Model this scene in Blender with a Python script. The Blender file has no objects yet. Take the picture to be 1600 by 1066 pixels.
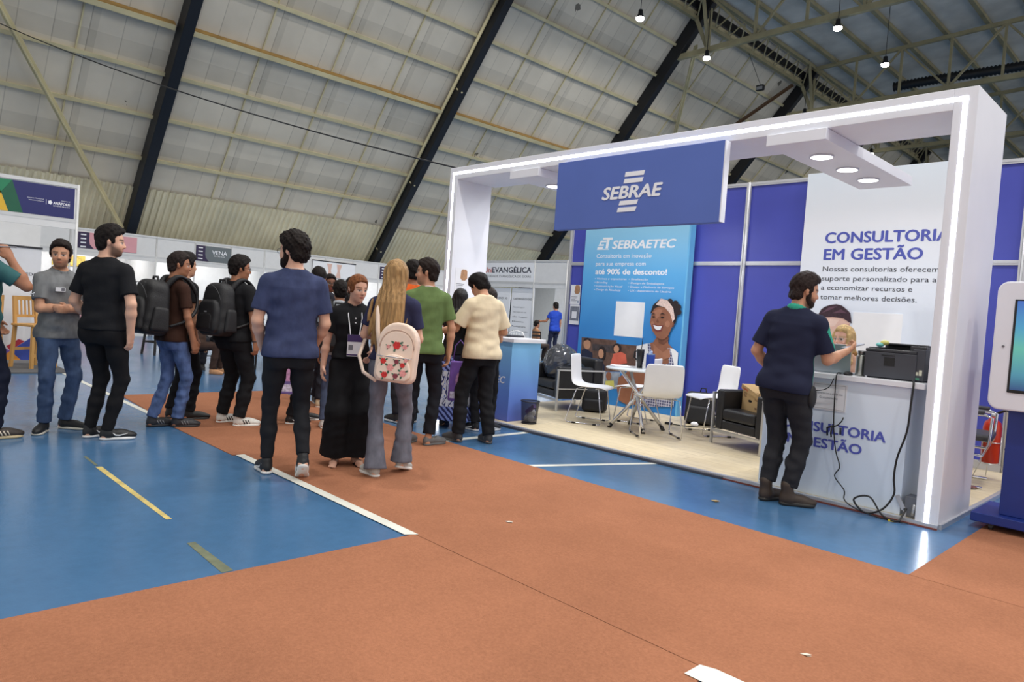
import bpy, math, random
import numpy as np
from mathutils import Vector, Matrix
random.seed(7)
PI = math.pi
scene = bpy.context.scene
C = scene.collection

# ------------------------------------------------------------------ camera
cam_d = bpy.data.cameras.new('camera')
cam_d.sensor_width = 36.0
cam_d.lens = 36.0 * 1098.75 / 1600.0
cam_d.clip_end = 300
cam = bpy.data.objects.new('camera', cam_d)
C.objects.link(cam)
def cam_rot(yaw, pit, rol):
    f = Vector((-math.sin(yaw) * math.cos(pit), math.cos(yaw) * math.cos(pit), math.sin(pit)))
    r = f.cross(Vector((0, 0, 1))).normalized()
    u = r.cross(f)
    c, s = math.cos(rol), math.sin(rol)
    r2 = r * c + u * s
    u2 = u * c - r * s
    return Matrix((r2, u2, -f)).transposed()
cam.matrix_world = Matrix.Translation((0, 0, 1.3)) @ cam_rot(0.80113, -0.039495, 0.070074).to_4x4()
scene.camera = cam

# ------------------------------------------------------------------ light and exposure
scene.view_settings.view_transform = 'Standard'
scene.view_settings.look = 'None'
scene.view_settings.exposure = -0.17
scene.view_settings.gamma = 1.0
scene.view_settings.use_curve_mapping = False
world = bpy.data.worlds.new('hall_daylight')
scene.world = world
world.use_nodes = True
world.node_tree.nodes['Background'].inputs[0].default_value = (1.0, 0.985, 0.96, 1)
world.node_tree.nodes['Background'].inputs[1].default_value = 0.92

def area_light(name, loc, size, power, color=(1, 1, 1), direction=(0, 0, -1), spread=PI):
    l = bpy.data.lights.new(name, 'AREA')
    l.shape = 'DISK'
    l.size = size
    l.energy = power
    l.color = color
    l.spread = spread
    o = bpy.data.objects.new(name, l)
    C.objects.link(o)
    o.location = loc
    o.rotation_euler = Vector(direction).to_track_quat('-Z', 'Y').to_euler()
    return o
# the hall's high-bay lamps: rows hung under the trusses, most of them above or behind the camera
for lx in (-14.6, -9.8, -5.0, -0.2, 4.6):
    for ly in (-3.0, 2.3, 8.0, 13.5, 19.0):
        area_light('high_bay_light', (lx, ly, 10.9), 0.6, 30.0 if ly < 0 else ((290.0 if ly < 9 else 150.0) if lx > -6 else (60.0 if ly < 5 else 125.0)), (1.0, 0.97, 0.92))
for lx, ly in ((-14.6, 23.2), (-9.8, 23.3), (-9.8, 27.3), (-14.6, 31.7), (-14.6, 40.3), (-9.8, 44.4)):
    area_light('high_bay_light', (lx, ly, 10.9), 0.6, 125.0, (1.0, 0.97, 0.92))

# ------------------------------------------------------------------ materials
def lin(c):
    return tuple(((v / 255.0) / 12.92 if v / 255.0 <= 0.04045 else ((v / 255.0 + 0.055) / 1.055) ** 2.4) for v in c)
MATS = {}
def mat(name, rgb=(200, 200, 200), rough=0.6, metal=0.0, noise=0.06, scale=8.0, emit=0.0, bump=0.0, bscale=200.0, spec=0.5, alpha=1.0, trans=0.0, coat=0.0, stretch=None):
    """procedural surface: base colour broken up by soft noise, optional fine bump"""
    if name in MATS:
        return MATS[name]
    m = bpy.data.materials.new(name)
    m.use_nodes = True
    nt = m.node_tree
    b = nt.nodes['Principled BSDF']
    col = lin(rgb)
    b.inputs['Roughness'].default_value = rough
    b.inputs['Metallic'].default_value = metal
    b.inputs['Specular IOR Level'].default_value = spec
    b.inputs['Coat Weight'].default_value = coat
    tc = nt.nodes.new('ShaderNodeTexCoord')
    src = tc.outputs['Object']
    if stretch:
        mp = nt.nodes.new('ShaderNodeMapping')
        mp.inputs['Scale'].default_value = stretch
        nt.links.new(src, mp.inputs[0])
        src = mp.outputs[0]
    if noise:
        n = nt.nodes.new('ShaderNodeTexNoise')
        n.inputs['Scale'].default_value = scale
        n.inputs['Detail'].default_value = 4
        nt.links.new(src, n.inputs['Vector'])
        r = nt.nodes.new('ShaderNodeMapRange')
        r.inputs[1].default_value = 0.3
        r.inputs[2].default_value = 0.7
        r.inputs[3].default_value = 1 - noise
        r.inputs[4].default_value = 1 + noise
        nt.links.new(n.outputs['Fac'], r.inputs[0])
        v = nt.nodes.new('ShaderNodeVectorMath')
        v.operation = 'SCALE'
        v.inputs[0].default_value = col
        nt.links.new(r.outputs[0], v.inputs['Scale'])
        nt.links.new(v.outputs[0], b.inputs['Base Color'])
    else:
        b.inputs['Base Color'].default_value = (*col, 1)
    if bump:
        n2 = nt.nodes.new('ShaderNodeTexNoise')
        n2.inputs['Scale'].default_value = bscale
        n2.inputs['Detail'].default_value = 3
        nt.links.new(src, n2.inputs['Vector'])
        bp = nt.nodes.new('ShaderNodeBump')
        bp.inputs['Strength'].default_value = bump
        bp.inputs['Distance'].default_value = 0.01
        nt.links.new(n2.outputs['Fac'], bp.inputs['Height'])
        nt.links.new(bp.outputs[0], b.inputs['Normal'])
    if emit:
        b.inputs['Emission Color'].default_value = (*col, 1)
        b.inputs['Emission Strength'].default_value = emit
    if trans:
        b.inputs['Transmission Weight'].default_value = trans
    if alpha < 1:
        b.inputs['Alpha'].default_value = alpha
    MATS[name] = m
    return m
def grad_mat(name, axis, stops, rough=0.5, spec=0.5):
    """a print that runs through several ink colours along one object axis; stops = [(position, rgb)...]"""
    m = bpy.data.materials.new(name)
    m.use_nodes = True
    nt = m.node_tree
    b = nt.nodes['Principled BSDF']
    b.inputs['Roughness'].default_value = rough
    b.inputs['Specular IOR Level'].default_value = spec
    tc = nt.nodes.new('ShaderNodeTexCoord')
    sx = nt.nodes.new('ShaderNodeSeparateXYZ')
    nt.links.new(tc.outputs['Object'], sx.inputs[0])
    lo, hi = stops[0][0], stops[-1][0]
    mr = nt.nodes.new('ShaderNodeMapRange')
    mr.inputs[1].default_value = lo
    mr.inputs[2].default_value = hi
    nt.links.new(sx.outputs[axis], mr.inputs[0])
    cr = nt.nodes.new('ShaderNodeValToRGB')
    els = cr.color_ramp.elements
    while len(els) < len(stops):
        els.new(0.5)
    for e, (p, c) in zip(els, stops):
        e.position = (p - lo) / (hi - lo)
        e.color = (*lin(c), 1)
    nt.links.new(mr.outputs[0], cr.inputs[0])
    nt.links.new(cr.outputs[0], b.inputs['Base Color'])
    return m

# ------------------------------------------------------------------ mesh helpers
class MB:
    def __init__(self):
        self.v = []; self.f = []; self.m = []; self.s = []
    def add(self, verts, faces, mi=0, smooth=False):
        o = len(self.v)
        self.v += [tuple(p) for p in verts]
        self.f += [tuple(i + o for i in f) for f in faces]
        self.m += [mi] * len(faces)
        self.s += [smooth] * len(faces)
        return self
    def box(self, lo, hi, mi=0, M=None):
        x0, y0, z0 = lo; x1, y1, z1 = hi
        p = [(x0, y0, z0), (x1, y0, z0), (x1, y1, z0), (x0, y1, z0), (x0, y0, z1), (x1, y0, z1), (x1, y1, z1), (x0, y1, z1)]
        if M is not None:
            p = [M @ Vector(q) for q in p]
        return self.add(p, [(3, 2, 1, 0), (4, 5, 6, 7), (0, 1, 5, 4), (1, 2, 6, 5), (2, 3, 7, 6), (3, 0, 4, 7)], mi)
    def bar(self, a, b, w, d, mi=0, up=(0, 0, 1)):
        """rectangular bar from a to b, w across, d along up"""
        a = Vector(a); b = Vector(b)
        t = (b - a).normalized(); up = Vector(up)
        s = t.cross(up)
        if s.length < 1e-4:
            s = t.cross(Vector((1, 0, 0)))
        s.normalize(); u = s.cross(t)
        p = []
        for q in (a, b):
            for i, j in ((-1, -1), (1, -1), (1, 1), (-1, 1)):
                p.append(q + s * (i * w / 2) + u * (j * d / 2))
        return self.add(p, [(0, 1, 2, 3), (7, 6, 5, 4), (0, 4, 5, 1), (1, 5, 6, 2), (2, 6, 7, 3), (3, 7, 4, 0)], mi)
    def tube(self, pts, r, n=8, mi=0, closed=False, flat=None):
        """round tube along points; r number or list; flat = (vector, factor) squashes the section"""
        pts = [Vector(p) for p in pts]
        N = len(pts)
        rs = [r] * N if not isinstance(r, (list, tuple)) else list(r)
        verts = []; prev = None
        for i, p in enumerate(pts):
            if closed:
                t = pts[(i + 1) % N] - pts[i - 1]
            else:
                t = pts[min(i + 1, N - 1)] - pts[max(i - 1, 0)]
            if t.length < 1e-9:
                t = Vector((0, 0, 1))
            t.normalize()
            if prev is None:
                a = Vector((0, 0, 1)) if abs(t.z) < 0.9 else Vector((1, 0, 0))
                s = t.cross(a).normalized()
            else:
                s = (prev - t * prev.dot(t))
                s = s.normalized() if s.length > 1e-6 else t.orthogonal().normalized()
            prev = s
            u = t.cross(s)
            for k in range(n):
                ang = 2 * PI * k / n
                off = s * (math.cos(ang) * rs[i]) + u * (math.sin(ang) * rs[i])
                if flat:
                    fv = Vector(flat[0]).normalized()
                    off = off - fv * off.dot(fv) * (1 - flat[1])
                verts.append(p + off)
        faces = []
        for i in range(N if closed else N - 1):
            j = (i + 1) % N
            for k in range(n):
                l = (k + 1) % n
                faces.append((i * n + k, i * n + l, j * n + l, j * n + k))
        if not closed:
            faces.append(tuple(range(n - 1, -1, -1)))
            faces.append(tuple((N - 1) * n + k for k in range(n)))
        return self.add(verts, faces, mi, True)
    def lathe(self, prof, n=24, c=(0, 0, 0), mi=0):
        """profile [(r, z)...] about a vertical axis"""
        verts = []; faces = []
        for r, z in prof:
            for k in range(n):
                a = 2 * PI * k / n
                verts.append((c[0] + r * math.cos(a), c[1] + r * math.sin(a), c[2] + z))
        for i in range(len(prof) - 1):
            for k in range(n):
                l = (k + 1) % n
                faces.append((i * n + k, i * n + l, (i + 1) * n + l, (i + 1) * n + k))
        faces.append(tuple(range(n - 1, -1, -1)))
        faces.append(tuple((len(prof) - 1) * n + k for k in range(n)))
        return self.add(verts, faces, mi, True)
    def prism(self, poly, y0, y1, mi=0):
        """polygon in the xz plane pushed from y0 to y1 (y0 < y1, front at y0)"""
        n = len(poly)
        ar = sum(poly[i][0] * poly[(i + 1) % n][1] - poly[(i + 1) % n][0] * poly[i][1] for i in range(n))
        if ar < 0:
            poly = poly[::-1]
        v = [(x, y0, z) for x, z in poly] + [(x, y1, z) for x, z in poly]
        f = [tuple(range(n)), tuple(range(2 * n - 1, n - 1, -1))]
        for i in range(n):
            j = (i + 1) % n
            f.append((j, i, i + n, j + n))
        return self.add(v, f, mi)
    def ellipsoid(self, c, r, mi=0, nu=16, nv=10, M=None):
        v = []; f = []
        for j in range(nv + 1):
            th = PI * j / nv
            for i in range(nu):
                ph = 2 * PI * i / nu
                p = Vector((r[0] * math.sin(th) * math.cos(ph), r[1] * math.sin(th) * math.sin(ph), -r[2] * math.cos(th)))
                if M is not None:
                    p = M @ p
                v.append(p + Vector(c))
        for j in range(nv):
            for i in range(nu):
                k = (i + 1) % nu
                f.append((j * nu + i, j * nu + k, (j + 1) * nu + k, (j + 1) * nu + i))
        return self.add(v, f, mi, True)

def obj(name, mb, mats, parent=None, bevel=0.0, loc=None, rotz=0.0, smooth=False, seg=2):
    me = bpy.data.meshes.new(name)
    me.from_pydata(mb.v, [], mb.f)
    me.polygons.foreach_set('material_index', mb.m)
    me.polygons.foreach_set('use_smooth', [True] * len(mb.s) if smooth else mb.s)
    for m in (mats if isinstance(mats, (list, tuple)) else [mats]):
        me.materials.append(m)
    me.update()
    o = bpy.data.objects.new(name, me)
    C.objects.link(o)
    if parent is not None:
        o.parent = parent
    if loc is not None:
        o.location = loc
    o.rotation_euler = (0, 0, rotz)
    if bevel:
        b = o.modifiers.new('bevel', 'BEVEL')
        b.width = bevel; b.segments = seg; b.limit_method = 'ANGLE'
        b.harden_normals = False
    return o
def tag(o, label=None, cat=None, group=None, kind=None):
    if label: o['label'] = label
    if cat: o['category'] = cat
    if group: o['group'] = group
    if kind: o['kind'] = kind
    return o
def thing(name, label, cat, loc=(0, 0, 0), rotz=0.0, group=None):
    o = bpy.data.objects.new(name, None)
    o.empty_display_size = 0.1
    C.objects.link(o)
    o.location = loc
    o.rotation_euler = (0, 0, rotz)
    return tag(o, label, cat, group)
def struct(name, mb, mats, parent=None, **kw):
    o = obj(name, mb, mats, parent, **kw)
    if parent is None:
        o['kind'] = 'structure'
    return o
def dup(root, loc, rotz, label, group=None):
    r = root.copy(); C.objects.link(r)
    r.location = loc; r.rotation_euler = (0, 0, rotz)
    r['label'] = label
    if group: r['group'] = group
    for ch in list(root.children):
        c = ch.copy(); C.objects.link(c); c.parent = r
        for g in ch.children:
            d = g.copy(); C.objects.link(d); d.parent = c
    return r
def text_mesh(s, bold=0.0, shear=0.0, space=1.0):
    cu = bpy.data.curves.new('t', 'FONT')
    cu.body = s
    cu.size = 1.0
    cu.shear = shear
    cu.space_character = space
    cu.fill_mode = 'FRONT'
    cu.resolution_u = 3
    o = bpy.data.objects.new('t', cu)
    C.objects.link(o)
    dg = bpy.context.evaluated_depsgraph_get()
    me = bpy.data.meshes.new_from_object(o.evaluated_get(dg))
    bpy.data.objects.remove(o)
    bpy.data.curves.remove(cu)
    return me
def letters(s, x0, x1, zb, h, y, m, parent, bold=0.012, shear=0.0, name='lettering', align='fit', space=1.0):
    """flat printed lettering in the xz plane facing -y: fits x0..x1, baseline zb, capital height h"""
    me = text_mesh(s, bold, shear, space)
    co = np.zeros(len(me.vertices) * 3)
    me.vertices.foreach_get('co', co)
    co = co.reshape(-1, 3)
    lo, hi = co[:, 0].min(), co[:, 0].max()
    cap = 0.729
    kz = h / cap
    if align == 'fit':
        kx = (x1 - x0) / (hi - lo)
    else:
        kx = kz
    out = np.zeros_like(co)
    out[:, 0] = x0 + (co[:, 0] - lo) * kx
    if align == 'center':
        out[:, 0] = (x0 + x1) / 2 + (co[:, 0] - (lo + hi) / 2) * kx
    out[:, 1] = y
    out[:, 2] = zb + co[:, 1] * kz
    if bold > 0.006:      # heavier strokes: the outline printed several times with tiny shifts
        n = len(me.polygons); ls = np.zeros(n, np.int32); lt = np.zeros(n, np.int32); lv = np.zeros(len(me.loops), np.int32)
        me.polygons.foreach_get('loop_start', ls); me.polygons.foreach_get('loop_total', lt); me.loops.foreach_get('vertex_index', lv)
        d = bold * kz * 1.0; V = []; F = []
        for i, (dx, dz) in enumerate(((-d, 0), (d, 0), (0, d * .6), (0, -d * .6), (0, 0))):
            V.append(out + np.array([dx, -.00004 * i, dz]))
            F += [[int(v) + i * len(out) for v in lv[a:a + t]] for a, t in zip(ls, lt)]
        me2 = bpy.data.meshes.new(name); me2.from_pydata(np.concatenate(V).tolist(), [], F)
        bpy.data.meshes.remove(me); me = me2
    else:
        me.vertices.foreach_set('co', out.ravel())
    me.update()
    me.name = name
    me.materials.clear()
    me.materials.append(m)
    o = bpy.data.objects.new(name, me)
    C.objects.link(o)
    if parent is not None:
        o.parent = parent
    return o
# ================================================================== the hall
def node_roof():
    m = bpy.data.materials.new('roof_sheets'); m.use_nodes = True
    nt = m.node_tree; b = nt.nodes['Principled BSDF']
    N = lambda t: nt.nodes.new(t)
    tc = N('ShaderNodeTexCoord'); sp = N('ShaderNodeSeparateXYZ'); nt.links.new(tc.outputs['Object'], sp.inputs[0])
    def math_(op, a, bb=None):
        n = N('ShaderNodeMath'); n.operation = op
        for i, v in enumerate((a, bb)):
            if v is None: continue
            if isinstance(v, (int, float)): n.inputs[i].default_value = v
            else: nt.links.new(v, n.inputs[i])
        return n.outputs[0]
    y = sp.outputs[1]; s = sp.outputs[0]
    yk = math_('DIVIDE', y, 0.72); yf = math_('FLOOR', yk); yr = math_('SUBTRACT', yk, yf)
    sk = math_('DIVIDE', math_('SUBTRACT', s, 6.55), 2.62); sf = math_('FLOOR', sk); sr = math_('SUBTRACT', sk, sf)
    cv = N('ShaderNodeCombineXYZ'); nt.links.new(yf, cv.inputs[0]); nt.links.new(sf, cv.inputs[1])
    wn = N('ShaderNodeTexWhiteNoise'); wn.noise_dimensions = '2D'; nt.links.new(cv.outputs[0], wn.inputs['Vector'])
    n1 = N('ShaderNodeTexNoise'); n1.inputs['Scale'].default_value = 1.3; n1.inputs['Detail'].default_value = 6; nt.links.new(tc.outputs['Object'], n1.inputs['Vector'])
    tone = math_('ADD', math_('MULTIPLY', wn.outputs['Value'], 0.10), math_('MULTIPLY', n1.outputs['Fac'], 0.26))
    tone = math_('ADD', tone, 0.80)
    # dark seam beside each sheet edge and a dusty lap under every second purlin
    seam = math_('LESS_THAN', yr, 0.03)
    lap = math_('MULTIPLY', math_('LESS_THAN', sr, 0.17), 0.13)
    wide = math_('MULTIPLY', math_('LESS_THAN', math_('FRACT', math_('DIVIDE', y, 2.16)), 0.085), 0.12)
    tone = math_('SUBTRACT', tone, math_('ADD', math_('ADD', math_('MULTIPLY', seam, 0.25), lap), wide))
    # sparse dark stains
    v = N('ShaderNodeTexVoronoi'); v.inputs['Scale'].default_value = 0.55; nt.links.new(tc.outputs['Object'], v.inputs['Vector'])
    n3 = N('ShaderNodeTexNoise'); n3.inputs['Scale'].default_value = 9; nt.links.new(tc.outputs['Object'], n3.inputs['Vector'])
    st = math_('LESS_THAN', math_('ADD', v.outputs['Distance'], math_('MULTIPLY', n3.outputs['Fac'], 0.16)), 0.145)
    tone = math_('MULTIPLY', tone, math_('SUBTRACT', 1.0, math_('MULTIPLY', st, 0.75)))
    mix = N('ShaderNodeVectorMath'); mix.operation = 'SCALE'; mix.inputs[0].default_value = lin((204, 197, 182)); nt.links.new(tone, mix.inputs['Scale'])
    nt.links.new(mix.outputs[0], b.inputs['Base Color'])
    b.inputs['Roughness'].default_value = 0.7; b.inputs['Specular IOR Level'].default_value = 0.2
    return m
M_ROOF = node_roof()
M_CORR = mat('corrugated_cream_sheet', (212, 205, 178), 0.6, noise=0.10, scale=1.2, spec=0.25)
M_CREAM = mat('cream_paint', (196, 186, 148), 0.5, noise=0.12, scale=2.0)
M_CREAM_SHADE = mat('shaded_cream_paint', (150, 143, 112), 0.55, noise=0.15, scale=2.0)  # the cream paint again, backlit shade of the upper steel put into its colour
M_OCHRE = mat('ochre_primer', (150, 118, 62), 0.6, noise=0.25, scale=3.0)
M_NAVY = mat('navy_steel_paint', (9, 11, 19), 0.5, noise=0.12, scale=2.0)
M_DARKSTEEL = mat('dark_steel', (26, 26, 30), 0.5, noise=0.1)
M_DROOF = mat('grey_upper_roof_sheets', (206, 204, 196), 0.75, noise=0.18, scale=0.8, spec=0.1)
SLOPE = math.radians(51.03)
CS, SN = math.cos(SLOPE), math.sin(SLOPE)
RX0 = -26.0
def rp(s, y, d=0.0):
    """point on the sloping roof: s up the slope, y along the hall, d into the hall"""
    return Vector((RX0 + s * CS + d * SN, y, s * SN - d * CS))
RN = Vector((SN, 0, -CS))
RIBS = [-2.4, 6.17, 14.72, 23.27, 32.5, 41.2, 49.8]

# sloping roof sheet, in its own axes (x up the slope)
mb = MB(); mb.box((0, -12, 0), (17.6, 80, 0.06))
o = struct('ceiling_slope', mb, M_ROOF); o.location = (RX0, 0, 0); o.rotation_euler = (0, -SLOPE, 0)
# corrugated lower sheets
mb = MB(); v = []; f = []
ys = []; y = -10.0
while y < 60:
    ys += [(y, 0.05), (y + 0.06, 0.05), (y + 0.09, 0.10), (y + 0.15, 0.10)]; y += 0.18
for yy, d in ys:
    v += [rp(0.2, yy, d), rp(5.45, yy, d)]
for i in range(len(ys) - 1):
    f.append((2 * i, 2 * i + 1, 2 * i + 3, 2 * i + 2))
mb.add(v, f)
struct('wall_left', mb, M_CORR)
# upper roof, a shallow slope
mb = MB()
def uz(x): return 13.75 + 0.10 * (x + 15)
mb.add([(-15.4, -12, uz(-15.4)), (9, -12, uz(9)), (9, 80, uz(9)), (-15.4, 80, uz(-15.4)),
        (-15.4, -12, uz(-15.4) + .1), (9, -12, uz(9) + .1), (9, 80, uz(9) + .1), (-15.4, 80, uz(-15.4) + .1)],
       [(0, 1, 2, 3), (7, 6, 5, 4), (0, 4, 5, 1), (1, 5, 6, 2), (2, 6, 7, 3), (3, 7, 4, 0)])
struct('ceiling_upper', mb, M_DROOF)
mb = MB(); mb.box((-27, 80, 0), (12, 80.3, 17)); struct('wall_far', mb, M_DROOF)

# purlins along the slope
for s in (6.4, 7.72, 9.0, 11.72, 13.05, 14.35, 15.65, 16.95):
    mb = MB(); mb.bar(rp(s, -11, 0.06), rp(s, 78, 0.06), 0.06, 0.12, 0, RN)
    mb.bar(rp(s + .035, -11, 0.115), rp(s + .035, 78, 0.115), 0.09, 0.015, 0, RN)
    struct('roof_purlin', mb, M_CREAM)
for i in range(len(RIBS) - 1):
    a, b = RIBS[i] + 0.30, RIBS[i + 1] - 0.08
    mb = MB()
    mb.bar(rp(10.42, a, 0.11), rp(10.42, b, 0.11), 0.05, 0.20, 1, RN)
    mb.bar(rp(10.36, a, 0.21), rp(10.36, b, 0.21), 0.13, 0.03, 0, RN)
    mb.bar(rp(10.29, a, 0.185), rp(10.29, b, 0.185), 0.02, 0.06, 0, RN)
    struct('roof_beam', mb, [M_CREAM, M_OCHRE])
# thin sag rods running up the slope, three to a bay
for i in range(len(RIBS) - 1):
    for k in (1, 2, 3):
        yy = RIBS[i] + 0.1 + (RIBS[i + 1] - RIBS[i]) * k / 4
        mb = MB(); mb.bar(rp(5.4, yy, 0.03), rp(17.2, yy, 0.03), 0.035, 0.04, 0, RN)
        struct('sag_rod', mb, M_CREAM)
# navy portal ribs
RIBL = [None, 'navy steel roof rib on the left, rising behind the black t-shirt man',
        'navy steel roof rib in the middle with a cream pipe along its edge',
        'navy steel roof rib passing behind the white booth frame near the hanging lamp',
        'navy steel roof rib ending under the lattice trusses behind the booth frame',
        'far navy steel roof rib beyond the one behind the booth frame', None]
for i, yy in enumerate(RIBS):
    mb = MB()
    mb.bar(rp(-0.2, yy + .14, 0.26), rp(17.6, yy + .14, 0.26), 0.28, 0.50, 0, RN)
    o = obj('roof_rib', mb, M_NAVY, bevel=0.015)
    if RIBL[i]:
        tag(o, RIBL[i], 'roof rib')
    else:
        o['kind'] = 'structure'
    if i == 2:
        mb = MB(); mb.tube([rp(1.0, yy - .06, 0.18), rp(17.0, yy - .06, 0.18)], 0.055, 8)
        for s in (4.6, 7.6, 11.3):
            mb.tube([rp(s, yy - .02, 0.30), rp(s, yy + 0.1, 0.53)], 0.03, 6)
        obj('pipe', mb, M_CREAM, o)['label'] = 'cream pipe along the rib'
# braces
for a, b, lab, m in ((Vector((-23.05, 6.05, 3.0)), Vector((-19.2, 2.05, 7.9)), 'cream diagonal steel brace at far left rising to the left from the navy rib', M_CREAM),
                     (Vector((-15.3, 23.5, 12.0)), Vector((-18.04, 26.57, 9.6)), 'cream diagonal steel brace running down from the lattice knee above the booth', M_CREAM),
                     (Vector((-15.3, 31.7, 12.75)), Vector((-17.6, 29.0, 9.9)), 'rusty brown diagonal steel brace below the far lattice knee', mat('rusty_steel', (96, 72, 52), 0.7, noise=0.2))):
    mb = MB(); mb.bar(a, b, 0.15, 0.06, 0, RN); mb.bar(a + RN * .05, b + RN * .05, 0.03, 0.12, 0, RN)
    tag(obj('roof_brace', mb, m), lab, 'roof brace')

# upper purlins
for k in range(16):
    x = -13.75 + 1.43 * k
    mb = MB(); mb.bar((x, -11, uz(x) - .10), (x, 79, uz(x) - .10), 0.10, 0.18); mb.bar((x, -11, uz(x) - .19), (x, 79, uz(x) - .19), 0.16, 0.02)
    struct('roof_purlin', mb, M_CREAM_SHADE)
# lattice trusses across the hall
TL = {3: 'cream lattice roof truss nearest the camera, with a bright lamp under its chord',
      4: 'cream lattice roof truss right behind the top of the white booth frame',
      5: 'far cream lattice roof truss seen above the booth ceiling gap',
      6: 'farthest cream lattice roof truss, small above the blue booth wall'}
for i in (3, 4, 5, 6):
    yy = RIBS[i] + .14
    t = thing('roof_truss', TL[i], 'roof truss', (-16.2, yy, 11.65))
    L = 22.0
    mb = MB(); mb.bar((0, 0, 0), (L, 0, 0.35), 0.16, 0.20); obj('bottom_chord', mb, M_CREAM_SHADE, t)
    mb = MB(); mb.bar((1.2, 0, 1.95), (L, 0, 2.9), 0.14, 0.16); obj('top_chord', mb, M_CREAM_SHADE, t)
    n = 11
    for k in range(n):
        x = 1.5 + k * 1.86
        zb, zt = 0.35 * x / L, 1.95 + 0.95 * (x - 1.2) / (L - 1.2)
        mb = MB(); mb.bar((x, 0, zb), (x, 0, zt), 0.09, 0.09, 0, (0, 1, 0)); obj('web_post', mb, M_CREAM_SHADE, t)
        mb = MB()
        x2 = x + 1.86
        zb2, zt2 = 0.35 * x2 / L, 1.95 + 0.95 * (x2 - 1.2) / (L - 1.2)
        if k % 2: mb.bar((x, 0, zb), (x2, 0, zt2), 0.08, 0.08, 0, (0, 1, 0))
        else: mb.bar((x, 0, zt), (x2, 0, zb2), 0.08, 0.08, 0, (0, 1, 0))
        obj('web_diagonal', mb, M_CREAM_SHADE, t)
# lattice girders along the eaves line
GL = {2: 'cream lattice eaves girder at the top edge of the photo, nearest bay', 3: 'cream lattice eaves girder between the two knees above the booth frame',
      4: 'cream lattice eaves girder in the bay beyond the far knee', 5: 'cream lattice eaves girder in the farthest bay'}
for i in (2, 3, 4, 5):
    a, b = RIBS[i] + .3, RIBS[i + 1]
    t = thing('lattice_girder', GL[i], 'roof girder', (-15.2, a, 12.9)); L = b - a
    mb = MB(); mb.bar((0, 0, 0), (0, L, 0), 0.14, 0.14); obj('bottom_chord', mb, M_CREAM_SHADE, t)
    mb = MB(); mb.bar((0.5, 0, 0.75), (0.5, L, 0.75), 0.16, 0.16); obj('top_chord', mb, M_CREAM_SHADE, t)
    mb = MB(); mb.bar((0.1, 0, 0.45), (0.1, L, 0.45), 0.05, 0.3); obj('navy_plate', mb, M_NAVY, t)  # navy plate running between the two chords
    n = 9
    for k in range(n):
        y0, y1 = L * k / n, L * (k + 1) / n
        mb = MB(); mb.bar((0, y0, 0), (0.5, (y0 + y1) / 2, 0.75), 0.05, 0.05); obj('web_diagonal', mb, M_CREAM_SHADE, t)
        mb = MB(); mb.bar((0.5, (y0 + y1) / 2, 0.75), (0, y1, 0), 0.05, 0.05); obj('web_diagonal', mb, M_CREAM_SHADE, t)
    mb = MB(); mb.bar((0, L - .05, 0.0), (0.45, L + .2, -1.2), 0.16, 0.14); obj('knee_strut', mb, M_CREAM_SHADE, t)
    mb = MB(); mb.bar((0.55, L - .6, 0.75), (0.5, L + .1, -1.1), 0.10, 0.10); obj('knee_post', mb, M_CREAM_SHADE, t)

# lamps under the trusses
M_LAMP = mat('lamp_glass', (255, 252, 244), 0.4, noise=0, emit=60.0)
LAMPS = [((-14.53, 18.91), 'bright white high-bay lamp alone against the sloping roof, top centre'),
         ((-14.59, 23.18), 'bright white high-bay lamp under the knee of the nearest lattice truss'),
         ((-9.86, 23.27), 'bright white high-bay lamp under the nearest truss, highest right of centre'),
         ((-9.75, 27.34), 'bright white high-bay lamp between the two right-hand trusses'),
         ((-14.63, 31.75), 'bright lamp just peeking over the top of the white booth frame'),
         ((-14.68, 40.3), 'small far lamp seen through the booth ceiling gap'),
         ((-9.78, 44.46), 'small far lamp at the right edge of the white pillar'),
         ]
for (x, y), lab in LAMPS:
    t = thing('high_bay_lamp', lab, 'ceiling lamp', (x, y, 11.3))
    mb = MB(); mb.lathe([(0.02, .28), (0.07, .26), (0.08, .12), (0.14, .02), (0.145, 0.0)], 16); obj('housing', mb, M_DARKSTEEL, t)
    mb = MB(); mb.lathe([(0.135, 0.0), (0.13, -.05), (0.08, -.09), (0.01, -.10)], 16); obj('lens', mb, M_LAMP, t)
    mb = MB(); mb.tube([(0, 0, .26), (0, 0, uz(x) - 11.28)], 0.012, 5); obj('cord', mb, M_DARKSTEEL, t)
t = thing('floodlight', 'unlit black floodlight hanging below the lattice girder', 'ceiling lamp', (-14.54, 27.31, 11.3))
mb = MB(); mb.box((-.16, -.08, -.12), (.16, .08, .10)); obj('housing', mb, M_DARKSTEEL, t, bevel=.02)
mb = MB(); mb.box((-.13, -.09, -.10), (.13, -.07, .03)); obj('lens', mb, mat('dull_glass', (150, 150, 150), 0.3), t)
mb = MB(); mb.tube([(0, 0, .1), (-.66, 0, 1.58)], 0.012, 5); obj('cord', mb, M_DARKSTEEL, t)
# ribbed black duct under the upper roof
mb = MB(); pr = []
for k in range(120):
    x = k * 0.075
    pr.append((x, 0.17 if k % 2 else 0.23))
vs = [Vector((x, 0, 0.02 * math.sin(x))) for x, r in pr]
mb.tube(vs, [r for x, r in pr], 12)
tag(obj('air_duct', mb, mat('black_ribbed_duct', (40, 40, 42), 0.35, metal=0.3), loc=(-12.3, 35.9, 13.25)), 'black ribbed air duct lying under the upper roof purlins at top right', 'air duct')
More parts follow.
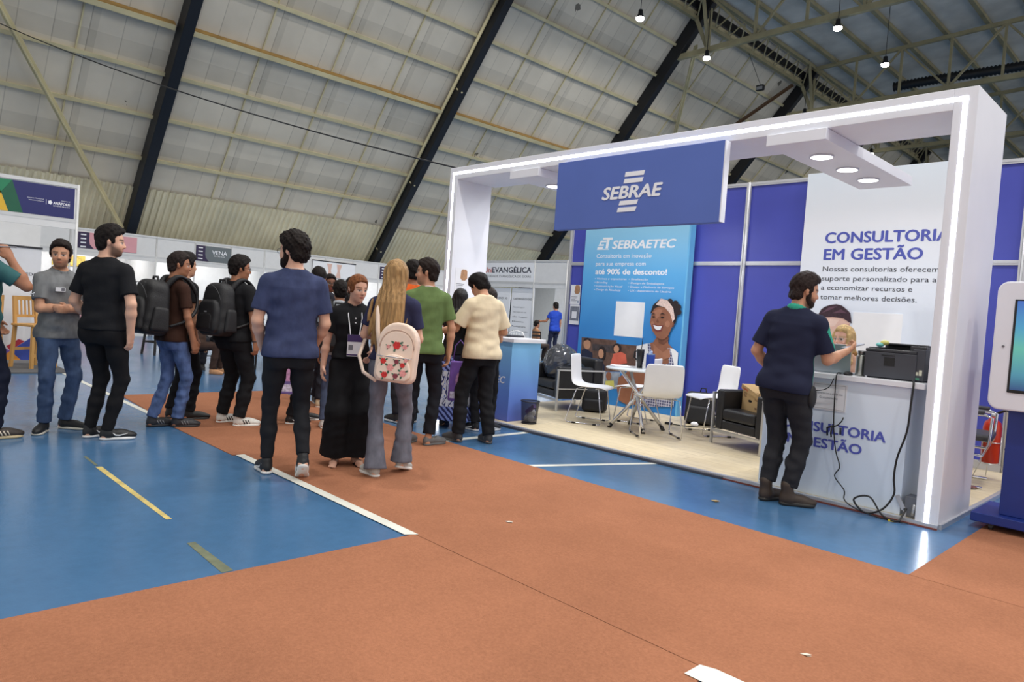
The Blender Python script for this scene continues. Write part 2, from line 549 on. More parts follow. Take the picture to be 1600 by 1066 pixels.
# cable from the booth frame corner up to the left
mb = MB(); pts = []
a, b = Vector((-7.0, 5.75, 3.075)), Vector((-19.9, 2.1, 7.1))
for k in range(25):
    u = k / 24; p = a.lerp(b, u); p.z -= 0.45 * 4 * u * (1 - u) * 0.5; pts.append(p)
mb.tube(pts, 0.011, 5)
tag(obj('cable', mb, M_DARKSTEEL), 'thin dark cable sagging from the booth frame corner up to the left', 'cable')

# ------------------------------------------------------------------ floor
def node_floor(name, rgb, rough, kind):
    m = bpy.data.materials.new(name); m.use_nodes = True
    nt = m.node_tree; b = nt.nodes['Principled BSDF']; N = lambda t: nt.nodes.new(t)
    tc = N('ShaderNodeTexCoord')
    n1 = N('ShaderNodeTexNoise'); n1.inputs['Scale'].default_value = 1.1; n1.inputs['Detail'].default_value = 8; n1.inputs['Roughness'].default_value = 0.62
    n2 = N('ShaderNodeTexNoise'); n2.inputs['Scale'].default_value = 90 if kind == 'carpet' else 14; n2.inputs['Detail'].default_value = 5
    for n in (n1, n2): nt.links.new(tc.outputs['Object'], n.inputs['Vector'])
    ramp = N('ShaderNodeValToRGB'); e = ramp.color_ramp.elements
    c = lin(rgb)
    lo, hi = (0.70, 1.28) if kind == 'carpet' else (0.88, 1.12)
    e[0].position = 0.25; e[0].color = (*[v * lo for v in c], 1); e[1].position = 0.75; e[1].color = (*[v * hi for v in c], 1)
    add = N('ShaderNodeMath'); add.operation = 'ADD'
    m2 = N('ShaderNodeMath'); m2.operation = 'MULTIPLY'; m2.inputs[1].default_value = 0.5
    m3 = N('ShaderNodeMath'); m3.operation = 'MULTIPLY'; m3.inputs[1].default_value = 0.5
    nt.links.new(n1.outputs['Fac'], m2.inputs[0]); nt.links.new(n2.outputs['Fac'], m3.inputs[0])
    nt.links.new(m2.outputs[0], add.inputs[0]); nt.links.new(m3.outputs[0], add.inputs[1])
    nt.links.new(add.outputs[0], ramp.inputs[0])
    out = ramp.outputs[0]
    if kind == 'paint':
        # scuffs and worn spots
        w = N('ShaderNodeTexNoise'); w.inputs['Scale'].default_value = 2.2; w.inputs['Detail'].default_value = 12; w.inputs['Roughness'].default_value = 0.78
        mp = N('ShaderNodeMapping'); mp.inputs['Scale'].default_value = (1.0, 2.6, 1.0); mp.inputs['Rotation'].default_value = (0, 0, 0.5)
        nt.links.new(tc.outputs['Object'], mp.inputs[0]); nt.links.new(mp.outputs[0], w.inputs['Vector'])
        r = N('ShaderNodeMapRange'); r.inputs[1].default_value = 0.655; r.inputs[2].default_value = 0.70; r.inputs[4].default_value = 0.55
        nt.links.new(w.outputs['Fac'], r.inputs[0])
        mx = N('ShaderNodeMix'); mx.data_type = 'RGBA'
        nt.links.new(r.outputs[0], mx.inputs['Factor']); nt.links.new(out, mx.inputs['A']); mx.inputs['B'].default_value = (*lin((150, 150, 140)), 1)
        out = mx.outputs['Result']
        rr = N('ShaderNodeMapRange'); rr.inputs[3].default_value = rough - .06; rr.inputs[4].default_value = rough + .12
        nt.links.new(n1.outputs['Fac'], rr.inputs[0]); nt.links.new(rr.outputs[0], b.inputs['Roughness'])
        bp = N('ShaderNodeBump'); bp.inputs['Strength'].default_value = 0.08; bp.inputs['Distance'].default_value = 0.01
        nb = N('ShaderNodeTexNoise'); nb.inputs['Scale'].default_value = 60; nt.links.new(tc.outputs['Object'], nb.inputs['Vector'])
        nt.links.new(nb.outputs['Fac'], bp.inputs['Height']); nt.links.new(bp.outputs[0], b.inputs['Normal'])
    else:
        b.inputs['Roughness'].default_value = rough
        b.inputs['Specular IOR Level'].default_value = 0.08
        bp = N('ShaderNodeBump'); bp.inputs['Strength'].default_value = 0.5; bp.inputs['Distance'].default_value = 0.006
        nb = N('ShaderNodeTexNoise'); nb.inputs['Scale'].default_value = 260; nt.links.new(tc.outputs['Object'], nb.inputs['Vector'])
        nt.links.new(nb.outputs['Fac'], bp.inputs['Height']); nt.links.new(bp.outputs[0], b.inputs['Normal'])
    nt.links.new(out, b.inputs['Base Color'])
    return m
M_FLOOR = node_floor('blue_court_paint', (72, 112, 152), 0.20, 'paint')
M_CARPET = node_floor('terracotta_carpet', (163, 110, 83), 0.95, 'carpet')
M_WLINE = mat('white_court_line', (226, 226, 216), 0.4, noise=0.08, scale=5)
M_YLINE = mat('yellow_court_line', (206, 186, 116), 0.5, noise=0.2, scale=12)
M_BLINE = mat('worn_olive_court_line', (112, 118, 96), 0.5, noise=0.25, scale=15)
mb = MB(); mb.box((-30, -14, -0.1), (12, 80, 0)); floor = struct('floor', mb, M_FLOOR)
def marking(poly, m, z=0.0015):
    mb = MB(); n = len(poly)
    mb.add([(x, y, z) for x, y in poly], [tuple(range(n))])
    o = obj('court_line', mb, m, floor); return o
marking([(-12.5, 2.36), (-7.3, 2.36), (-7.3, 2.42), (-12.5, 2.42)], M_WLINE)
marking([(-5.53, 2.36), (-3.20, 2.36), (-3.16, 2.43), (-5.53, 2.43)], M_WLINE, 0.006)
marking([(-4.23, 4.25), (-4.15, 4.25), (-3.64, 5.556), (-3.70, 5.556)], M_WLINE)
marking([(-5.40, 4.25), (-5.30, 4.25), (-5.33, 5.54), (-5.41, 5.54)], M_WLINE)
marking([(-5.58, 1.37), (-4.12, 1.382), (-4.12, 1.412), (-5.57, 1.41)], M_YLINE)
marking([(-5.95, 1.38), (-5.62, 1.38), (-5.62, 1.40), (-5.95, 1.40)], M_BLINE)
marking([(-3.68, 1.34), (-3.2, 1.33), (-3.2, 1.385), (-3.68, 1.38)], M_BLINE)
marking([(-1.34, 2.31), (-1.13, 2.31), (-1.13, 2.44), (-1.28, 2.44), (-1.34, 2.42)], M_WLINE, 0.008)
# carpet strips, one per roll
def carpet(poly, lab, z):
    mb = MB(); n = len(poly)
    ar = sum(poly[i][0] * poly[(i + 1) % n][1] - poly[(i + 1) % n][0] * poly[i][1] for i in range(n))
    if ar < 0: poly = poly[::-1]
    mb.add([(x, y, z) for x, y in poly] + [(x, y, 0) for x, y in poly],
           [tuple(range(n))] + [((i + 1) % n, i, i + n, (i + 1) % n + n) for i in range(n)])
    return tag(obj('carpet', mb, M_CARPET), lab, 'carpet')
carpet([(-9.17, 2.48), (-7.5, 2.40), (-7.1, 2.34), (-5.55, 2.34), (-5.52, 2.43), (-3.16, 2.43), (-3.16, 2.418), (8, 2.418), (8, 4.33), (-1.17, 4.33), (-5.9, 4.35), (-9.2, 4.42)], 'terracotta carpet runner along the booth front where the people stand', 0.005)
carpet([(-3.18, 2.413), (-3.18, -12), (-1.28, -12), (-1.28, 2.413)], 'terracotta carpet strip crossing the foreground at the bottom of the photo', 0.005)
carpet([(-1.18, 4.335), (1.3, 4.335), (1.3, 30), (-1.18, 30)], 'terracotta carpet strip running back beside the right end of the booth', 0.005)
# crumbs and scraps on the floor
for (x, y, c, sx, lab) in ((-2.63, 4.78, (214, 180, 110), .035, 'small tan scrap on the blue floor in front of the counter'),
                        (-3.06, 3.05, (225, 215, 200), .03, 'small white paper scrap in the middle of the carpet'),
                        (-1.12, 2.86, (225, 215, 200), .022, 'small white paper scrap at the bottom right of the carpet'),
                        (-8.5, 2.72, (190, 110, 40), .05, 'small orange leaf-like scrap near the brown t-shirt person')):
    mb = MB(); mb.add([(-sx, -sx * .4, 0), (sx * .3, -sx * .6, 0.004), (sx, sx * .2, 0.008), (-sx * .2, sx * .5, 0.003)], [(0, 1, 2, 3)])
    mb.add([(-sx, -sx * .4, 0), (sx * .3, -sx * .6, -0.002), (sx, sx * .2, 0.002), (-sx * .2, sx * .5, 0)], [(3, 2, 1, 0)])
    tag(obj('paper_scrap', mb, mat('scrap_%d_%d_%d' % c, c, 0.7), loc=(x, y, 0.006)), lab, 'scrap')
SEB = {'strip': [(-7.143, 1.002), (-6.462, 1.005), (-6.457, 0.954), (-5.888, 0.958), (-6.074, 0.788), (-6.021, 0.583), (-6.877, 0.49), (-7.128, 0.599)], 'shelf': [(-6.918, 0.917), (-6.473, 0.924), (-6.48, 0.808), (-6.908, 0.814)], 'man_shirt': [(-7.12, 0.805), (-7.044, 0.832), (-6.904, 0.776), (-6.879, 0.594), (-7.12, 0.6)], 'man': [(-6.948, 0.915), (-6.95, 0.881), (-6.963, 0.852), (-6.985, 0.832), (-7.013, 0.823), (-7.041, 0.827), (-7.067, 0.844), (-7.085, 0.87), (-7.094, 0.903), (-7.092, 0.937), (-7.079, 0.966), (-7.057, 0.986), (-7.029, 0.995), (-7.001, 0.991), (-6.975, 0.974), (-6.957, 0.947)], 'man_hair': [(-7.097, 0.933), (-7.079, 0.988), (-7.011, 1.005), (-6.954, 0.98), (-6.946, 0.939), (-7.007, 0.97), (-7.068, 0.953)], 'wo_hair': [(-6.635, 0.788), (-6.636, 0.743), (-6.649, 0.704), (-6.672, 0.677), (-6.701, 0.665), (-6.731, 0.671), (-6.759, 0.694), (-6.78, 0.73), (-6.79, 0.774), (-6.788, 0.819), (-6.775, 0.859), (-6.752, 0.886), (-6.723, 0.898), (-6.693, 0.891), (-6.665, 0.868), (-6.645, 0.832)], 'wo': [(-6.679, 0.784), (-6.68, 0.756), (-6.689, 0.731), (-6.704, 0.714), (-6.723, 0.707), (-6.744, 0.71), (-6.762, 0.725), (-6.776, 0.747), (-6.782, 0.775), (-6.781, 0.803), (-6.772, 0.828), (-6.757, 0.845), (-6.737, 0.852), (-6.717, 0.848), (-6.699, 0.834), (-6.685, 0.812)], 'wo_top': [(-6.851, 0.626), (-6.742, 0.661), (-6.644, 0.618), (-6.635, 0.525), (-6.877, 0.499)], 're_shirt': [(-6.49, 0.801), (-6.358, 0.842), (-6.267, 0.813), (-6.23, 0.688), (-6.55, 0.592)], 're_hair': [(-6.352, 0.897), (-6.356, 0.869), (-6.371, 0.844), (-6.396, 0.827), (-6.427, 0.818), (-6.459, 0.821), (-6.487, 0.834), (-6.507, 0.856), (-6.516, 0.883), (-6.512, 0.911), (-6.496, 0.935), (-6.471, 0.953), (-6.44, 0.961), (-6.408, 0.958), (-6.381, 0.945), (-6.361, 0.923)], 're': [(-6.393, 0.879), (-6.395, 0.857), (-6.404, 0.837), (-6.419, 0.823), (-6.437, 0.817), (-6.457, 0.82), (-6.474, 0.831), (-6.487, 0.849), (-6.493, 0.87), (-6.491, 0.893), (-6.482, 0.912), (-6.467, 0.926), (-6.448, 0.932), (-6.429, 0.929), (-6.411, 0.918), (-6.399, 0.9)], 'hair': [(-5.844, 1.554), (-5.754, 1.634), (-5.627, 1.644), (-5.499, 1.621), (-5.392, 1.532), (-5.384, 1.453), (-5.434, 1.424), (-5.447, 1.329), (-5.498, 1.273), (-5.537, 1.351), (-5.804, 1.473), (-5.882, 1.428)], 'face': [(-5.85, 1.443), (-5.807, 1.506), (-5.745, 1.536), (-5.6, 1.523), (-5.513, 1.433), (-5.484, 1.327), (-5.502, 1.246), (-5.548, 1.135), (-5.607, 1.082), (-5.664, 1.077), (-5.738, 1.107), (-5.817, 1.192), (-5.867, 1.305)], 'band': [(-5.787, 1.564), (-5.708, 1.654), (-5.594, 1.629), (-5.496, 1.528), (-5.458, 1.382), (-5.488, 1.332), (-5.536, 1.445), (-5.632, 1.53)], 'chest': [(-5.744, 1.107), (-5.566, 1.16), (-5.544, 1.027), (-5.463, 0.966), (-5.48, 0.736), (-5.768, 0.734), (-5.879, 0.862), (-5.898, 0.993), (-5.795, 1.029)], 'smile': [(-5.802, 1.276), (-5.726, 1.258), (-5.656, 1.266), (-5.677, 1.215), (-5.724, 1.204), (-5.774, 1.223)], 'eyeL': [(-5.783, 1.389), (-5.79, 1.381), (-5.808, 1.377), (-5.827, 1.379), (-5.835, 1.386), (-5.828, 1.395), (-5.81, 1.399), (-5.792, 1.396)], 'eyeR': [(-5.632, 1.392), (-5.64, 1.384), (-5.66, 1.379), (-5.68, 1.381), (-5.689, 1.389), (-5.682, 1.397), (-5.662, 1.401), (-5.641, 1.399)], 'browL': [(-5.851, 1.416), (-5.821, 1.439), (-5.774, 1.425), (-5.819, 1.426)], 'browR': [(-5.709, 1.423), (-5.666, 1.452), (-5.607, 1.428), (-5.665, 1.436)], 'nose': [(-5.758, 1.325), (-5.739, 1.367), (-5.709, 1.32), (-5.733, 1.307)], 'shirtL': [(-6.076, 0.951), (-5.892, 1.005), (-5.85, 0.975), (-5.836, 0.755), (-5.783, 0.609), (-6.064, 0.615)], 'shirtR': [(-5.514, 0.97), (-5.454, 0.965), (-5.372, 0.913), (-5.366, 0.614), (-5.48, 0.736)], 'apron': [(-5.892, 0.999), (-5.843, 1.009), (-5.78, 0.788), (-5.574, 0.727), (-5.507, 0.76), (-5.545, 0.965), (-5.501, 0.969), (-5.43, 0.768), (-5.372, 0.619), (-5.756, 0.604), (-5.814, 0.702)], 'arm': [(-6.357, 0.461), (-6.192, 0.573), (-5.854, 0.601), (-5.878, 0.14), (-6.144, 0.068), (-6.325, 0.12), (-6.377, 0.3)], 'apron_low': [(-5.956, 0.079), (-5.38, 0.162), (-5.375, 0.613), (-5.724, 0.607), (-5.838, 0.423), (-5.864, 0.17)], 'strip_low': [(-6.914, 0.483), (-6.347, 0.539), (-6.351, 0.286), (-6.89, 0.236)], 'lo_hair': [(-6.647, 0.418), (-6.649, 0.389), (-6.66, 0.363), (-6.677, 0.344), (-6.699, 0.336), (-6.722, 0.339), (-6.743, 0.353), (-6.759, 0.376), (-6.766, 0.405), (-6.764, 0.434), (-6.754, 0.46), (-6.736, 0.479), (-6.714, 0.487), (-6.69, 0.484), (-6.67, 0.47), (-6.655, 0.447)], 'lo': [(-6.674, 0.421), (-6.675, 0.403), (-6.681, 0.387), (-6.692, 0.376), (-6.706, 0.37), (-6.721, 0.372), (-6.734, 0.381), (-6.743, 0.395), (-6.748, 0.413), (-6.747, 0.431), (-6.74, 0.447), (-6.729, 0.458), (-6.715, 0.464), (-6.701, 0.462), (-6.688, 0.453), (-6.678, 0.439)], 'lo2': [(-6.501, 0.464), (-6.503, 0.44), (-6.512, 0.418), (-6.527, 0.402), (-6.546, 0.395), (-6.566, 0.398), (-6.583, 0.41), (-6.597, 0.429), (-6.603, 0.453), (-6.601, 0.478), (-6.592, 0.499), (-6.577, 0.515), (-6.558, 0.522), (-6.538, 0.519), (-6.52, 0.507), (-6.507, 0.488)], 'lo2_shirt': [(-6.603, 0.377), (-6.452, 0.4), (-6.433, 0.281), (-6.606, 0.254)], 'lo_body': [(-6.823, 0.333), (-6.63, 0.356), (-6.614, 0.264), (-6.822, 0.244)]}
CON = {'hair': [(-3.511, 1.493), (-3.498, 1.547), (-3.473, 1.602), (-3.435, 1.633), (-3.385, 1.655), (-3.305, 1.67), (-3.242, 1.657), (-3.212, 1.637), (-3.164, 1.599), (-3.137, 1.571), (-3.113, 1.457), (-3.141, 1.467), (-3.212, 1.509), (-3.338, 1.52), (-3.43, 1.509), (-3.47, 1.424), (-3.492, 1.435)], 'face': [(-3.47, 1.424), (-3.43, 1.507), (-3.338, 1.521), (-3.212, 1.509), (-3.135, 1.456), (-3.13, 1.329), (-3.144, 1.235), (-3.202, 1.126), (-3.279, 1.096), (-3.364, 1.147), (-3.428, 1.213), (-3.452, 1.33)], 'brow': [(-3.447, 1.372), (-3.42, 1.392), (-3.374, 1.397), (-3.336, 1.364), (-3.378, 1.377), (-3.418, 1.374)], 'brow2': [(-3.256, 1.367), (-3.22, 1.402), (-3.158, 1.397), (-3.145, 1.38), (-3.212, 1.381)], 'eye': [(-3.362, 1.346), (-3.367, 1.338), (-3.381, 1.333), (-3.398, 1.332), (-3.412, 1.335), (-3.418, 1.342), (-3.413, 1.349), (-3.4, 1.354), (-3.382, 1.356), (-3.368, 1.352)], 'eye2': [(-3.172, 1.355), (-3.176, 1.348), (-3.19, 1.343), (-3.206, 1.342), (-3.22, 1.345), (-3.226, 1.351), (-3.221, 1.359), (-3.208, 1.364), (-3.191, 1.365), (-3.178, 1.361)], 'beard': [(-3.436, 1.234), (-3.401, 1.237), (-3.369, 1.274), (-3.342, 1.232), (-3.29, 1.224), (-3.234, 1.24), (-3.181, 1.279), (-3.149, 1.293), (-3.144, 1.235), (-3.201, 1.12), (-3.279, 1.094), (-3.364, 1.145), (-3.425, 1.207)]}
SEB.update({'hl': [(-5.81, 1.467), (-5.742, 1.506), (-5.671, 1.498), (-5.701, 1.41), (-5.768, 1.365)], 'cheek': [(-5.529, 1.303), (-5.53, 1.285), (-5.538, 1.27), (-5.55, 1.259), (-5.566, 1.255), (-5.581, 1.257), (-5.596, 1.267), (-5.606, 1.281), (-5.611, 1.298), (-5.609, 1.316), (-5.602, 1.331), (-5.589, 1.342), (-5.574, 1.346), (-5.558, 1.344), (-5.544, 1.334), (-5.534, 1.32)], 'cheek2': [(-5.794, 1.295), (-5.795, 1.283), (-5.8, 1.272), (-5.807, 1.264), (-5.817, 1.261), (-5.827, 1.263), (-5.836, 1.27), (-5.843, 1.28), (-5.846, 1.292), (-5.845, 1.305), (-5.841, 1.316), (-5.833, 1.324), (-5.823, 1.327), (-5.813, 1.325), (-5.804, 1.318), (-5.797, 1.308)], 'jaw': [(-5.731, 1.102), (-5.637, 1.069), (-5.556, 1.156), (-5.537, 1.087), (-5.616, 1.01), (-5.698, 1.026)], 'lips': [(-5.823, 1.288), (-5.727, 1.272), (-5.635, 1.28), (-5.659, 1.195), (-5.722, 1.18), (-5.789, 1.202)], 'ear': [(-5.466, 1.301), (-5.467, 1.286), (-5.47, 1.273), (-5.476, 1.264), (-5.484, 1.26), (-5.493, 1.263), (-5.501, 1.271), (-5.507, 1.284), (-5.51, 1.299), (-5.51, 1.314), (-5.506, 1.328), (-5.5, 1.337), (-5.492, 1.34), (-5.483, 1.338), (-5.475, 1.329), (-5.469, 1.317)], 'c1': [(-5.378, 1.551), (-5.38, 1.536), (-5.389, 1.523), (-5.403, 1.513), (-5.42, 1.51), (-5.438, 1.512), (-5.454, 1.52), (-5.465, 1.532), (-5.47, 1.547), (-5.468, 1.563), (-5.459, 1.576), (-5.445, 1.585), (-5.428, 1.589), (-5.41, 1.587), (-5.394, 1.579), (-5.383, 1.566)], 'c2': [(-5.429, 1.602), (-5.431, 1.589), (-5.439, 1.578), (-5.453, 1.569), (-5.469, 1.566), (-5.486, 1.568), (-5.501, 1.575), (-5.511, 1.586), (-5.516, 1.599), (-5.513, 1.613), (-5.505, 1.624), (-5.492, 1.632), (-5.475, 1.635), (-5.458, 1.633), (-5.444, 1.626), (-5.433, 1.616)], 'c3': [(-5.365, 1.478), (-5.367, 1.463), (-5.374, 1.451), (-5.387, 1.442), (-5.402, 1.439), (-5.417, 1.441), (-5.431, 1.448), (-5.441, 1.46), (-5.445, 1.474), (-5.443, 1.488), (-5.436, 1.501), (-5.423, 1.509), (-5.408, 1.513), (-5.393, 1.511), (-5.379, 1.503), (-5.369, 1.492)], 'c4': [(-5.522, 1.631), (-5.524, 1.621), (-5.532, 1.612), (-5.544, 1.605), (-5.56, 1.603), (-5.576, 1.604), (-5.589, 1.61), (-5.599, 1.618), (-5.603, 1.628), (-5.601, 1.639), (-5.593, 1.648), (-5.58, 1.654), (-5.565, 1.656), (-5.549, 1.655), (-5.535, 1.65), (-5.526, 1.641)], 'collar': [(-5.793, 1.007), (-5.622, 0.899), (-5.514, 0.97), (-5.49, 0.843), (-5.612, 0.791), (-5.75, 0.819)]})
CON.update({'hl': [(-3.436, 1.438), (-3.359, 1.49), (-3.256, 1.489), (-3.306, 1.41), (-3.386, 1.4)], 'shade': [(-3.206, 1.44), (-3.138, 1.45), (-3.132, 1.329), (-3.146, 1.235), (-3.186, 1.209), (-3.18, 1.326)], 'nose': [(-3.31, 1.352), (-3.288, 1.341), (-3.258, 1.256), (-3.282, 1.236), (-3.309, 1.252)], 'mouth': [(-3.345, 1.196), (-3.289, 1.21), (-3.226, 1.208), (-3.281, 1.184)], 'h1': [(-3.469, 1.555), (-3.382, 1.63), (-3.292, 1.645), (-3.379, 1.594)], 'h2': [(-3.342, 1.561), (-3.244, 1.612), (-3.172, 1.569), (-3.263, 1.571)]})
# ================================================================== the exhibition booth
M_WHITE = mat('white_laminate', (232, 233, 240), 0.45, noise=0.02, scale=3)
M_BLUE = mat('royal_blue_panel', (74, 82, 180), 0.38, noise=0.04, scale=2.5, spec=0.4)
M_SIGNB = mat('sign_blue_print', (86, 110, 186), 0.5, noise=0.03, scale=3)
M_ALU = mat('satin_aluminium', (198, 199, 204), 0.35, metal=0.55, noise=0.04)
M_CHROME = mat('chrome', (216, 216, 220), 0.12, metal=1.0, noise=0)
M_BLACK = mat('black_plastic', (22, 22, 24), 0.45, noise=0.08)
M_LEATHER = mat('black_leather', (30, 30, 33), 0.38, noise=0.12, scale=14, bump=0.25, bscale=90)
M_LED = mat('led_light', (238, 244, 255), 0.4, noise=0, emit=17.0)
M_DOWN = mat('downlight_glass', (250, 252, 255), 0.4, noise=0, emit=12.0)
M_PWHITE = mat('white_print', (240, 241, 245), 0.5, noise=0.015)
M_LETW = mat('white_lettering', (242, 243, 248), 0.5, noise=0)
M_LETB = mat('violet_blue_lettering', (82, 92, 182), 0.5, noise=0.05, scale=4)
M_LETK = mat('dark_lettering', (52, 52, 62), 0.5, noise=0)
M_LETG = mat('grey_lettering', (120, 120, 128), 0.5, noise=0)
M_PAPER = mat('paper', (232, 232, 236), 0.7, noise=0.02)
def node_vinyl():
    m = bpy.data.materials.new('oak_vinyl'); m.use_nodes = True
    nt = m.node_tree; b = nt.nodes['Principled BSDF']; N = lambda t: nt.nodes.new(t)
    tc = N('ShaderNodeTexCoord'); mp = N('ShaderNodeMapping'); mp.inputs['Scale'].default_value = (2.2, 16, 1)
    n = N('ShaderNodeTexNoise'); n.inputs['Scale'].default_value = 2.5; n.inputs['Detail'].default_value = 8
    nt.links.new(tc.outputs['Object'], mp.inputs[0]); nt.links.new(mp.outputs[0], n.inputs['Vector'])
    br = N('ShaderNodeTexBrick'); br.inputs['Scale'].default_value = 1.0; br.inputs['Mortar Size'].default_value = 0.002
    br.inputs['Brick Width'].default_value = 1.2; br.inputs['Row Height'].default_value = 0.15
    br.inputs['Color1'].default_value = (*lin((214, 199, 168)), 1); br.inputs['Color2'].default_value = (*lin((207, 191, 158)), 1); br.inputs['Mortar'].default_value = (*lin((150, 125, 90)), 1)
    nt.links.new(tc.outputs['Object'], br.inputs['Vector'])
    r = N('ShaderNodeMapRange'); r.inputs[1].default_value = .3; r.inputs[2].default_value = .7; r.inputs[3].default_value = .86; r.inputs[4].default_value = 1.08
    nt.links.new(n.outputs['Fac'], r.inputs[0])
    v = N('ShaderNodeVectorMath'); v.operation = 'SCALE'; nt.links.new(br.outputs['Color'], v.inputs[0]); nt.links.new(r.outputs[0], v.inputs['Scale'])
    nt.links.new(v.outputs[0], b.inputs['Base Color']); b.inputs['Roughness'].default_value = 0.42
    return m
FZ = 0.03   # booth floor height
mb = MB(); mb.box((-7.06, 5.59, 0.0), (-1.38, 8.62, FZ)); fl = struct('floor_booth', mb, node_vinyl())
mb = MB(); mb.box((-7.06, 5.545, 0.0), (-1.36, 5.59, FZ + .004)); mb.box((-1.38, 5.59, 0), (-1.345, 8.62, FZ + .004))
struct('trim_1', mb, M_ALU)
mb = MB(); mb.box((-7.06, 5.52, 0.0), (-3.0, 5.545, 0.022)); struct('trim_2', mb, mat('dark_cable_cover', (70, 70, 80), 0.4))
mb = MB(); mb.box((-3.0, 5.535, 0.0), (-1.36, 5.545, 0.012)); struct('trim_3', mb, mat('red_brown_tape', (120, 60, 50), 0.6))

# back wall: aluminium posts, blue panels, rails
wall = None
WX = [-7.62, -6.11, -4.60, -3.09, -1.58, -0.07, 1.44]
mb = MB(); mb.box((WX[0], 8.60, FZ - .03), (WX[-1], 8.66, 3.2)); wall = struct('wall_booth', mb, M_BLUE)
for i, x in enumerate(WX):
    if x in (-6.11, -3.09): continue
    mb = MB(); mb.tube([(x, 8.59, 0), (x, 8.59, 3.22)], 0.026, 8)
    for a in (-.022, .022): mb.box((x + a - .008, 8.56, 0), (x + a + .008, 8.575, 3.22))
    struct('wall_post', mb, M_ALU, wall)
for i in range(len(WX) - 1):
    for z, h in ((2.14, .05), (3.17, .05)):
        mb = MB(); mb.box((WX[i] + .02, 8.575, z), (WX[i + 1] - .02, 8.60, z + h)); mb.box((WX[i] + .02, 8.57, z + h * .4), (WX[i + 1] - .02, 8.576, z + h * .6))
        struct('wall_rail', mb, M_ALU, wall)
mb = MB(); mb.box((-1.9, 8.57, FZ), (1.4, 8.6, .12)); struct('baseboard_back', mb, M_ALU)

# portal frame with LED line
t = thing('portal_frame', 'big white box-section portal framing the booth, with a glowing LED line', 'booth frame', (-7.06, 5.556, 0))
W, H, D, B = 5.70, 3.065, 0.81, 0.148
mb = MB(); mb.box((0, 0, 0.0), (B, .58, H)); obj('pillar', mb, M_WHITE, t, bevel=.004)
mb = MB(); mb.box((W - B, 0, 0.0), (W, D, H)); obj('pillar', mb, M_WHITE, t, bevel=.004)
mb = MB(); mb.box((B, 0, H - B), (W - B, .64, H)); obj('top_beam', mb, M_WHITE, t, bevel=.004)
LC = 0.075
mb = MB(); mb.box((LC - .014, -.0015, .01), (LC + .014, .002, H - LC)); obj('led_strip', mb, M_LED, t)
mb = MB(); mb.box((W - LC - .014, -.0015, .01), (W - LC + .014, .002, H - LC)); obj('led_strip', mb, M_LED, t)
mb = MB(); mb.box((LC - .014, -.0015, H - LC - .014), (W - LC + .014, .002, H - LC + .014)); obj('led_strip', mb, M_LED, t)

# hanging name sign
t = thing('hanging_sign', 'blue hanging sign with a big white italic company name between two pairs of bars', 'sign', (0, 5.46, 0))
mb = MB(); mb.box((-5.12, 0, 2.205), (-3.19, .08, 2.91)); obj('panel', mb, M_SIGNB, t, bevel=.004)
mb = MB(); mb.box((-3.19, .004, 2.21), (-3.178, .076, 2.905)); obj('edge', mb, M_WHITE, t)
letters('SEBRAE', -4.49, -3.795, 2.481, 0.122, -.004, M_LETW, t, bold=0.045, shear=0.18)
for q in ([(-4.226, 2.73), (-4.0, 2.729), (-4.013, 2.687), (-4.234, 2.686)], [(-4.232, 2.665), (-4.012, 2.665), (-4.026, 2.623), (-4.243, 2.622)],
          [(-4.268, 2.456), (-4.054, 2.458), (-4.068, 2.416), (-4.282, 2.414)], [(-4.285, 2.392), (-4.067, 2.393), (-4.081, 2.351), (-4.298, 2.349)]):
    mb = MB(); mb.prism(q, -.004, 0.0); obj('logo_bar', mb, M_LETW, t)

# ceiling boxes with downlights
for x0, x1, lab in ((-2.85, -2.36, 'white ceiling box with three glowing round downlights on the right of the blue sign'),
                    (-5.93, -5.48, 'white ceiling box with a round downlight half hidden behind the left of the blue sign')):
    t = thing('ceiling_box', lab, 'light box', (0, 0, 0))
    mb = MB(); mb.box((x0, 5.53, 2.825), (x1, 7.6, 2.915)); obj('box_body', mb, M_WHITE, t, bevel=.003)
    for y in (6.05, 6.62, 7.14):
        cx = (x0 + x1) / 2 if x0 > -3 else -5.72
        mb = MB(); mb.lathe([(.085, .012), (.098, .012), (.10, .0), (.088, .0)], 28, (cx, y, 2.812)); d = obj('downlight', mb, M_WHITE, t)
        mb = MB(); mb.lathe([(.087, .004), (.086, .0), (.001, -.002)], 28, (cx, y, 2.812)); obj('lens', mb, M_DOWN, d)
        l = area_light('downlight_beam', (cx, y, 2.79), 0.16, 6.0 if x0 > -3 else 10.0, (0.93, 0.96, 1.0))

# ------------------------------------------------------------------ posters
M_SKIN_P = mat('print_brown_skin', (150, 98, 74), 0.6, noise=0.08, scale=12)
M_SKIN_P2 = mat('print_brown_skin_light', (172, 118, 92), 0.6, noise=0.08, scale=12); M_SKIN_D = mat('print_brown_skin_deep', (118, 74, 56), 0.6, noise=0.08, scale=12)
M_SKIN_L = mat('print_light_skin', (224, 186, 172), 0.6, noise=0.05, scale=10)
M_SKIN_M = mat('print_tan_skin', (196, 146, 116), 0.6, noise=0.06, scale=10)
M_HAIR_P = mat('print_dark_hair', (38, 26, 28), 0.6, noise=0.3, scale=40)
M_DEEP = mat('print_navy_cloth', (30, 36, 62), 0.6, noise=0.1)
M_CORAL = mat('print_coral_cloth', (214, 104, 84), 0.6, noise=0.1)
M_YEL = mat('print_yellow_cloth', (214, 208, 110), 0.6, noise=0.08)
M_BROWNP = mat('print_brown_room', (104, 78, 68), 0.6, noise=0.35, scale=10)
M_PINKB = mat('print_headband', (226, 200, 190), 0.6, noise=0.2, scale=60)
M_STRIPL = mat('print_light_room', (150, 160, 176), 0.6, noise=0.3, scale=9)
